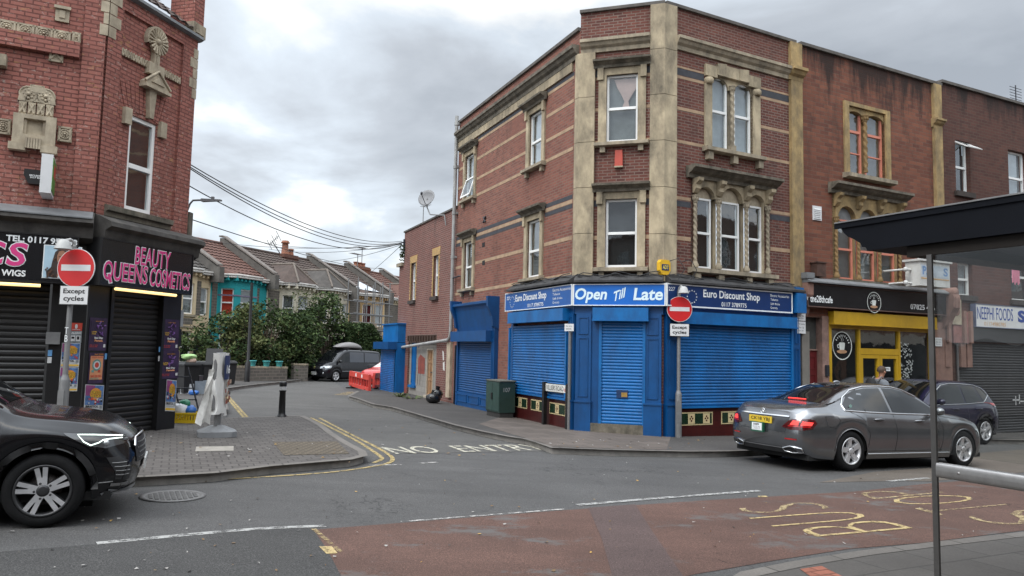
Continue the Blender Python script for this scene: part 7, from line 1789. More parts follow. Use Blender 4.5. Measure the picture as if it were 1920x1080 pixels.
# --- navy crossover parked behind ----
def suv(name,label,col,glassy,rails,L0,L1,H,W,ax,rw,rr,kind):
 k=H/1.59
 T=[(L0,1.06*k),(L0+.08,1.22*k),(L0+.30,1.42*k),(L0+.62,1.53*k),(L0+1.2,1.585*k),(L0+1.9,1.59*k),(L0+2.35,1.545*k),(L0+2.8,1.34*k),(L0+3.18,1.09*k),(L0+3.35,1.04*k),(L0+3.8,.99*k),(L1-.22,.90*k),(L1-.05,.78*k),(L1,.66*k)]
 S=[(L0,.93*k),(L0+.3,1.03*k),(L0+1.2,1.0*k),(L0+3.2,.955*k),(L1-.3,.83*k),(L1,.58*k)]
 Wd=[(L0,W-.10),(L0+.25,W-.035),(L0+.8,W),(L1-.9,W),(L1-.35,W-.05),(L1,W-.17)]
 G=[(L0,W-.28),(L0+.5,W-.29),(L0+2.2,W-.27),(L0+3.2,W-.16),(L1-.3,W-.20),(L1,W-.34)]
 b=Body(L0,L1,T,S,Wd,G,[(L0,.34),(L0+.3,.27),(L1-.4,.25),(L1,.30)],ax,rw,[(.3,.06),(.55,.0),(.95,.05),(1.2,.13),(1.5,.18)],[(.25,.08),(.5,.0),(.75,.03),(.95,.12)],.14)
 b.rz=rr;r=thing(name,label,'car');p=paint('paint_'+name,col,.3,.22);b.mesh(r,p);well(b,r)
 for x in b.ax:
  for sg in(1,-1):wheel(r,x,sg*(W-.12),rr,rr*.70,.225,5,sg,kind=='twin',RIMD if kind!='plain' else RIM,.07,RIM)
 b.screen(L0+3.13,L0+2.42,W-.20,W-.31,CARGLASS,r,'windscreen');b.screen(L0+.10,L0+.50,W-.30,W-.33,CARGLASS,r,'rear_window')
 for sg in(1,-1):
  b.side_patch([(L0+1.55,1.04*k),(L0+1.55,1.47*k),(L0+.98,1.455*k),(L0+.86,1.07*k)],CARGLASS,r,'rear_side_window',sg,.006,n=4)
  b.side_patch([(L0+.80,1.09*k),(L0+.90,1.44*k),(L0+.66,1.38*k),(L0+.48,1.24*k)],CARGLASS,r,'quarter_window',sg,.006,n=4)
  b.side_patch([(L0+1.62,1.035*k),(L0+1.62,1.475*k),(L0+2.0,1.47*k),(L0+2.35,1.42*k),(L0+2.72,1.24*k),(L0+2.98,1.0*k)],CARGLASS,r,'front_side_window',sg,.006,n=5)
  handle(b,r,L0+1.15,.90*k,p,sg);handle(b,r,L0+2.1,.88*k,p,sg);mirror(b,r,L0+2.84,1.04*k,sg,p)
  o=b.end_patch([(sg*y,z)for y,z in((W-.42,.98*k),(W-.16,.96*k),(W+.22,1.0*k),(W+.20,1.06*k),(W-.14,1.06*k),(W-.38,1.04*k))],LRED,r,'rear_lamp',True,.01,6)
  b.end_patch([(sg*y,z)for y,z in((W-.22,.93*k),(W+.16,.955*k),(W+.18,.985*k),(W-.2,.955*k))],LCLR,o,'reversing_lamp',True,.011,5)
 trim_line(b,r,[(L0+.44,1.24*k),(L0+.62,1.41*k),(L0+.95,1.485*k),(L0+1.6,1.505*k),(L0+2.02,1.50*k),(L0+2.38,1.445*k),(L0+2.74,1.265*k)],.013,CHROME,'window_trim');trim_line(b,r,[(L0+.44,1.24*k),(L0+.8,1.06*k),(L0+1.6,1.01*k),(L0+2.98,.97*k)],.011,CHROME,'waist_trim')
 door_lines(b,r,[[(L0+1.58,1.0*k),(L0+1.58,.36)],[(L0+3.02,.95*k),(L0+3.06,.7),(L0+2.95,.36)],[(L0+.84,1.05*k),(L0+1.15,.75),(L0+1.15,.42)],[(L0+1.15,.36),(L0+2.95,.36)]])
 for a in b.ax:
  for sg in(1,-1):
   mb=MB();mb.grid([[Vector((a+(rw+dr)*cos(pi*q/18),sg*(b.side(a+(rw+dr)*cos(pi*q/18),min(.9,max(.40,rr+(rw+dr)*sin(pi*q/18))))+.02),rr+(rw+dr)*sin(pi*q/18)))for q in range(19)]for dr in((0,.06)if sg<0 else(.06,0))],0,True);mb.build('arch_trim',TRIM,r)
 plate(b,r,0,.78,'WR15 KDE',True,PLY)
 return r,b
navy,nb=suv('navy_crossover','dark navy crossover parked beyond the grey saloon, facing the other way',(.012,.012,.035),1,0,-2.18,2.19,1.59,.905,(-1.32,1.32),.385,.34,'plain')
rw_=gnd(1842,833,.0);fdir=-EX*.985+NX*-.03;fdir=Vector((-EX.x,-EX.y,0));lf2=Vector((-fdir.y,fdir.x,0))
cc=rw_+(fdir*1.32-lf2*.80)*1.09
place_car(navy,(cc.x,cc.y),fdir);navy.scale=(1.09,1.09,1.09)
# --- black crossover entering at the left --
blk,bb=suv('black_crossover','shiny black crossover in front of the black shop, headlight signature lit',(.006,.006,.0075),1,0,-2.27,2.09,1.61,.92,(-1.36,1.28),.395,.345,'twin')
k=1.61/1.59
DRL=lamp('daytime_lamp',(.85,1,.92),1.1)
for sg in(1,-1):
 o=bb.end_patch([(sg*y,z)for y,z in((.60,.80),(.66,.755),(.86,.73),(1.04,.755),(1.24,.865),(1.26,.885),(.95,.865),(.66,.83))],LINT,blk,'headlight',False,.008,9)
 mb=MB()
 def ep(y,z,o_=.016):
  w=bb.side(bb.x1,z)
  if y<=w:p=bb.warp(bb.x1,sg*y,z);p.x+=o_;return p
  xx=bb.x1-(y-w);return bb.warp(xx,sg*(bb.side(xx,z)+o_),z)
 mb.tube([ep(*q)for q in((.66,.835),(.85,.852),(1.0,.862),(1.14,.868),(1.08,.80),(1.02,.765),(.95,.785),(.90,.81),(.80,.815),(.68,.81))],.006,6);mb.build('daytime_light',DRL,o)
 mb=MB();mb.ell(ep(.86,.78,.0),(.03,.035,.03),10,6);mb.build('lens',LCLR,o)
 g=bb.end_patch([(sg*y,z)for y,z in((.62,.40),(.86,.42),(.90,.58),(.84,.64),(.70,.64),(.66,.56))],TRIM,blk,'fog_grille',False,.006,5)
 mb=MB()
 for i in range(4):mb.tube([ep(.70,.46+.04*i,.012),ep(.78,.46+.04*i,.012),ep(.86,.465+.04*i,.012)],.006,5)
 mb.build('grille_bar',GALV,g)
 bb.end_patch([(sg*y,z)for y,z in((.60,.345),(.90,.355),(.90,.385),(.62,.375))],GALV,blk,'bumper_trim',False,.012,4)
 bb.end_patch([(sg*y,z)for y,z in((.2,.26),(.84,.27),(.90,.33),(.72,.31),(.2,.30))],mat('silver_skid',(.30,.31,.32),.35,.1,5,metal=.6),blk,'skid_plate',False,.014,6)
gr=bb.end_patch([(-.52,.55),(.52,.55),(.56,.72),(.50,.79),(-.50,.79),(-.56,.72)],TRIM,blk,'grille',False,.008,6)
mb=MB()
for i in range(15):
 for j in range(4):y=-.46+i*.066+(.033 if j%2 else 0);mb.ell(bb.end_pt(y,.59+.05*j,False,.012),(.006,.016,.010),6,4)
mb.build('honeycomb',GALV,gr);trim_line(bb,blk,[(1.75,.40),(1.95,.40)],.006,GALV,'side_flash')
mb=MB();P=[bb.end_pt(y,z,False,.012)for y,z in((-.56,.72),(-.50,.80),(0,.815),(.50,.80),(.56,.72))];mb.tube(P,.012,6);mb.build('grille_surround',CHROME,gr)
plate(bb,blk,0,.50,'YH71 OVD',False,PLW)
mb=MB();c=Vector((1.28,-.92-.002+.0,.345));
fw=gnd(74,990.5,.0);fdirb=(EX*1.0).copy();fdirb=Vector((EX.x,EX.y,0)).normalized()
fdirb=Vector((sin(R_(66)),cos(R_(66)),0));lf3=Vector((-fdirb.y,fdirb.x,0))
cc=fw-fdirb*1.28+lf3*.88
place_car(blk,(cc.x,cc.y),fdirb)
# --- black people carrier with a roof box, far away --
def carrier():
 T=[(-2.4,1.35),(-2.35,1.72),(-2.1,1.86),(-1.0,1.90),(.3,1.90),(.8,1.82),(1.25,1.50),(1.62,1.20),(1.9,1.12),(2.2,1.02),(2.36,.90),(2.42,.74)]
 S=[(-2.4,1.05),(0,1.10),(1.3,1.06),(2.0,.96),(2.42,.66)];W=.90
 b=Body(-2.4,2.42,T,S,[(-2.4,.84),(-2.1,W),(1.7,W),(2.15,.84),(2.42,.72)],[(-2.4,.74),(-1,.74),(.6,.74),(1.6,.76),(2.2,.66),(2.42,.5)],[(-2.4,.32),(-2,.24),(2,.24),(2.42,.28)],(-1.42,1.53),.37,[(.2,.03),(1,0),(1.8,.12)],[(.2,.05),(.6,0),(1.0,.08)],.16)
 b.rz=.33;r=thing('people_carrier','black people carrier with a grey roof box parked by the hedge','van');p=paint('paint_van',(.009,.009,.012),.2,.2);b.mesh(r,p);well(b,r)
 for x in b.ax:
  for sg in(1,-1):wheel(r,x,sg*.78,.33,.23,.21,5,sg,rim=RIM,sw=.07)
 b.screen(1.58,.86,.74,.66,CARGLASS,r,'windscreen')
 tint=mat('tinted_glass',(.05,.055,.07),.08,.1,2,coat=.6)
 for sg in(1,-1):
  b.side_patch([(.52,1.14),(.52,1.72),(.80,1.68),(1.28,1.36),(1.40,1.14)],CARGLASS,r,'front_side_window',sg,.006,n=4)
  b.side_patch([(-.72,1.16),(-.72,1.75),(.44,1.75),(.44,1.15)],tint,r,'rear_side_window',sg,.006,n=4);b.side_patch([(-2.1,1.2),(-2.05,1.70),(-.80,1.75),(-.80,1.16)],tint,r,'quarter_window',sg,.006,n=4)
  b.end_patch([(sg*y,z)for y,z in((.42,.74),(.62,.70),(.98,.80),(1.05,.92),(.70,.90),(.44,.86))],LCLR,r,'headlight',False,.008,6)
  mb=MB();mb.ell(b.end_pt(sg*.62,.48,False,-.01),(.03,.06,.06),10,7);mb.build('fog_lamp',LCLR,r);mirror(b,r,1.32,1.16,sg,p)
 door_lines(b,r,[[(.48,1.1),(.48,.35)],[(1.42,1.08),(1.35,.4)],[(-.76,1.15),(-.76,.4)]]);trim_line(b,r,[(-2.2,.62),(0,.62),(1.1,.62)],.008,CHROME,'side_trim')
 b.end_patch([(-.40,.70),(.40,.70),(.42,.88),(-.42,.88)],TRIM,r,'grille',False,.006,4);mb=MB();c=b.end_pt(0,.79,False,.02);mb.lathe(c,(1,0,0),[(.07,0),(.07,.01),(.05,.01)],14);mb.build('badge',mat('badge_gold',(.6,.5,.2),.3,metal=.7),r)
 plate(b,r,0,.46,'Y22 ELG',False,PLW,.40,.16);return r
van=carrier()
fwv=gnd(624,716,0);fv=-ROWD*.6+Vector((-.55,-.45,0));fv=hd(180+33);lv=Vector((-fv.y,fv.x,0))
fwv=gnd(627,716,0);cc=fwv-fv*1.53-lv*.78
place_car(van,(cc.x,cc.y),fv)
rb=thing('roof_box','grey aerodynamic roof box on top of the black people carrier','roof box')
mb=MB();rows=[]
for i in range(15):
 t=i/14;x=-1.15+2.1*t;hh=.36*(sin(pi*min(1,t*1.0+.02))**.55)*(1-.25*t);ww=.40*(sin(pi*(t*.96+.02))**.3)
 rows.append([Vector((x,ww*cos(a),2.02+(hh*sin(a)if sin(a)>0 else.06*sin(a))))for a in[2*pi*q/16 for q in range(16)]])
mb.grid(rows,0,True,True);mb.build('box_shell',mat('roofbox_grey',(.19,.18,.175),.5,.1),rb)
mb=MB()
for x in(-.7,.5):mb.box(x-.03,x+.03,-.66,.66,1.90,1.96)
mb.build('roof_bar',TRIM,rb);rb.matrix_world=van.matrix_world.copy()
# --- red car behind the barriers ----
def redcar():
 T=[(-2.0,1.1),(-1.9,1.35),(-1.4,1.47),(-.3,1.5),(.2,1.44),(.85,1.08),(1.05,1.0),(1.6,.90),(1.9,.78),(2.0,.62)];W=.86
 b=Body(-2.0,2.0,T,[(-2,.95),(0,.96),(1,.92),(1.7,.80),(2,.56)],[(-2,.76),(-1.7,W),(1.4,W),(1.8,.80),(2,.66)],[(-2,.6),(0,.6),(.9,.72),(1.6,.66),(2,.45)],[(-2,.3),(-1.6,.2),(1.6,.2),(2,.25)],(-1.25,1.25),.34,[(.2,.03),(1,0),(1.4,.2)],[(.2,.05),(.5,0),(.9,.1)],.15)
 b.rz=.31;r=thing('red_car','bright red car behind the plastic barriers, mostly hidden by the blue shop bay','car');p=paint('paint_red',(.42,.02,.02),.0,.25);b.mesh(r,p);well(b,r)
 for x in b.ax:
  for sg in(1,-1):wheel(r,x,sg*.74,.31,.21,.2,5,sg,rim=RIM,sw=.07)
 b.screen(.90,.26,.68,.56,mat('pale_screen',(.42,.48,.48),.1,.1,2,coat=.5),r,'windscreen')
 for sg in(1,-1):
  b.side_patch([(-.2,.99),(-.2,1.40),(.15,1.36),(.7,1.02)],CARGLASS,r,'front_side_window',sg,.006,n=3);b.side_patch([(-1.2,1.0),(-1.1,1.36),(-.28,1.40),(-.28,.99)],CARGLASS,r,'rear_side_window',sg,.006,n=3)
  b.end_patch([(sg*y,z)for y,z in((.45,.62),(.7,.60),(.9,.70),(.6,.76))],LCLR,r,'headlight',False,.008,4)
 b.end_patch([(-.5,.32),(.5,.32),(.5,.46),(-.5,.46)],TRIM,r,'grille',False,.006,4);return r
red=redcar();q=gnd(722,728,0);q=on_depth(713,710,39);fr_=hd(180+28);
place_car(red,(q.x+.6,q.y+.4),fr_)
# = STREET FURNITURE
def pole_at(px,py,h=.12):q=gnd(px,py,h);return Vector((q.x,q.y,gz(q.x,q.y,h)))
def facing(p,extra=0.0):
 """wall frame at p facing the viewer side; heading of u"""
 return p
def no_entry(label,p,head,ztop,zc,r,lamp_side,zpl,ox=0.0):
 """p foot of the post, head heading of the plate's u axis, zc height of the disc above the foot"""
 o=thing('no_entry_sign',label,'road sign',p,'no entry signs');F=Fac((p.x,p.y),head);z0=p.z
 mb=MB();mb.lathe(p+Vector((0,0,-.05)),(0,0,1),[(.075,0),(.075,1.05),(.07,1.08),(.045,1.14),(.042,1.16),(.042,ztop+.05)],14);mb.fbox(F,-.05,.05,.06,.078,z0+.35,z0+.85);part('post',mb,GALV,o)
 F0=F;F=Fac((F.p(ox,0,0).x,F.p(ox,0,0).y),head)
 mb=MB();mb.lathe(F.p(0,.06,z0+zc),F.n,[(r,0),(r,.012)],40);d_=part('disc',mb,SIGNWH,o);mb=MB();mb.lathe(F.p(0,.0722,z0+zc),F.n,[(r*.965,0),(r*.965,.002)],40);part('red_field',mb,SIGNRED,d_)
 mb=MB();mb.fbox(F,-r*.78,r*.78,.0745,.0765,z0+zc-r*.16,z0+zc+r*.16);part('white_bar',mb,SIGNWH,d_)
 mb=MB();mb.lathe(F.p(0,.042,z0+zc),F.n,[(r*.98,0),(r*.98,.015)],40);mb.fbox(F,-.06,.06,-.05,.04,z0+zc-.12,z0+zc-.07);mb.fbox(F,-.06,.06,-.05,.04,z0+zc+.07,z0+zc+.12);part('sign_back',mb,GALV,d_)
 w_,h_=r*.80,r*.60
 w_=r*.78;zp=z0+zpl
 mb=MB();mb.fbox(F,-w_,w_,.06,.072,zp-h_*.85,zp+h_*.85);q=part('plate',mb,BLACKP,o);mb=MB();mb.fbox(F,-w_+.014,w_-.014,.0725,.075,zp-h_*.85+.014,zp+h_*.85-.014);part('plate_face',mb,SIGNWH,q)
 mb=MB();ftext(mb,F,'Except',-w_*.74,w_*.74,zp+h_*.02,zp+h_*.56,.077,.025);ftext(mb,F,'cycles',-w_*.70,w_*.70,zp-h_*.62,zp-h_*.06,.077,.025);part('lettering',mb,BLACKP,q)
 F=F0
 mb=MB();t=F.p(0,0,z0+ztop);mb.tube([t,t+Vector((0,0,.06)),F.p(lamp_side*.05,.10,z0+ztop+.10),F.p(lamp_side*.08,.22,z0+ztop+.06)],.025,8)
 mb.lathe(F.p(lamp_side*.09,.24,z0+ztop+.08),(lamp_side*.05,0,-1),[(.05,0),(.085,.03),(.11,.10),(.13,.15),(.135,.16),(.03,.162)],16);part('lamp_unit',mb,mat('lamp_shell',(.40,.40,.39),.5,.1,6),o)
 return o
pl_=on_depth(121,720,11.9);pL=Vector((pl_.x,pl_.y,gz(pl_.x,pl_.y,.12)))
def zat(p,px,py):
 d=ray(px,py);return CAMZ+d.z*(p.y/d.y)
zc=zat(pL,145,503)-pL.z;rL_=36.3/FPX*pL.y
no_entry('red no entry sign on a grey post in front of the black cosmetics shop',pL,93,zat(pL,135,462)-pL.z,zc,rL_,-.2,zat(pL,141,554)-pL.z,.10)
mb=MB();ftext(mb,Fac((pL.x,pL.y),93),'T\nB',-.03,.03,pL.z+1.62,pL.z+1.85,.046,.0,line=.8);o=mb.build('post_sticker',WHITE,org=pL+Vector((0,0,1.7)));tag(o,'pale letter stickers on the no entry post before the black shop','sticker')
pR=pole_at(1272,820);zc=zat(pR,1276,580)-pR.z
no_entry('red no entry sign on a grey post in front of the wide blue shutter',pR,88,zat(pR,1276,545)-pR.z,zc,24/FPX*pR.y,.5,zat(pR,1276,619)-pR.z)
p=pole_at(528,781);b_=thing('bollard','black bollard with pale band at the end of the paved kerb','bollard',p)
hb=zat(p,528,715)-p.z;mb=MB();mb.lathe(p+Vector((0,0,-.03)),(0,0,1),[(.12,0),(.12,.05),(.095,.07),(.085,.12),(.072,hb*.74),(.085,hb*.75),(.085,hb*.78)],20);mb.lathe(p,(0,0,1),[(.085,hb*.86),(.088,hb*.88),(.092,hb*.95),(.085,hb*.985),(.05,hb*1.0),(0,hb)],20);part('post',mb,BLACKP,b_)
mb=MB();mb.lathe(p,(0,0,1),[(.080,hb*.78),(.080,hb*.87)],20);part('reflective_band',mb,mat('band_silver',(.42,.42,.42),.4,.1),b_)
p=pole_at(1066,806);zt_=zat(p,1072,618)-p.z;o=thing('parking_sign','tiny white parking plate on a thin grey post beside the street name board','parking sign',p);F=Fac((p.x,p.y),125)
mb=MB();mb.lathe(p,(0,0,1),[(.038,-.05),(.038,zt_+.1)],10);part('post',mb,GALV,o);mb=MB();mb.fbox(F,-.13,.13,.04,.05,p.z+zt_-.04,p.z+zt_+.14,0)
for k in range(2):ftext(mb,F,('At any','time')[k],-.09,.09-.03*k,p.z+zt_+.06-.06*k,p.z+zt_+.10-.06*k,.053,m=1)
part('plate',mb,[SIGNWH,BLACKP],o)
pa,pb=pole_at(1020,796),pole_at(1064,805);o=thing('street_name_board','white Villiers Road street name board on two black posts','street sign',(pa+pb)/2);F=Fac((pa.x,pa.y),math.degrees(math.atan2(pb.x-pa.x,pb.y-pa.y)));L=(Vector((pb.x,pb.y,0))-Vector((pa.x,pa.y,0))).length
zt_=zat(pa,1020,716)
for k,pp in enumerate((pa,pb)):
 mb=MB();uu=0 if k==0 else L;mb.fbox(F,uu-.05,uu+.05,-.05,.05,pp.z-.1,zt_-(0 if k==0 else.0));part('post',mb,BLACKP,o)
mb=MB();mb.fbox(F,.05,L-.05,-.02,.0,zt_-.24,zt_-.02);n_=part('board',mb,BLACKP,o);mb=MB();mb.fbox(F,.06,L-.06,.0005,.004,zt_-.225,zt_-.035);part('board_face',mb,mat('board_white',(.66,.66,.62),.5,.1,5,dirt=.4,dirtcol=(.3,.28,.24)),n_)
mb=MB();ftext(mb,F,'VILLIERS ROAD',.10,L-.22,zt_-.19,zt_-.07,.006,.0,m=0);ftext(mb,F,'BS5',L-.19,L-.09,zt_-.19,zt_-.12,.006,m=1);part('lettering',mb,[BLACKP,SIGNRED],n_)
ca,cb,cc_=pole_at(912,778),pole_at(940,785),pole_at(962,783)
o=thing('utility_cabinet','dark green roadside utility cabinet against the shop wall','cabinet',ca);F=Fac((ca.x,ca.y),155.8);zt_=zat(ca,920,711);u1=F.uz(939,780)[0];u1=.62
zc_=ca.z;u1=F.uz(938,740)[0]
mb=MB();mb.fbox(F,.02,u1-.02,-.42,-.0,zc_-.1,zc_+.14);part('plinth',mb,mat('dark_plinth',(.03,.028,.025),.8,.2),o)
mb=MB();mb.fbox(F,0,u1,-.46,.02,zc_+.14,zt_-.03);cb_=part('case',mb,mat('cabinet_green',(.018,.042,.034),.5,.2,3,dirt=.4,dirtcol=(.03,.035,.03)),o)
mb=MB();mb.fbox(F,-.02,u1+.02,-.48,.04,zt_-.03,zt_);part('lid',mb,mat('lid_grey',(.12,.12,.10),.7,.3,5),o)
for a,b in((.02,u1*.5-.008),(u1*.5+.008,u1-.02)):mb=MB();mb.fbox(F,a,b,.02,.035,zc_+.18,zt_-.06);part('door',mb,mat('cabinet_door',(.022,.055,.045),.5,.2,4),o)
mb=MB();mb.fbox(F,u1*.5-.06,u1*.5+.02,.035,.06,zc_+.5,zc_+.68);part('lock',mb,BLACKP,o)
mb=MB();E_=Fac((F.p(u1,.02,0).x,F.p(u1,.02,0).y),155.8-90);ftext(mb,E_,'107',.12,.32,zt_-.32,zt_-.2,.004);part('number',mb,mat('faded_white',(.3,.3,.3),.6),o)
def pplate(label,F,px,py,wd,hts,d):
 u,z=F.uz(px,py,d);o=None
 for k,(dz,h_)in enumerate(hts):
  mb=MB();mb.fbox(F,u-wd/2,u+wd/2,d-.02,d,z+dz,z+dz+h_,0)
  for j in range(3):ftext(mb,F,('No loading','Mon - Sat','7am - 7pm')[j],u-wd*.38,u+wd*(.38-.08*j),z+dz+h_*(.70-.27*j),z+dz+h_*(.84-.27*j),d+.003,m=1)
  if o is None:o=mb.build('restriction_plate',[SIGNWH,BLACKP],org=F.p(u,d,z));tag(o,label,'parking sign')
  else:part('lower_plate',mb,[SIGNWH,BLACKP],o)
pplate('pair of white restriction plates on the grey pier between blue shop and cafe',K,1503,600,.30,((-.02,.26),(-.36,.32)),.16)
pplate('single white restriction plate on the pink pier behind the shelter post',K,1760,643,.34,((-.1,.26),),.16)
PLR=mat('barrier_red',(.55,.055,.04),.5,.12,3,dirt=.3,dirtcol=(.25,.05,.04))
def barrier(label,p0,p1,ht):
 d=Vector((p1.x-p0.x,p1.y-p0.y,0));L=d.length;F=Fac((p0.x,p0.y),math.degrees(math.atan2(d.x,d.y)));z=(p0.z+p1.z)/2
 o=thing('plastic_barrier',label,'barrier',(p0+p1)/2,'red plastic barriers round the roadworks');mb=MB();T=.06;n=8
 mb.fbox(F,.05,L-.05,-T,T,z+ht*.70,z+ht);mb.fbox(F,.0,L,-T,T,z+.10,z+ht*.30);mb.fbox(F,0,.07,-T,T,z+ht*.30,z+ht*.9);mb.fbox(F,L-.07,L,-T,T,z+ht*.30,z+ht*.9)
 for k in range(1,n):u=L*k/n;mb.fbox(F,u-.035,u+.035,-T*.7,T*.7,z+ht*.30,z+ht*.70)
 part('panel',mb,PLR,o)
 for u in(L*.38,L*.68):mb=MB();mb.fbox(F,u-.11,u+.11,T,T+.01,z+ht*.76,z+ht*.94);part('reflector',mb,WHITE,o)
 for u in(L*.15,L*.85):mb=MB();mb.fbox(F,u-.06,u+.06,-.32,.32,z,z+.06);mb.fbox(F,u-.05,u+.05,-.1,.1,z+.06,z+.14);part('foot',mb,RUBBER,o)
 return o
q0,q1=gnd(656,727,.0),gnd(693,736,.05);q0.z=gz(q0.x,q0.y,0);q1.z=gz(q1.x,q1.y,.02)
hb_=zat(q0,656,696)-q0.z
barrier('red plastic barrier slanting across the kerb corner with two white reflectors',q0,q1,hb_)
q2=gnd(700,730,.12);q3=gnd(733,727,.12);q2.z=gz(q2.x,q2.y,.1);q3.z=gz(q3.x,q3.y,.1)
barrier('red plastic barrier behind, running towards the blue shop bay',q2,q3,hb_*.95)
p=pole_at(812,756);mb=MB();rb_=random.Random(9)
def sack(mb,c,rx,ry,rz,m=0,seed=1,knot=True):
 r=random.Random(seed);rows=[]
 for i in range(9):
  th=pi*i/8;row=[]
  for k in range(14):
   a=2*pi*k/14;j=1+r.uniform(-.16,.16);f=sin(th)**.7
   row.append(Vector(c)+Vector((rx*f*cos(a)*j,ry*f*sin(a)*j,rz*(1-cos(th))*(1+r.uniform(-.05,.05)))))
  rows.append(row)
 mb.grid(rows,m,True,True)
 if knot:mb.tube([Vector(c)+Vector((0,0,2*rz-.04)),Vector(c)+Vector((.03,.02,2*rz+.10))],[.05,.09],7,m)
sack(mb,p,.26,.24,.17,0,3);sack(mb,p+Vector((.12,.1,.14)),.2,.2,.17,0,5);o=mb.build('bin_bag',mat('bag_black',(.008,.008,.009),.25,.2,6,coat=.3),org=p);tag(o,'black bin bag slumped beside the wooden door','bin bag')
pbn=pole_at(406,818);o=thing('banner_sign','torn white pavement banner on a grey weighted base by the shop corner','sign',pbn);F=Fac((pbn.x,pbn.y),64);z=pbn.z;F1=F
BG=mat('base_grey',(.17,.175,.18),.6,.15,5,.05,dirt=.3);mb=MB();w_=.44;d_=.34
w_*=.76;d_*=.8;bt=[(-w_,-d_*.7),(-w_*.7,-d_),(w_*.7,-d_),(w_,-d_*.7),(w_,d_*.7),(w_*.7,d_),(-w_*.7,d_),(-w_,d_*.7)]
lo=[F.p(a,b,z+.0)for a,b in bt];mi=[F.p(a,b,z+.10)for a,b in bt];hi=[F.p(a*.32,b*.4,z+.20)for a,b in bt]
mb.grid([lo+lo[:1],mi+mi[:1]][::-1],0,False);mb.grid([mi+mi[:1],hi+hi[:1]][::-1],0,False);mb.face(hi);part('base',mb,BG,o)
F=Fac((pbn.x,pbn.y),-4);mb=MB()
for s in(-.10,.10):mb.tube([F.p(s,0,z+.15),F.p(s,0,z+.55)],.035,8)
mb.fbox(F,-.30,.30,-.03,.03,z+.50,z+.56);part('stem',mb,GALV,o)
zt_=zat(pbn,414,664)-z
mb=MB()
for s in(-.28,.28):mb.tube([F.p(s,0,z+.5),F.p(s,0,z+zt_)],.03,8)
mb.tube([F.p(-.28,0,z+zt_),F.p(.28,0,z+zt_)],.03,8);part('frame',mb,GALV,o)
BAN=mat('banner_white',(.68,.67,.64),.7,.08,4,dirt=.35,dirtcol=(.28,.26,.22));mb=MB()
rows=[]
for i in range(13):
 t=i/12;zz=z+.42+(zt_-.40)*t
 rows.append([F.p(-.30+.60*k/8+.03*sin(i*.9+k),.05+.03*sin(k*1.4+i*.7)+(.02 if k%2 else 0),zz)for k in range(9)])
mb.grid(rows,0,True);mb.grid([[p-F.n*.11 for p in r]for r in rows],0,True);mb.grid([[r[0],r[0]-F.n*.11]for r in rows],0,True);mb.grid([[r[-1],r[-1]-F.n*.11]for r in rows],0,True);bn=part('banner',mb,BAN,o)
mb=MB();mb.grid([[F.p(-.05+.34*k/4,.095+.01*sin(k),z+.42+(zt_-.4)*t)for k in range(5)]for t in(.56,.66,.76,.86,.96)],0,True);part('navy_panel',mb,mat('navy_print',(.02,.035,.10),.5,.2),bn)
mb=MB();ftext(mb,F,'16',.02,.22,z+zt_-.36,z+zt_-.2,.115,.02);part('number',mb,WHITE,bn)
mb=MB();rq=random.Random(3)
for i in range(16):a,b=rq.uniform(-.02,.22),rq.uniform(.14,.5);u0=a;zz=z+.42+(zt_-.4)*b;mb.fquad(F,u0,u0+rq.uniform(.05,.12),zz,zz+rq.uniform(.04,.1),.10+.002*i,i%3)
part('food_print',mb,[mat('print_redbrown',(.28,.08,.05),.6),mat('print_dark',(.08,.07,.07),.6),mat('print_tan',(.42,.30,.22),.6)],bn)
mb=MB();rows=[]
for i in range(9):
 t=i/8;zz=z+.30+(zt_*.62)*t;w0=.26*(1-t)**1.3+.02
 rows.append([F.p(-.30-w0*k/6+.02*sin(i+k),-.05-.12*(1-t)*(k/6)+.05*sin(k*1.7+i*.5),zz-.06*(k%2)*(1-t))for k in range(7)])
mb.grid(rows,0,True);part('torn_banner',mb,mat('banner_dirty',(.56,.55,.52),.8,.2,4,dirt=.6,dirtcol=(.18,.16,.14)),o)
mb=MB();rows=[[F.p(.28+.12*k/3*(1-.3*t),.02+.04*sin(k+4*t),z+.35+(zt_*.62)*t)for k in range(4)]for t in[i/6 for i in range(7)]];mb.grid(rows,0,True);part('torn_banner',mb,BAN,o)
# --- rubbish beside the shop ---
def bin_(label,p,head,m,ht=1.05,lid_open=0.0,w_=.55):
 o=thing('wheelie_bin',label,'wheelie bin',p,'wheelie bins by the cream house');F=Fac((p.x,p.y),head);z=p.z;mb=MB();a,b=w_*.40,w_*.5
 lo=[F.p(-a,a,z+.04),F.p(a,a,z+.04),F.p(a,-a,z+.04),F.p(-a,-a,z+.04)];hi=[F.p(-b,b*1.1,z+ht*.9),F.p(b,b*1.1,z+ht*.9),F.p(b,-b*1.1,z+ht*.9),F.p(-b,-b*1.1,z+ht*.9)]
 mb.hexa(lo+hi);mb.fbox(F,-b-.03,b+.03,-b*1.15,b*1.15+.03,z+ht*.86,z+ht*.9-.004);part('bin_body',mb,m,o)
 mb=MB();c,s=cos(lid_open),sin(lid_open);L=b*2.3
 def lp(u,t,e_):return F.p(u,-b*1.15+t*c-e_*s,z+ht*.9+t*s+e_*c)
 mb.hexa([lp(-b-.03,L,0),lp(b+.03,L,0),lp(b+.03,0,0),lp(-b-.03,0,0),lp(-b*.9,L*.95,.07),lp(b*.9,L*.95,.07),lp(b*.9,.03,.09),lp(-b*.9,.03,.09)]);part('lid',mb,m,o)
 for s_ in(-1,1):mb=MB();mb.lathe(F.p(s_*a,-a-.06,z+.1),F.u,[(.1,-.03),(.1,.03)],14);part('wheel',mb,RUBBER,o)
 return o
BINB=mat('bin_black',(.013,.013,.014),.5,.2,5)
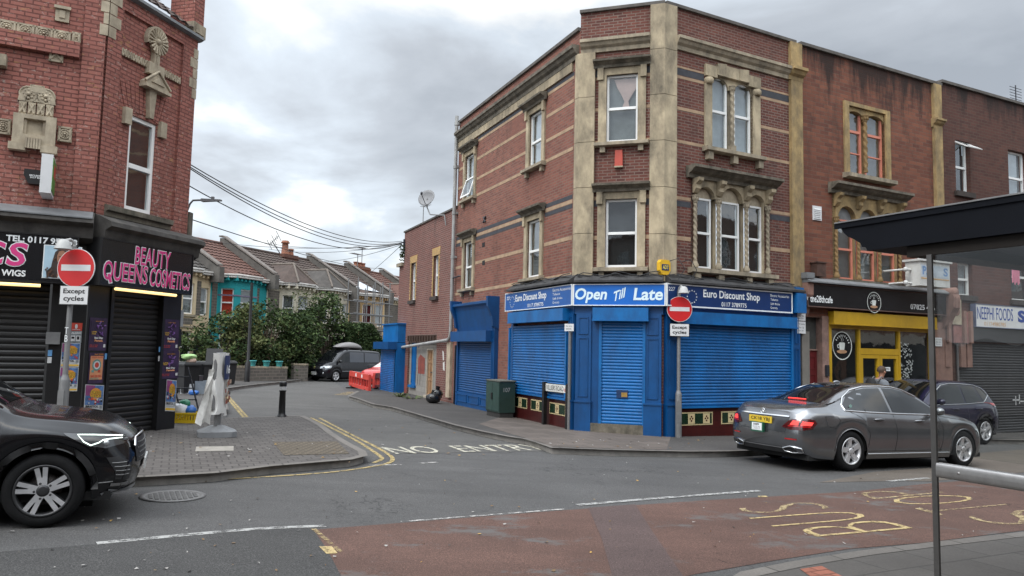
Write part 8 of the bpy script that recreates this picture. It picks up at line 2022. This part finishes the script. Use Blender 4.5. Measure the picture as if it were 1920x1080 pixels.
bin_('black wheelie bin nearest the shop corner with rags on its lid',pole_at(350,738),40,BINB,1.1,.0)
bin_('black wheelie bin with its lid shut behind the plastic box',pole_at(378,727),60,BINB,1.05)
bin_('black wheelie bin with its lid flung open',pole_at(396,729),75,BINB,1.05,1.9)
bin_('black wheelie bin partly behind the white banner, nearest the black column',pole_at(428,721),60,BINB,1.05)
p=pole_at(350,738)+Vector((0,0,1.14));mb=MB();sack(mb,p,.26,.22,.10,0,6,False);sack(mb,p+Vector((.12,-.05,-.12)),.16,.1,.1,1,8,False);o=mb.build('rags',[mat('lime_cloth',(.30,.46,.20),.9),mat('pinkish_cloth',(.42,.30,.24),.9)],org=p);tag(o,'lime and tan rags heaped on the nearest bin','rags')
p=pole_at(371,738);F=Fac((p.x,p.y),75);z=p.z;mb=MB();lo=[F.p(a,b,z)for a,b in((-.34,.25),(.34,.25),(.34,-.25),(-.34,-.25))];hi=[F.p(a,b,z+.44)for a,b in((-.42,.31),(.42,.31),(.42,-.31),(-.42,-.31))]
mb.grid([lo+lo[:1],hi+hi[:1]],0,False);mb.face(lo[::-1]);o=mb.build('storage_box',mat('cloudy_plastic',(.26,.30,.34),.35,.2,4),org=p);tag(o,'cloudy plastic storage box full of rubbish near the bins','storage box')
mb=MB();sack(mb,p+Vector((-.05,0,.20)),.26,.2,.12,0,4,False);sack(mb,p+Vector((.2,0,.15)),.17,.15,.12,1,5,False);mb.box(p.x-.35,p.x+.1,p.y-.2,p.y+.15,p.z+.42,p.z+.62,2);o=mb.build('rubbish',[mat('brown_rag',(.16,.09,.06),.9),mat('white_bag',(.55,.56,.58),.4,.1,6),mat('black_crate',(.02,.02,.022),.5)],org=p+Vector((0,0,.3)));tag(o,'rags, white bag and black tray heaped in the storage box','rubbish')
p=pole_at(370,740);mb=MB();sack(mb,p+Vector((0,-.3,0)),.17,.1,.08,0,7,False);o=mb.build('plastic_bag',mat('blue_bag',(.03,.13,.42),.4),org=p);tag(o,'small blue bag lying before the storage box','bag')
p=pole_at(355,738);mb=MB();mb.box(p.x-.2,p.x+.2,p.y-.25,p.y-.1,p.z,p.z+.34,0,None);o=mb.build('plastic_container',mat('milky_plastic',(.48,.50,.52),.4),org=p);tag(o,'pale plastic container between bin and storage box','container')
p=pole_at(343,792);F=Fac((p.x,p.y),80);z=p.z;YC=mat('crate_yellow',(.60,.40,.01),.5,.1,4)
o=thing('plastic_crate','yellow plastic crate on the paving at the shop corner','crate',p);mb=MB();a,b,h_=.30,.20,.22
for(u0,u1,d0,d1)in((-a,a,b-.015,b),(-a,a,-b,-b+.015),(-a,-a+.015,-b+.015,b-.015),(a-.015,a,-b+.015,b-.015)):
 mb.fbox(F,u0,u1,d0,d1,z,z+.06);mb.fbox(F,u0,u1,d0,d1,z+.16,z+h_)
 n=11 if u1-u0>.1 else 7
 for k in range(n):
  if u1-u0>.1:c=u0+(u1-u0)*(k+.5)/n;mb.fbox(F,c-.016,c+.016,d0,d1,z+.06,z+.16)
  else:c=d0+(d1-d0)*(k+.5)/n;mb.fbox(F,u0,u1,c-.016,c+.016,z+.06,z+.16)
mb.fbox(F,-a+.015,a-.015,-b+.015,b-.015,z+.005,z+.02);mb.fbox(F,-a-.015,a+.015,b,b+.015,z+h_-.035,z+h_);part('crate_wall',mb,YC,o)
mb=MB();sack(mb,p+Vector((-.08,.02,.10)),.17,.14,.15,0,11,False);sack(mb,p+Vector((.1,.08,.14)),.13,.12,.11,1,12,False);sack(mb,p+Vector((-.02,.08,.28)),.12,.1,.10,2,13,False);o=mb.build('rubbish',[MATS['white_bag'],MATS['blue_bag'],mat('green_bag',(.03,.18,.10),.4)],org=p+Vector((0,0,.2)));tag(o,'white, blue and green carrier bags spilling from the yellow crate','rubbish')
p2=pole_at(361,792);mb=MB();sack(mb,p2,.10,.1,.10,0,14,False);o=mb.build('bin_bag',mat('net_sack',(.07,.06,.06),.6,.4,20),org=p2);tag(o,'small dark net sack beside the yellow crate','bag')
p=pole_at(348,785);F=Fac((p.x,p.y),70);z=p.z;o=thing('step_ladder','dark folded step ladder leaning at the shop corner','ladder',p);mb=MB()
for s in(-.18,.2):mb.tube([F.p(s-.22,-.1,z+1.15),F.p(s+.12,.12,z)],.02,6);
part('rail',mb,DARKM,o);mb=MB()
for k in range(4):t=.2+.22*k;mb.fbox(F,-.40+.34*t,.0+.34*t,-.1+.22*t-.03,-.1+.22*t+.03,z+1.15*(1-t),z+1.15*(1-t)+.025)
part('tread',mb,DARKM,o)
mb=MB();u,zz=S2.uz(341,598);e0=S2.p(.02,-.35,zz);mb.fbox(S2,.0,.18,-.5,-.06,zz-.15,zz+.18);o=mb.build('meter_box',mat('box_grey',(.26,.27,.28),.6,.1),org=e0);tag(o,'grey meter box on the shop side wall','meter box')
mb=MB();mb.fbox(S2,.0,.15,-.45,-.06,zz-.55,zz-.2);o=mb.build('meter_box',BLACKP,org=e0+Vector((0,0,-.4)));tag(o,'black meter box under the grey one','meter box')
p=pole_at(463,716);mb=MB();zt_=zat(p,468,530);mb.lathe(p,(0,0,1),[(.13,-.05),(.13,.9),(.075,1.0),(.065,zt_-p.z)],12);o=mb.build('lamp_column',BLACKP,org=p);tag(o,'slim black column standing before the bushes','post')
# = BUS SHELTER (right, near)
ps=on_depth(1746,900,5.0);B_=Fac((ps.x,ps.y),151.8)
def bz(px,py,d=0):return B_.uz(px,py,d)
gS=gz(ps.x,ps.y,.12)
shel=thing('bus_shelter','dark roofed bus shelter with steel post, end rail and glass','bus shelter',(ps.x,ps.y,gS))
RL=4.2
prof_px=[(1568,421.5),(1569,427),(1577,429),(1582,437),(1590,444),(1600,448),(1606,452),(1613,456),(1616,463),(1623,464),(1627,470)]
PR=[bz(*q)for q in prof_px]
ue=1.25
zl1=bz(1920,433)[1];ztop=bz(1920,367)[1]
A_=bz(1568,421.5)[1];A2=bz(1627,470)[1]
zT,zB=A_,A2
RD=mat('shelter_navy',(.005,.006,.009),.65,.2,3,spec=.12)
outline=[(u,z)for u,z in PR]+[(ue+1.0,zB),(ue+1.0,zT)]
mb=MB();n=len(outline);f0=[B_.p(u,0,z)for u,z in outline];f1=[B_.p(u,-RL,z)for u,z in outline]
mb.face(f0);mb.face(f1[::-1])
for i in range(n):j=(i+1)%n;mb.face([f0[j],f0[i],f1[i],f1[j]])
mb.fbox(B_,PR[0][0]-.01,ue+1.0,.0,.012,zT-.035,zT+.004);mb.fbox(B_,PR[-1][0],ue+1.0,.0,.010,zB,zB+.03)
part('roof',mb,RD,shel)
mb=MB();mb.fbox(B_,PR[0][0]-.004,ue+1.0,-RL,.02,zT+.005,zT+.015);part('roof_edge_trim',mb,GALV,shel)
u_p=bz(1737,490)[0],bz(1746.5,490)[0]
mb=MB();mb.fbox(B_,u_p[0]-.16,ue+1.0,-.10,-.03,zB-.075,zB-.002);mb.fbox(B_,u_p[0]-.16,u_p[1],-RL,-.1,zB-.07,zB-.002);part('roof_beam',mb,mat('beam_bronze',(.022,.019,.017),.7,.15,spec=.15),shel)
mb=MB();mb.fbox(B_,u_p[0],u_p[1],-.02,.0,gS-.1,zB-.076);part('post',mb,mat('post_steel',(.13,.125,.12),.35,.15,8,metal=.7),shel)
mb=MB();mb.fbox(B_,u_p[0]+.004,u_p[1]-.004,-RL+.1,-RL+.15,gS-.2,zB-.073);mb.fbox(B_,1.2,1.25,-RL+.1,-RL+.15,gS-.2,zB-.003);part('far_post',mb,mat('post_dark',(.05,.05,.052),.4,.1,8,metal=.5),shel)
rz1,rz0=bz(1750,866)[1],bz(1750,894)[1]
mb=MB();hh_=(rz1-rz0)/2;cz=(rz0+rz1)/2;sq=[(-.02+.032*(1 if cos(a)>0 else-1)*abs(cos(a))**.55,cz+hh_*(1 if sin(a)>0 else-1)*abs(sin(a))**.55)for a in[2*pi*k/28 for k in range(29)]];mb.extr(B_,sq,u_p[1]+.001,ue+1,smooth=True)
for uu in(.15,):mb.lathe(B_.p(u_p[1]+uu,.012,(rz0+rz1)/2),B_.n,[(.010,0),(.009,.001),(0,.0012)],10)
part('end_rail',mb,STEEL,shel)
mb=MB();mb.fbox(B_,u_p[1],ue+1,-.030,-.022,rz1+.06,zB-.08);part('glass_panel',mb,GLASS_C,shel)
mb=MB();mb.fbox(B_,1.22,1.23,-RL+.15,-.2,gS+.3,zB-.12);part('glass_panel',mb,GLASS_C,shel)
# = WIRES, DISH
def wire(label,a,b,sag,r=.012):
 pts=[a.lerp(b,i/24)-Vector((0,0,sag*4*(i/24)*(1-i/24)))for i in range(25)]
 mb=MB();mb.tube(pts,r,5);o=mb.build('overhead_cable',mat('cable_black',(.02,.02,.022),.6),org=a.lerp(b,.5));tag(o,label,'cable','overhead cables across the side street');return o
W2=Lw.p(uB0+.05,.15,0);zw=Lw.uz(752,458)[1]
WE=Vector((W2.x,W2.y,zw))
def wl(px,py,d):q=S2.p(.15,-.1-d,0);return Vector((q.x,q.y,S2.uz(px,py)[1]))
wire('highest of the cables from the red building to the low brick roof',wl(354,304,.0),WE+Vector((0,0,.05)),.55);wire('second highest cable from the red building to the low brick roof',wl(354,309,0),WE,.62);wire('third cable down from the red building to the low brick roof',wl(354,312,0),WE+Vector((.02,0,-.02)),.70)
wire('lower slack cable from the red building to the low brick roof',wl(356,341,.1),WE+Vector((0,.05,-.03)),.72);wire('cable leaving the red building above the lamp to the terrace end',wl(356,402,.2),T_.p(U[4]+1,-1,ZE+2.4),.3)
wire('long cable passing low over the terrace roofs',T_.p(U[0]-3,2,T_.uz(360,447,2)[1]),WE+Vector((0,.1,-.06)),.3);
wire('thin cable from the low brick roof to the brown chimney',T_.p(tu(545),-3.2,ZR+.6),WE+Vector((0,0,-.05)),.35);wire('thin cable from the low brick roof to the pale house eaves',T_.p(tu(560),-2.5,ZR+.1),WE+Vector((0,0,-.08)),.3);wire('thin cable from the low brick roof to the tan house',T_.p(tu(628),-1.5,ZR-.3),WE+Vector((0,0,-.1)),.2);wire('steep short cable from the low brick roof to the far house',T_.p(tu(694),-.5,T_.uz(694,522,-.5)[1]),WE+Vector((0,0,-.12)),.05)
mb=MB();mb.tube([Lw.p(uB0+.05,.02,zw),WE],.03,6);mb.fbox(Lw,uB0-.02,uB0+.12,0,.06,zw-.4,zw+.15);o=mb.build('cable_bracket',DARKM,org=Lw.p(uB0,0,zw));tag(o,'dark cable bracket at the corner of the low brick building','bracket')
ds=thing('satellite_dish','grey satellite dish on a cranked pole above the low brick roof','satellite dish',Lw.p(-1.6,-.1,ZL));ud_,zd_=Lw.uz(806,371,.1)
axd=Vector((-.35,-.85,.35)).normalized();c=Lw.p(ud_,.25,zd_);mb=MB();R0=.36
prof=[(R0*t,-.10*(1-t*t))for t in(0.0,.25,.5,.75,1)];prof2=prof+[(R0*t,-.10*(1-t*t)-.012)for t in(1,.75,.5,.25,0)]
mb.lathe(c,axd,prof2,28);part('dish',mb,mat('dish_grey',(.20,.20,.205),.6,.15,5),ds)
mb=MB();low_=c+Vector((0,0,-.33));mb.tube([low_,c+axd*.42+Vector((0,0,-.10))],.015,6);mb.ell(c+axd*.42+Vector((0,0,-.06)),(.05,.05,.07),8,6);part('receiver_arm',mb,DARKM,ds)
u2_,z2_=Lw.uz(834,420,.1);mb=MB();mb.tube([c-axd*.08,c-axd*.1+Vector((0,0,-.35)),Lw.p(ud_+.25,.15,zd_-.72),Lw.p(u2_,.12,ZL-.12),Lw.p(u2_+.02,.06,ZL-.5)],.025,8);part('pole',mb,GALV,ds)
um_,zm_=Lw.uz(794,390,-.1);a=thing('tv_aerial','small TV aerial on a short mast beside the satellite dish','aerial',Lw.p(um_,-.1,ZL));mb=MB();mb.tube([Lw.p(um_,-.1,ZL-.1),Lw.p(um_,-.1,zm_+.1)],.018,6);part('mast',mb,GALV,a);mb=MB();mb.tube([Lw.p(um_-.05,-.1,zm_+.05),Lw.p(um_+1.0,-.1,zm_+.05)],.012,5)
for k in range(6):mb.tube([Lw.p(um_+.12*k,-.25,zm_+.05),Lw.p(um_+.12*k,.05,zm_+.05)],.008,4)
part('dipole_array',mb,GALV,a)
ua_,za_=Nf.uz(1905,190,-.2);a=thing('tv_aerial','small dark TV aerial on the plain brick building roof','aerial',Nf.p(ua_,-.2,ZN));mb=MB();mb.tube([Nf.p(ua_,-.2,ZN),Nf.p(ua_,-.2,ZN+.8)],.02,6);part('mast',mb,DARKM,a);mb=MB()
for k in range(5):mb.tube([Nf.p(ua_-.35,-.2,ZN+.3+.1*k),Nf.p(ua_+.35,-.2,ZN+.3+.1*k)],.010,4)
part('dipole_array',mb,DARKM,a)
mb=MB();rw__=random.Random(12)
for F,a,b,zz in((V,-3.6,0,3.66),(C,.05,CW,3.66),(M,0,4.3,3.64)):
 for j in range(3):
  n=14;mb.tube([F.p(a+(b-a)*i/n,.12+.10*rw__.random(),zz-.05*j+.05*sin(i*1.1+j)+.03*rw__.random())for i in range(n+1)],.012,5)
for u0 in(.12,.5):mb.tube([M.p(u0,.1,4.0),M.p(u0+.1,.3,4.05),M.p(u0+.25,.35,3.8),M.p(u0+.1,.3,3.55)],.010,5)
o=part('loose_cable',mb,MATS['cable_black'],corner)
# = PERSON BY THE CAFE
def person():
 u,z=K.uz(1640,690,1.2);base=K.p(u,1.25,0);base.z=gz(base.x,base.y,.12)
 Hh=zat(base,1640,688)-base.z;s=Hh/1.78
 o=thing('person','person in a grey jacket seen from behind with a black backpack outside the cafe','person',base)
 f=hd(75);l=Vector((-f.y,f.x,0));W=lambda a,b,c:base+(f*a+l*b+Vector((0,0,c)))*s
 def skin(name,verts,edges,m,par,sub=2):
  me=bpy.data.meshes.new(name);me.from_pydata([v[0]-base for v in verts],edges,[]);ob=bpy.data.objects.new(name,me);COL.objects.link(ob);ob.parent=par;ORG[ob.name]=base
  md=ob.modifiers.new('skin','SKIN');md.use_smooth_shade=True
  for i,v in enumerate(verts):me.skin_vertices[0].data[i].radius=(v[1]*s,(v[2]if len(v)>2 else v[1])*s)
  me.skin_vertices[0].data[0].use_root=True;sb=ob.modifiers.new('sub','SUBSURF');sb.levels=sub;sb.render_levels=sub
  me.materials.append(m);return ob
 SK=mat('skin_tone',(.34,.17,.11),.6,.08);TR=mat('dark_trousers',(.03,.032,.04),.9,.2);JK=mat('grey_jacket',(.13,.14,.155),.9,.2,6);HR=mat('brown_hair',(.06,.035,.02),.7,.3,20)
 V_=[(W(0,0,.95),.15,.12),(W(.02,0,1.12),.14,.11),(W(.06,0,1.30),.17,.12),(W(.09,0,1.42),.14,.10),(W(.12,0,1.50),.06),(W(.15,0,1.57),.06),(W(.17,0,1.66),.088,.10),(W(.17,0,1.74),.06,.07),(W(.08,.20,1.40),.07),(W(.06,.27,1.12),.052),(W(.20,.24,.92),.042),(W(.26,.22,.86),.038),(W(.08,-.20,1.40),.07),(W(.04,-.27,1.12),.052),(W(.16,-.25,.90),.042),(W(.22,-.24,.84),.038),(W(0,.10,.88),.095),(W(.05,.11,.50),.068),(W(.0,.11,.10),.048),(W(.12,.12,.05),.042),(W(0,-.10,.88),.095),(W(-.03,-.11,.50),.068),(W(-.12,-.11,.10),.048),(W(.0,-.12,.05),.042)]
 E_=[(0,1),(1,2),(2,3),(3,4),(4,5),(5,6),(6,7),(3,8),(8,9),(9,10),(10,11),(3,12),(12,13),(13,14),(14,15),(0,16),(16,17),(17,18),(18,19),(0,20),(20,21),(21,22),(22,23)]
 skin('body',V_,E_,SK,o)
 Jv=[(V_[0][0]+Vector((0,0,-.06)),.17,.14),(V_[1][0],.165,.135),(V_[2][0],.19,.145),(V_[3][0],.155,.115),(W(.11,0,1.48),.075),(V_[8][0],.10),(V_[9][0],.082),(W(.19,.243,.93),.066),(V_[12][0],.10),(V_[13][0],.082),(W(.15,-.252,.91),.066)]
 skin('jacket',Jv,[(0,1),(1,2),(2,3),(3,4),(3,5),(5,6),(6,7),(3,8),(8,9),(9,10)],JK,o)
 Tv=[(W(0,0,.93),.15,.125),(V_[16][0],.112),(V_[17][0],.085),(W(0,.11,.12),.066),(V_[20][0],.112),(V_[21][0],.085),(W(-.12,-.11,.12),.066)]
 skin('trousers',Tv,[(0,1),(1,2),(2,3),(0,4),(4,5),(5,6)],TR,o)
 mb=MB()
 for a,b in((W(.06,.115,.045),0),(W(-.06,-.115,.045),0)):mb.ell(a,(.15,.06,.055),12,8)
 part('shoe',mb,BLACKP,o)
 mb=MB();hc=W(.165,0,1.70)
 rows=[]
 for i in range(7):
  th=pi*.62*i/6;rows.append([hc+Vector((0,0,.115*cos(th)*s))+(f*(.118*sin(th)*cos(a)-.012)+l*(.092*sin(th)*sin(a)))*s for a in[2*pi*q/16 for q in range(16)]])
 mb.grid(rows,0,True,True);part('hair',mb,HR,o)
 for sg in(1,-1):mb=MB();mb.ell(W(.165,sg*.09,1.655),(.025,.015,.035),8,6);part('ear',mb,SK,o)
 mb=MB();mb.ell(W(.265,0,1.65),(.02,.015,.025),8,6);part('nose',mb,SK,o)
 for sg,wv in((1,W(.26,.22,.86)),(-1,W(.22,-.24,.84))):
  mb=MB()
  for k in range(4):L=(.07,.078,.074,.06)[k]*s;st=wv+(f*(.03-.018*k)+l*sg*.005)*s+Vector((0,0,-.03*s));mb.tube([st,st+Vector((0,0,-L*.55))+f*.008,st+Vector((0,0,-L))-l*sg*.015],[.010*s,.009*s,.007*s],6)
  st=wv+f*.035*s;mb.tube([st,st+f*.03*s+Vector((0,0,-.03*s)),st+f*.03*s+Vector((0,0,-.06*s))],[.011*s,.010*s,.008*s],6);part('finger',mb,SK,o)
 bp=W(-.17,0,1.24);mb=MB();rows=[]
 for i in range(9):
  t=i/8;zz=-.26+.52*t;fl=(sin(pi*(t*.9+.05)))**.35
  rows.append([bp+(f*(.12*fl*cos(a))+l*(.17*fl*sin(a))+Vector((0,0,zz)))*s for a in[2*pi*q/16 for q in range(16)]])
 mb.grid(rows,0,True,True);mb.face(rows[-1]);mb.face(rows[0][::-1]);bo=mb.build('backpack',mat('backpack_black',(.012,.012,.013),.8,.2,8),org=bp);tag(bo,'black backpack on the back of the person outside the cafe','backpack')
 mb=MB()
 for sg in(1,-1):mb.tube([W(-.08,sg*.12,1.42),W(.03,sg*.13,1.54),W(.16,sg*.13,1.44),W(.16,sg*.13,1.22),W(-.05,sg*.15,1.02)],.020*s,6)
 part('strap',mb,mat('strap_grey',(.10,.10,.10),.8),bo)
 return o
person()
# = PLANTS
LEAFM=[]
for nme,c in(('leaf_dark',(.027,.047,.018)),('leaf_mid',(.062,.094,.032)),('leaf_olive',(.10,.115,.046)),('leaf_light',(.15,.165,.065))):
 LEAFM.append(mat(nme,c,.75,.25,3,spec=.15))
BARK=mat('bark',(.07,.052,.038),.9,.3,8,.4);TWIG=mat('dry_twig',(.16,.11,.075),.9,.2)
def leafclump(mb,c,r,n,rl,size,mats,dens=.5):
 for i in range(n):
  while True:
   d=Vector((rl.uniform(-1,1),rl.uniform(-1,1),rl.uniform(-1,1)))
   if.05<d.length<1:break
  d=d.normalized()*(d.length**dens);p=Vector((c[0]+d.x*r[0],c[1]+d.y*r[1],c[2]+d.z*r[2]))
  a=Vector((rl.uniform(-1,1),rl.uniform(-1,1),rl.uniform(-.6,.6))).normalized();b=a.cross(Vector((rl.uniform(-1,1),rl.uniform(-1,1),rl.uniform(-1,1)))).normalized();s=size*rl.uniform(.6,1.3)
  mb.face([p-a*s*.5,p+b*s*.25,p+a*s*.5,p-b*s*.25],rl.choice(mats))
def bush(name,label,cat,p,wid,ht,seed,mats,n=36,leaves=85,size=.20,trunk=True,depth=None,group=None,low=.12):
 rl=random.Random(seed);depth=depth or wid*.7;o=thing(name,label,cat,p,group)
 mb=MB();mb2=MB();t0=Vector(p)
 for k in range(n):
  a=rl.uniform(0,2*pi);h_=rl.uniform(low,1);rr=(1-abs(h_-.5)*1.1)*rl.uniform(.25,1.0)**.6
  c=Vector((p.x+T_.u.x*wid*.5*rr*cos(a)+T_.n.x*depth*.5*rr*sin(a),p.y+T_.u.y*wid*.5*rr*cos(a)+T_.n.y*depth*.5*rr*sin(a),p.z+ht*h_*.92))
  s=rl.uniform(.30,.62)*min(1.2,wid*.3);mm=rl.choice(mats)
  leafclump(mb,c,(s,s,s*.8),leaves,rl,size,mm)
  if trunk and k%2==0:mb2.tube([t0+Vector((rl.uniform(-.15,.15),rl.uniform(-.15,.15),-.1)),t0.lerp(c,.45)+Vector((0,0,ht*.12)),c],[.06,.035,.012],5)
 part('crown',mb,LEAFM,o)
 if mb2.v:part('trunk',mb2,BARK,o)
 return o
D_,Mi,Ol,Li=[0,0,1],[0,1,1],[1,2,2],[2,3]
def bp_(px,py,d):return T_.p(T_.uz(px,650,d)[0],d,gT+.05)
bush('bush','dense bush in front of the teal house, before its bay window','bush',bp_(418,700,2.6),4.6,3.5,21,[Mi,Ol,D_,[0,1,2]],66)
bush('bush','tall green bush with pale stems between teal and pale houses','bush',bp_(492,700,2.6),4.4,4.3,22,[Mi,D_,[1,2]],60)
bush('bush','broad dark bush before the pale cream house','bush',bp_(548,700,2.6),5.0,4.0,23,[D_,Mi,[0,1],[0,1,2]],72)
bush('tree','small evergreen tree rising beside the scaffolding','tree',bp_(608,700,2.2),4.2,5.2,24,[D_,Mi,[0,1,2]],46,low=.3)
bush('bush','yellowish shrub spilling round the black column','bush',bp_(458,700,3.4),2.4,4.0,25,[Ol,Li,[2,3]],20,70)
bush('climber','thin ivy sprays growing up the pale cream bay','climber',T_.p(tu(548),1.0,gT+2.6),3.8,2.6,26,[[1,2],[2,3]],26,34,.15,False,.8)
bush('bush','dark undergrowth along the low garden wall','bush',bp_(520,700,3.4),6.5,1.9,31,[D_,[0]],30,70,.2,False,1.2)
bush('bush','dark ivy covered shrub in the gap before the van','bush',bp_(577,700,3.0),1.8,3.0,32,[D_,[0,0,1]],22,80)
hd0,hd1=T_.uz(640,660,3.0)[0],T_.uz(714,660,3.0)[0];rl=random.Random(40);mb=MB();hz0,hz1=gT,T_.uz(650,606,3.0)[1]
hedge=thing('hedge','tall clipped dark green hedge behind the parked van','hedge',T_.p((hd0+hd1)/2,2.6,gT))
for i in range(15000):
 t=rl.random();u=hd0+(hd1-hd0)*t;top=hz1-.15-1.3*max(0,(t-.72)/.28)**2+.16*sin(u*2.1)+.1*sin(u*5)-.5*max(0,(.12-t)/.12)
 f=rl.random()
 if f<.62:d,z=3.2+.14*sin(u*3)+rl.uniform(-.12,.1),rl.uniform(hz0,top)
 elif f<.85:d,z=rl.uniform(1.6,3.2),top+rl.uniform(-.12,.1)
 else:d,z=rl.uniform(1.7,3.1),rl.uniform(hz0,top)
 p=T_.p(u,d,z);a=Vector((rl.uniform(-1,1),rl.uniform(-1,1),rl.uniform(-.7,.7))).normalized();b=a.cross(Vector((rl.uniform(-1,1),rl.uniform(-1,1),rl.uniform(-1,1)))).normalized();s=rl.uniform(.10,.2)
 mb.face([p-a*s*.5,p+b*s*.3,p+a*s*.5,p-b*s*.3],rl.choice((0,0,0,1,1)))
part('foliage',mb,LEAFM,hedge);mb=MB();mb.fbox(T_,hd0+.3,hd1-.4,1.8,2.9,gT-.2,hz1-.9);part('dark_core',mb,mat('hedge_core',(.012,.016,.010),1),hedge)  # solid dark box filling the inside of the hedge
p=bp_(497,700,3.5);mb=MB();rl=random.Random(51)
for i in range(26):a=rl.uniform(-.9,.9);mb.tube([p+Vector((a*.3,0,0)),p+T_.u*a*.5+Vector((0,0,1.2)),p+T_.u*a*rl.uniform(.8,1.5)+Vector((0,0,rl.uniform(1.8,2.9)))],[.018,.014,.006],4)
o=mb.build('dry_shrub',TWIG,org=p);tag(o,'bare brown stems between the bushes','shrub')
def weed(label,p,n,hgt,spread,seed):
 rl=random.Random(seed);mb=MB()
 for i in range(n):
  a=rl.uniform(0,2*pi);t=p+Vector((cos(a),sin(a),0))*spread*rl.uniform(.1,.6);tip=t+Vector((cos(a)*spread*.6,sin(a)*spread*.6,hgt*rl.uniform(.4,1)));sd=Vector((-sin(a),cos(a),0))*.018
  m_=t.lerp(tip,.6)+Vector((0,0,hgt*.15));mb.face([t-sd,t+sd,m_+sd,m_-sd],rl.choice((1,2)));mb.face([m_-sd,m_+sd,tip],rl.choice((1,2,3)))
 o=mb.build('weed',LEAFM,org=p);tag(o,label,'plant')
weed('green weeds at the foot of the blue pilaster by the sign post',pole_at(1243,812),60,.22,.32,61);weed('tuft of weeds by the blue shop bay',pole_at(752,744),40,.2,.45,62);weed('sparse weeds along the foot of the low brick wall',pole_at(775,748),30,.14,.5,63)
p=Lw.p(uB0+.02,.1,6.2);rl=random.Random(71);mb=MB()
for k in range(5):leafclump(mb,p+Vector((rl.uniform(-.05,.05),0,rl.uniform(-.6,.35))),(.12,.12,.16),26,rl,.12,[0,1])
o=mb.build('climber',LEAFM,org=p);tag(o,'tuft of ivy at the cable bracket on the low building corner','climber')
for i,px in enumerate((472,498,522)):
 g=gnd(px,714,.12);p=Vector((g.x,g.y,gz(g.x,g.y,.12)+.72));mb=MB();mb.lathe(p,(0,0,1),[(.13,0),(.17,.24),(.19,.25),(.19,.29),(.16,.29)],14);o=mb.build('flower_pot',mat('pot_turquoise',(.05,.30,.30),.5,.1),org=p);tag(o,'turquoise flower pot on the low garden wall','flower pot','turquoise pots along the garden wall')
# = UNSEEN TERRACE ACROSS THE ROAD (added for reflections, cuts light from behind)
qo=off((0,0),86,-5.0);Q=Fac(qo,241.8)
ob=thing('unseen_terrace','unseen brown brick terrace added across the main road for reflections and to cut light','building',Q.p(0,0,0));BW=15
hs=[(1.2+3.6*i,2.6+3.6*i,z,z+1.8)for i in range(4)for z in(3.9,7.0)]
mb=MB();mb.wall(Q,0,BW,-2,10,hs,.15);mb.face([Q.p(0,0,-2),Q.p(0,0,10),Q.p(0,-8,10),Q.p(0,-8,-2)]);mb.face([Q.p(BW,0,10),Q.p(BW,0,-2),Q.p(BW,-8,-2),Q.p(BW,-8,10)]);mb.face([Q.p(0,0,10),Q.p(BW,0,10),Q.p(BW,-8,10),Q.p(0,-8,10)]);part('brick_wall',mb,brickmat('brick_opposite',(.22,.12,.08),(.16,.085,.06),(.2,.16,.13)),ob)
for r in hs:window(ob,Q,r,.5,back=NETG)
mb=MB();mb.fbox(Q,.2,BW-.2,0,.25,2.7,3.4);part('shop_fascia',mb,mat('fascia_cream',(.4,.36,.3),.6),ob)
mb=MB();mb.fbox(Q,.4,BW-.4,0,.06,-1.5,2.7);part('shop_glazing',mb,CARGLASS,ob)
ob['group']='unseen terraces added across the road'
for i in range(1,9):c=copy_tree(ob);c.location=ob.location+Q.u*(BW*i)
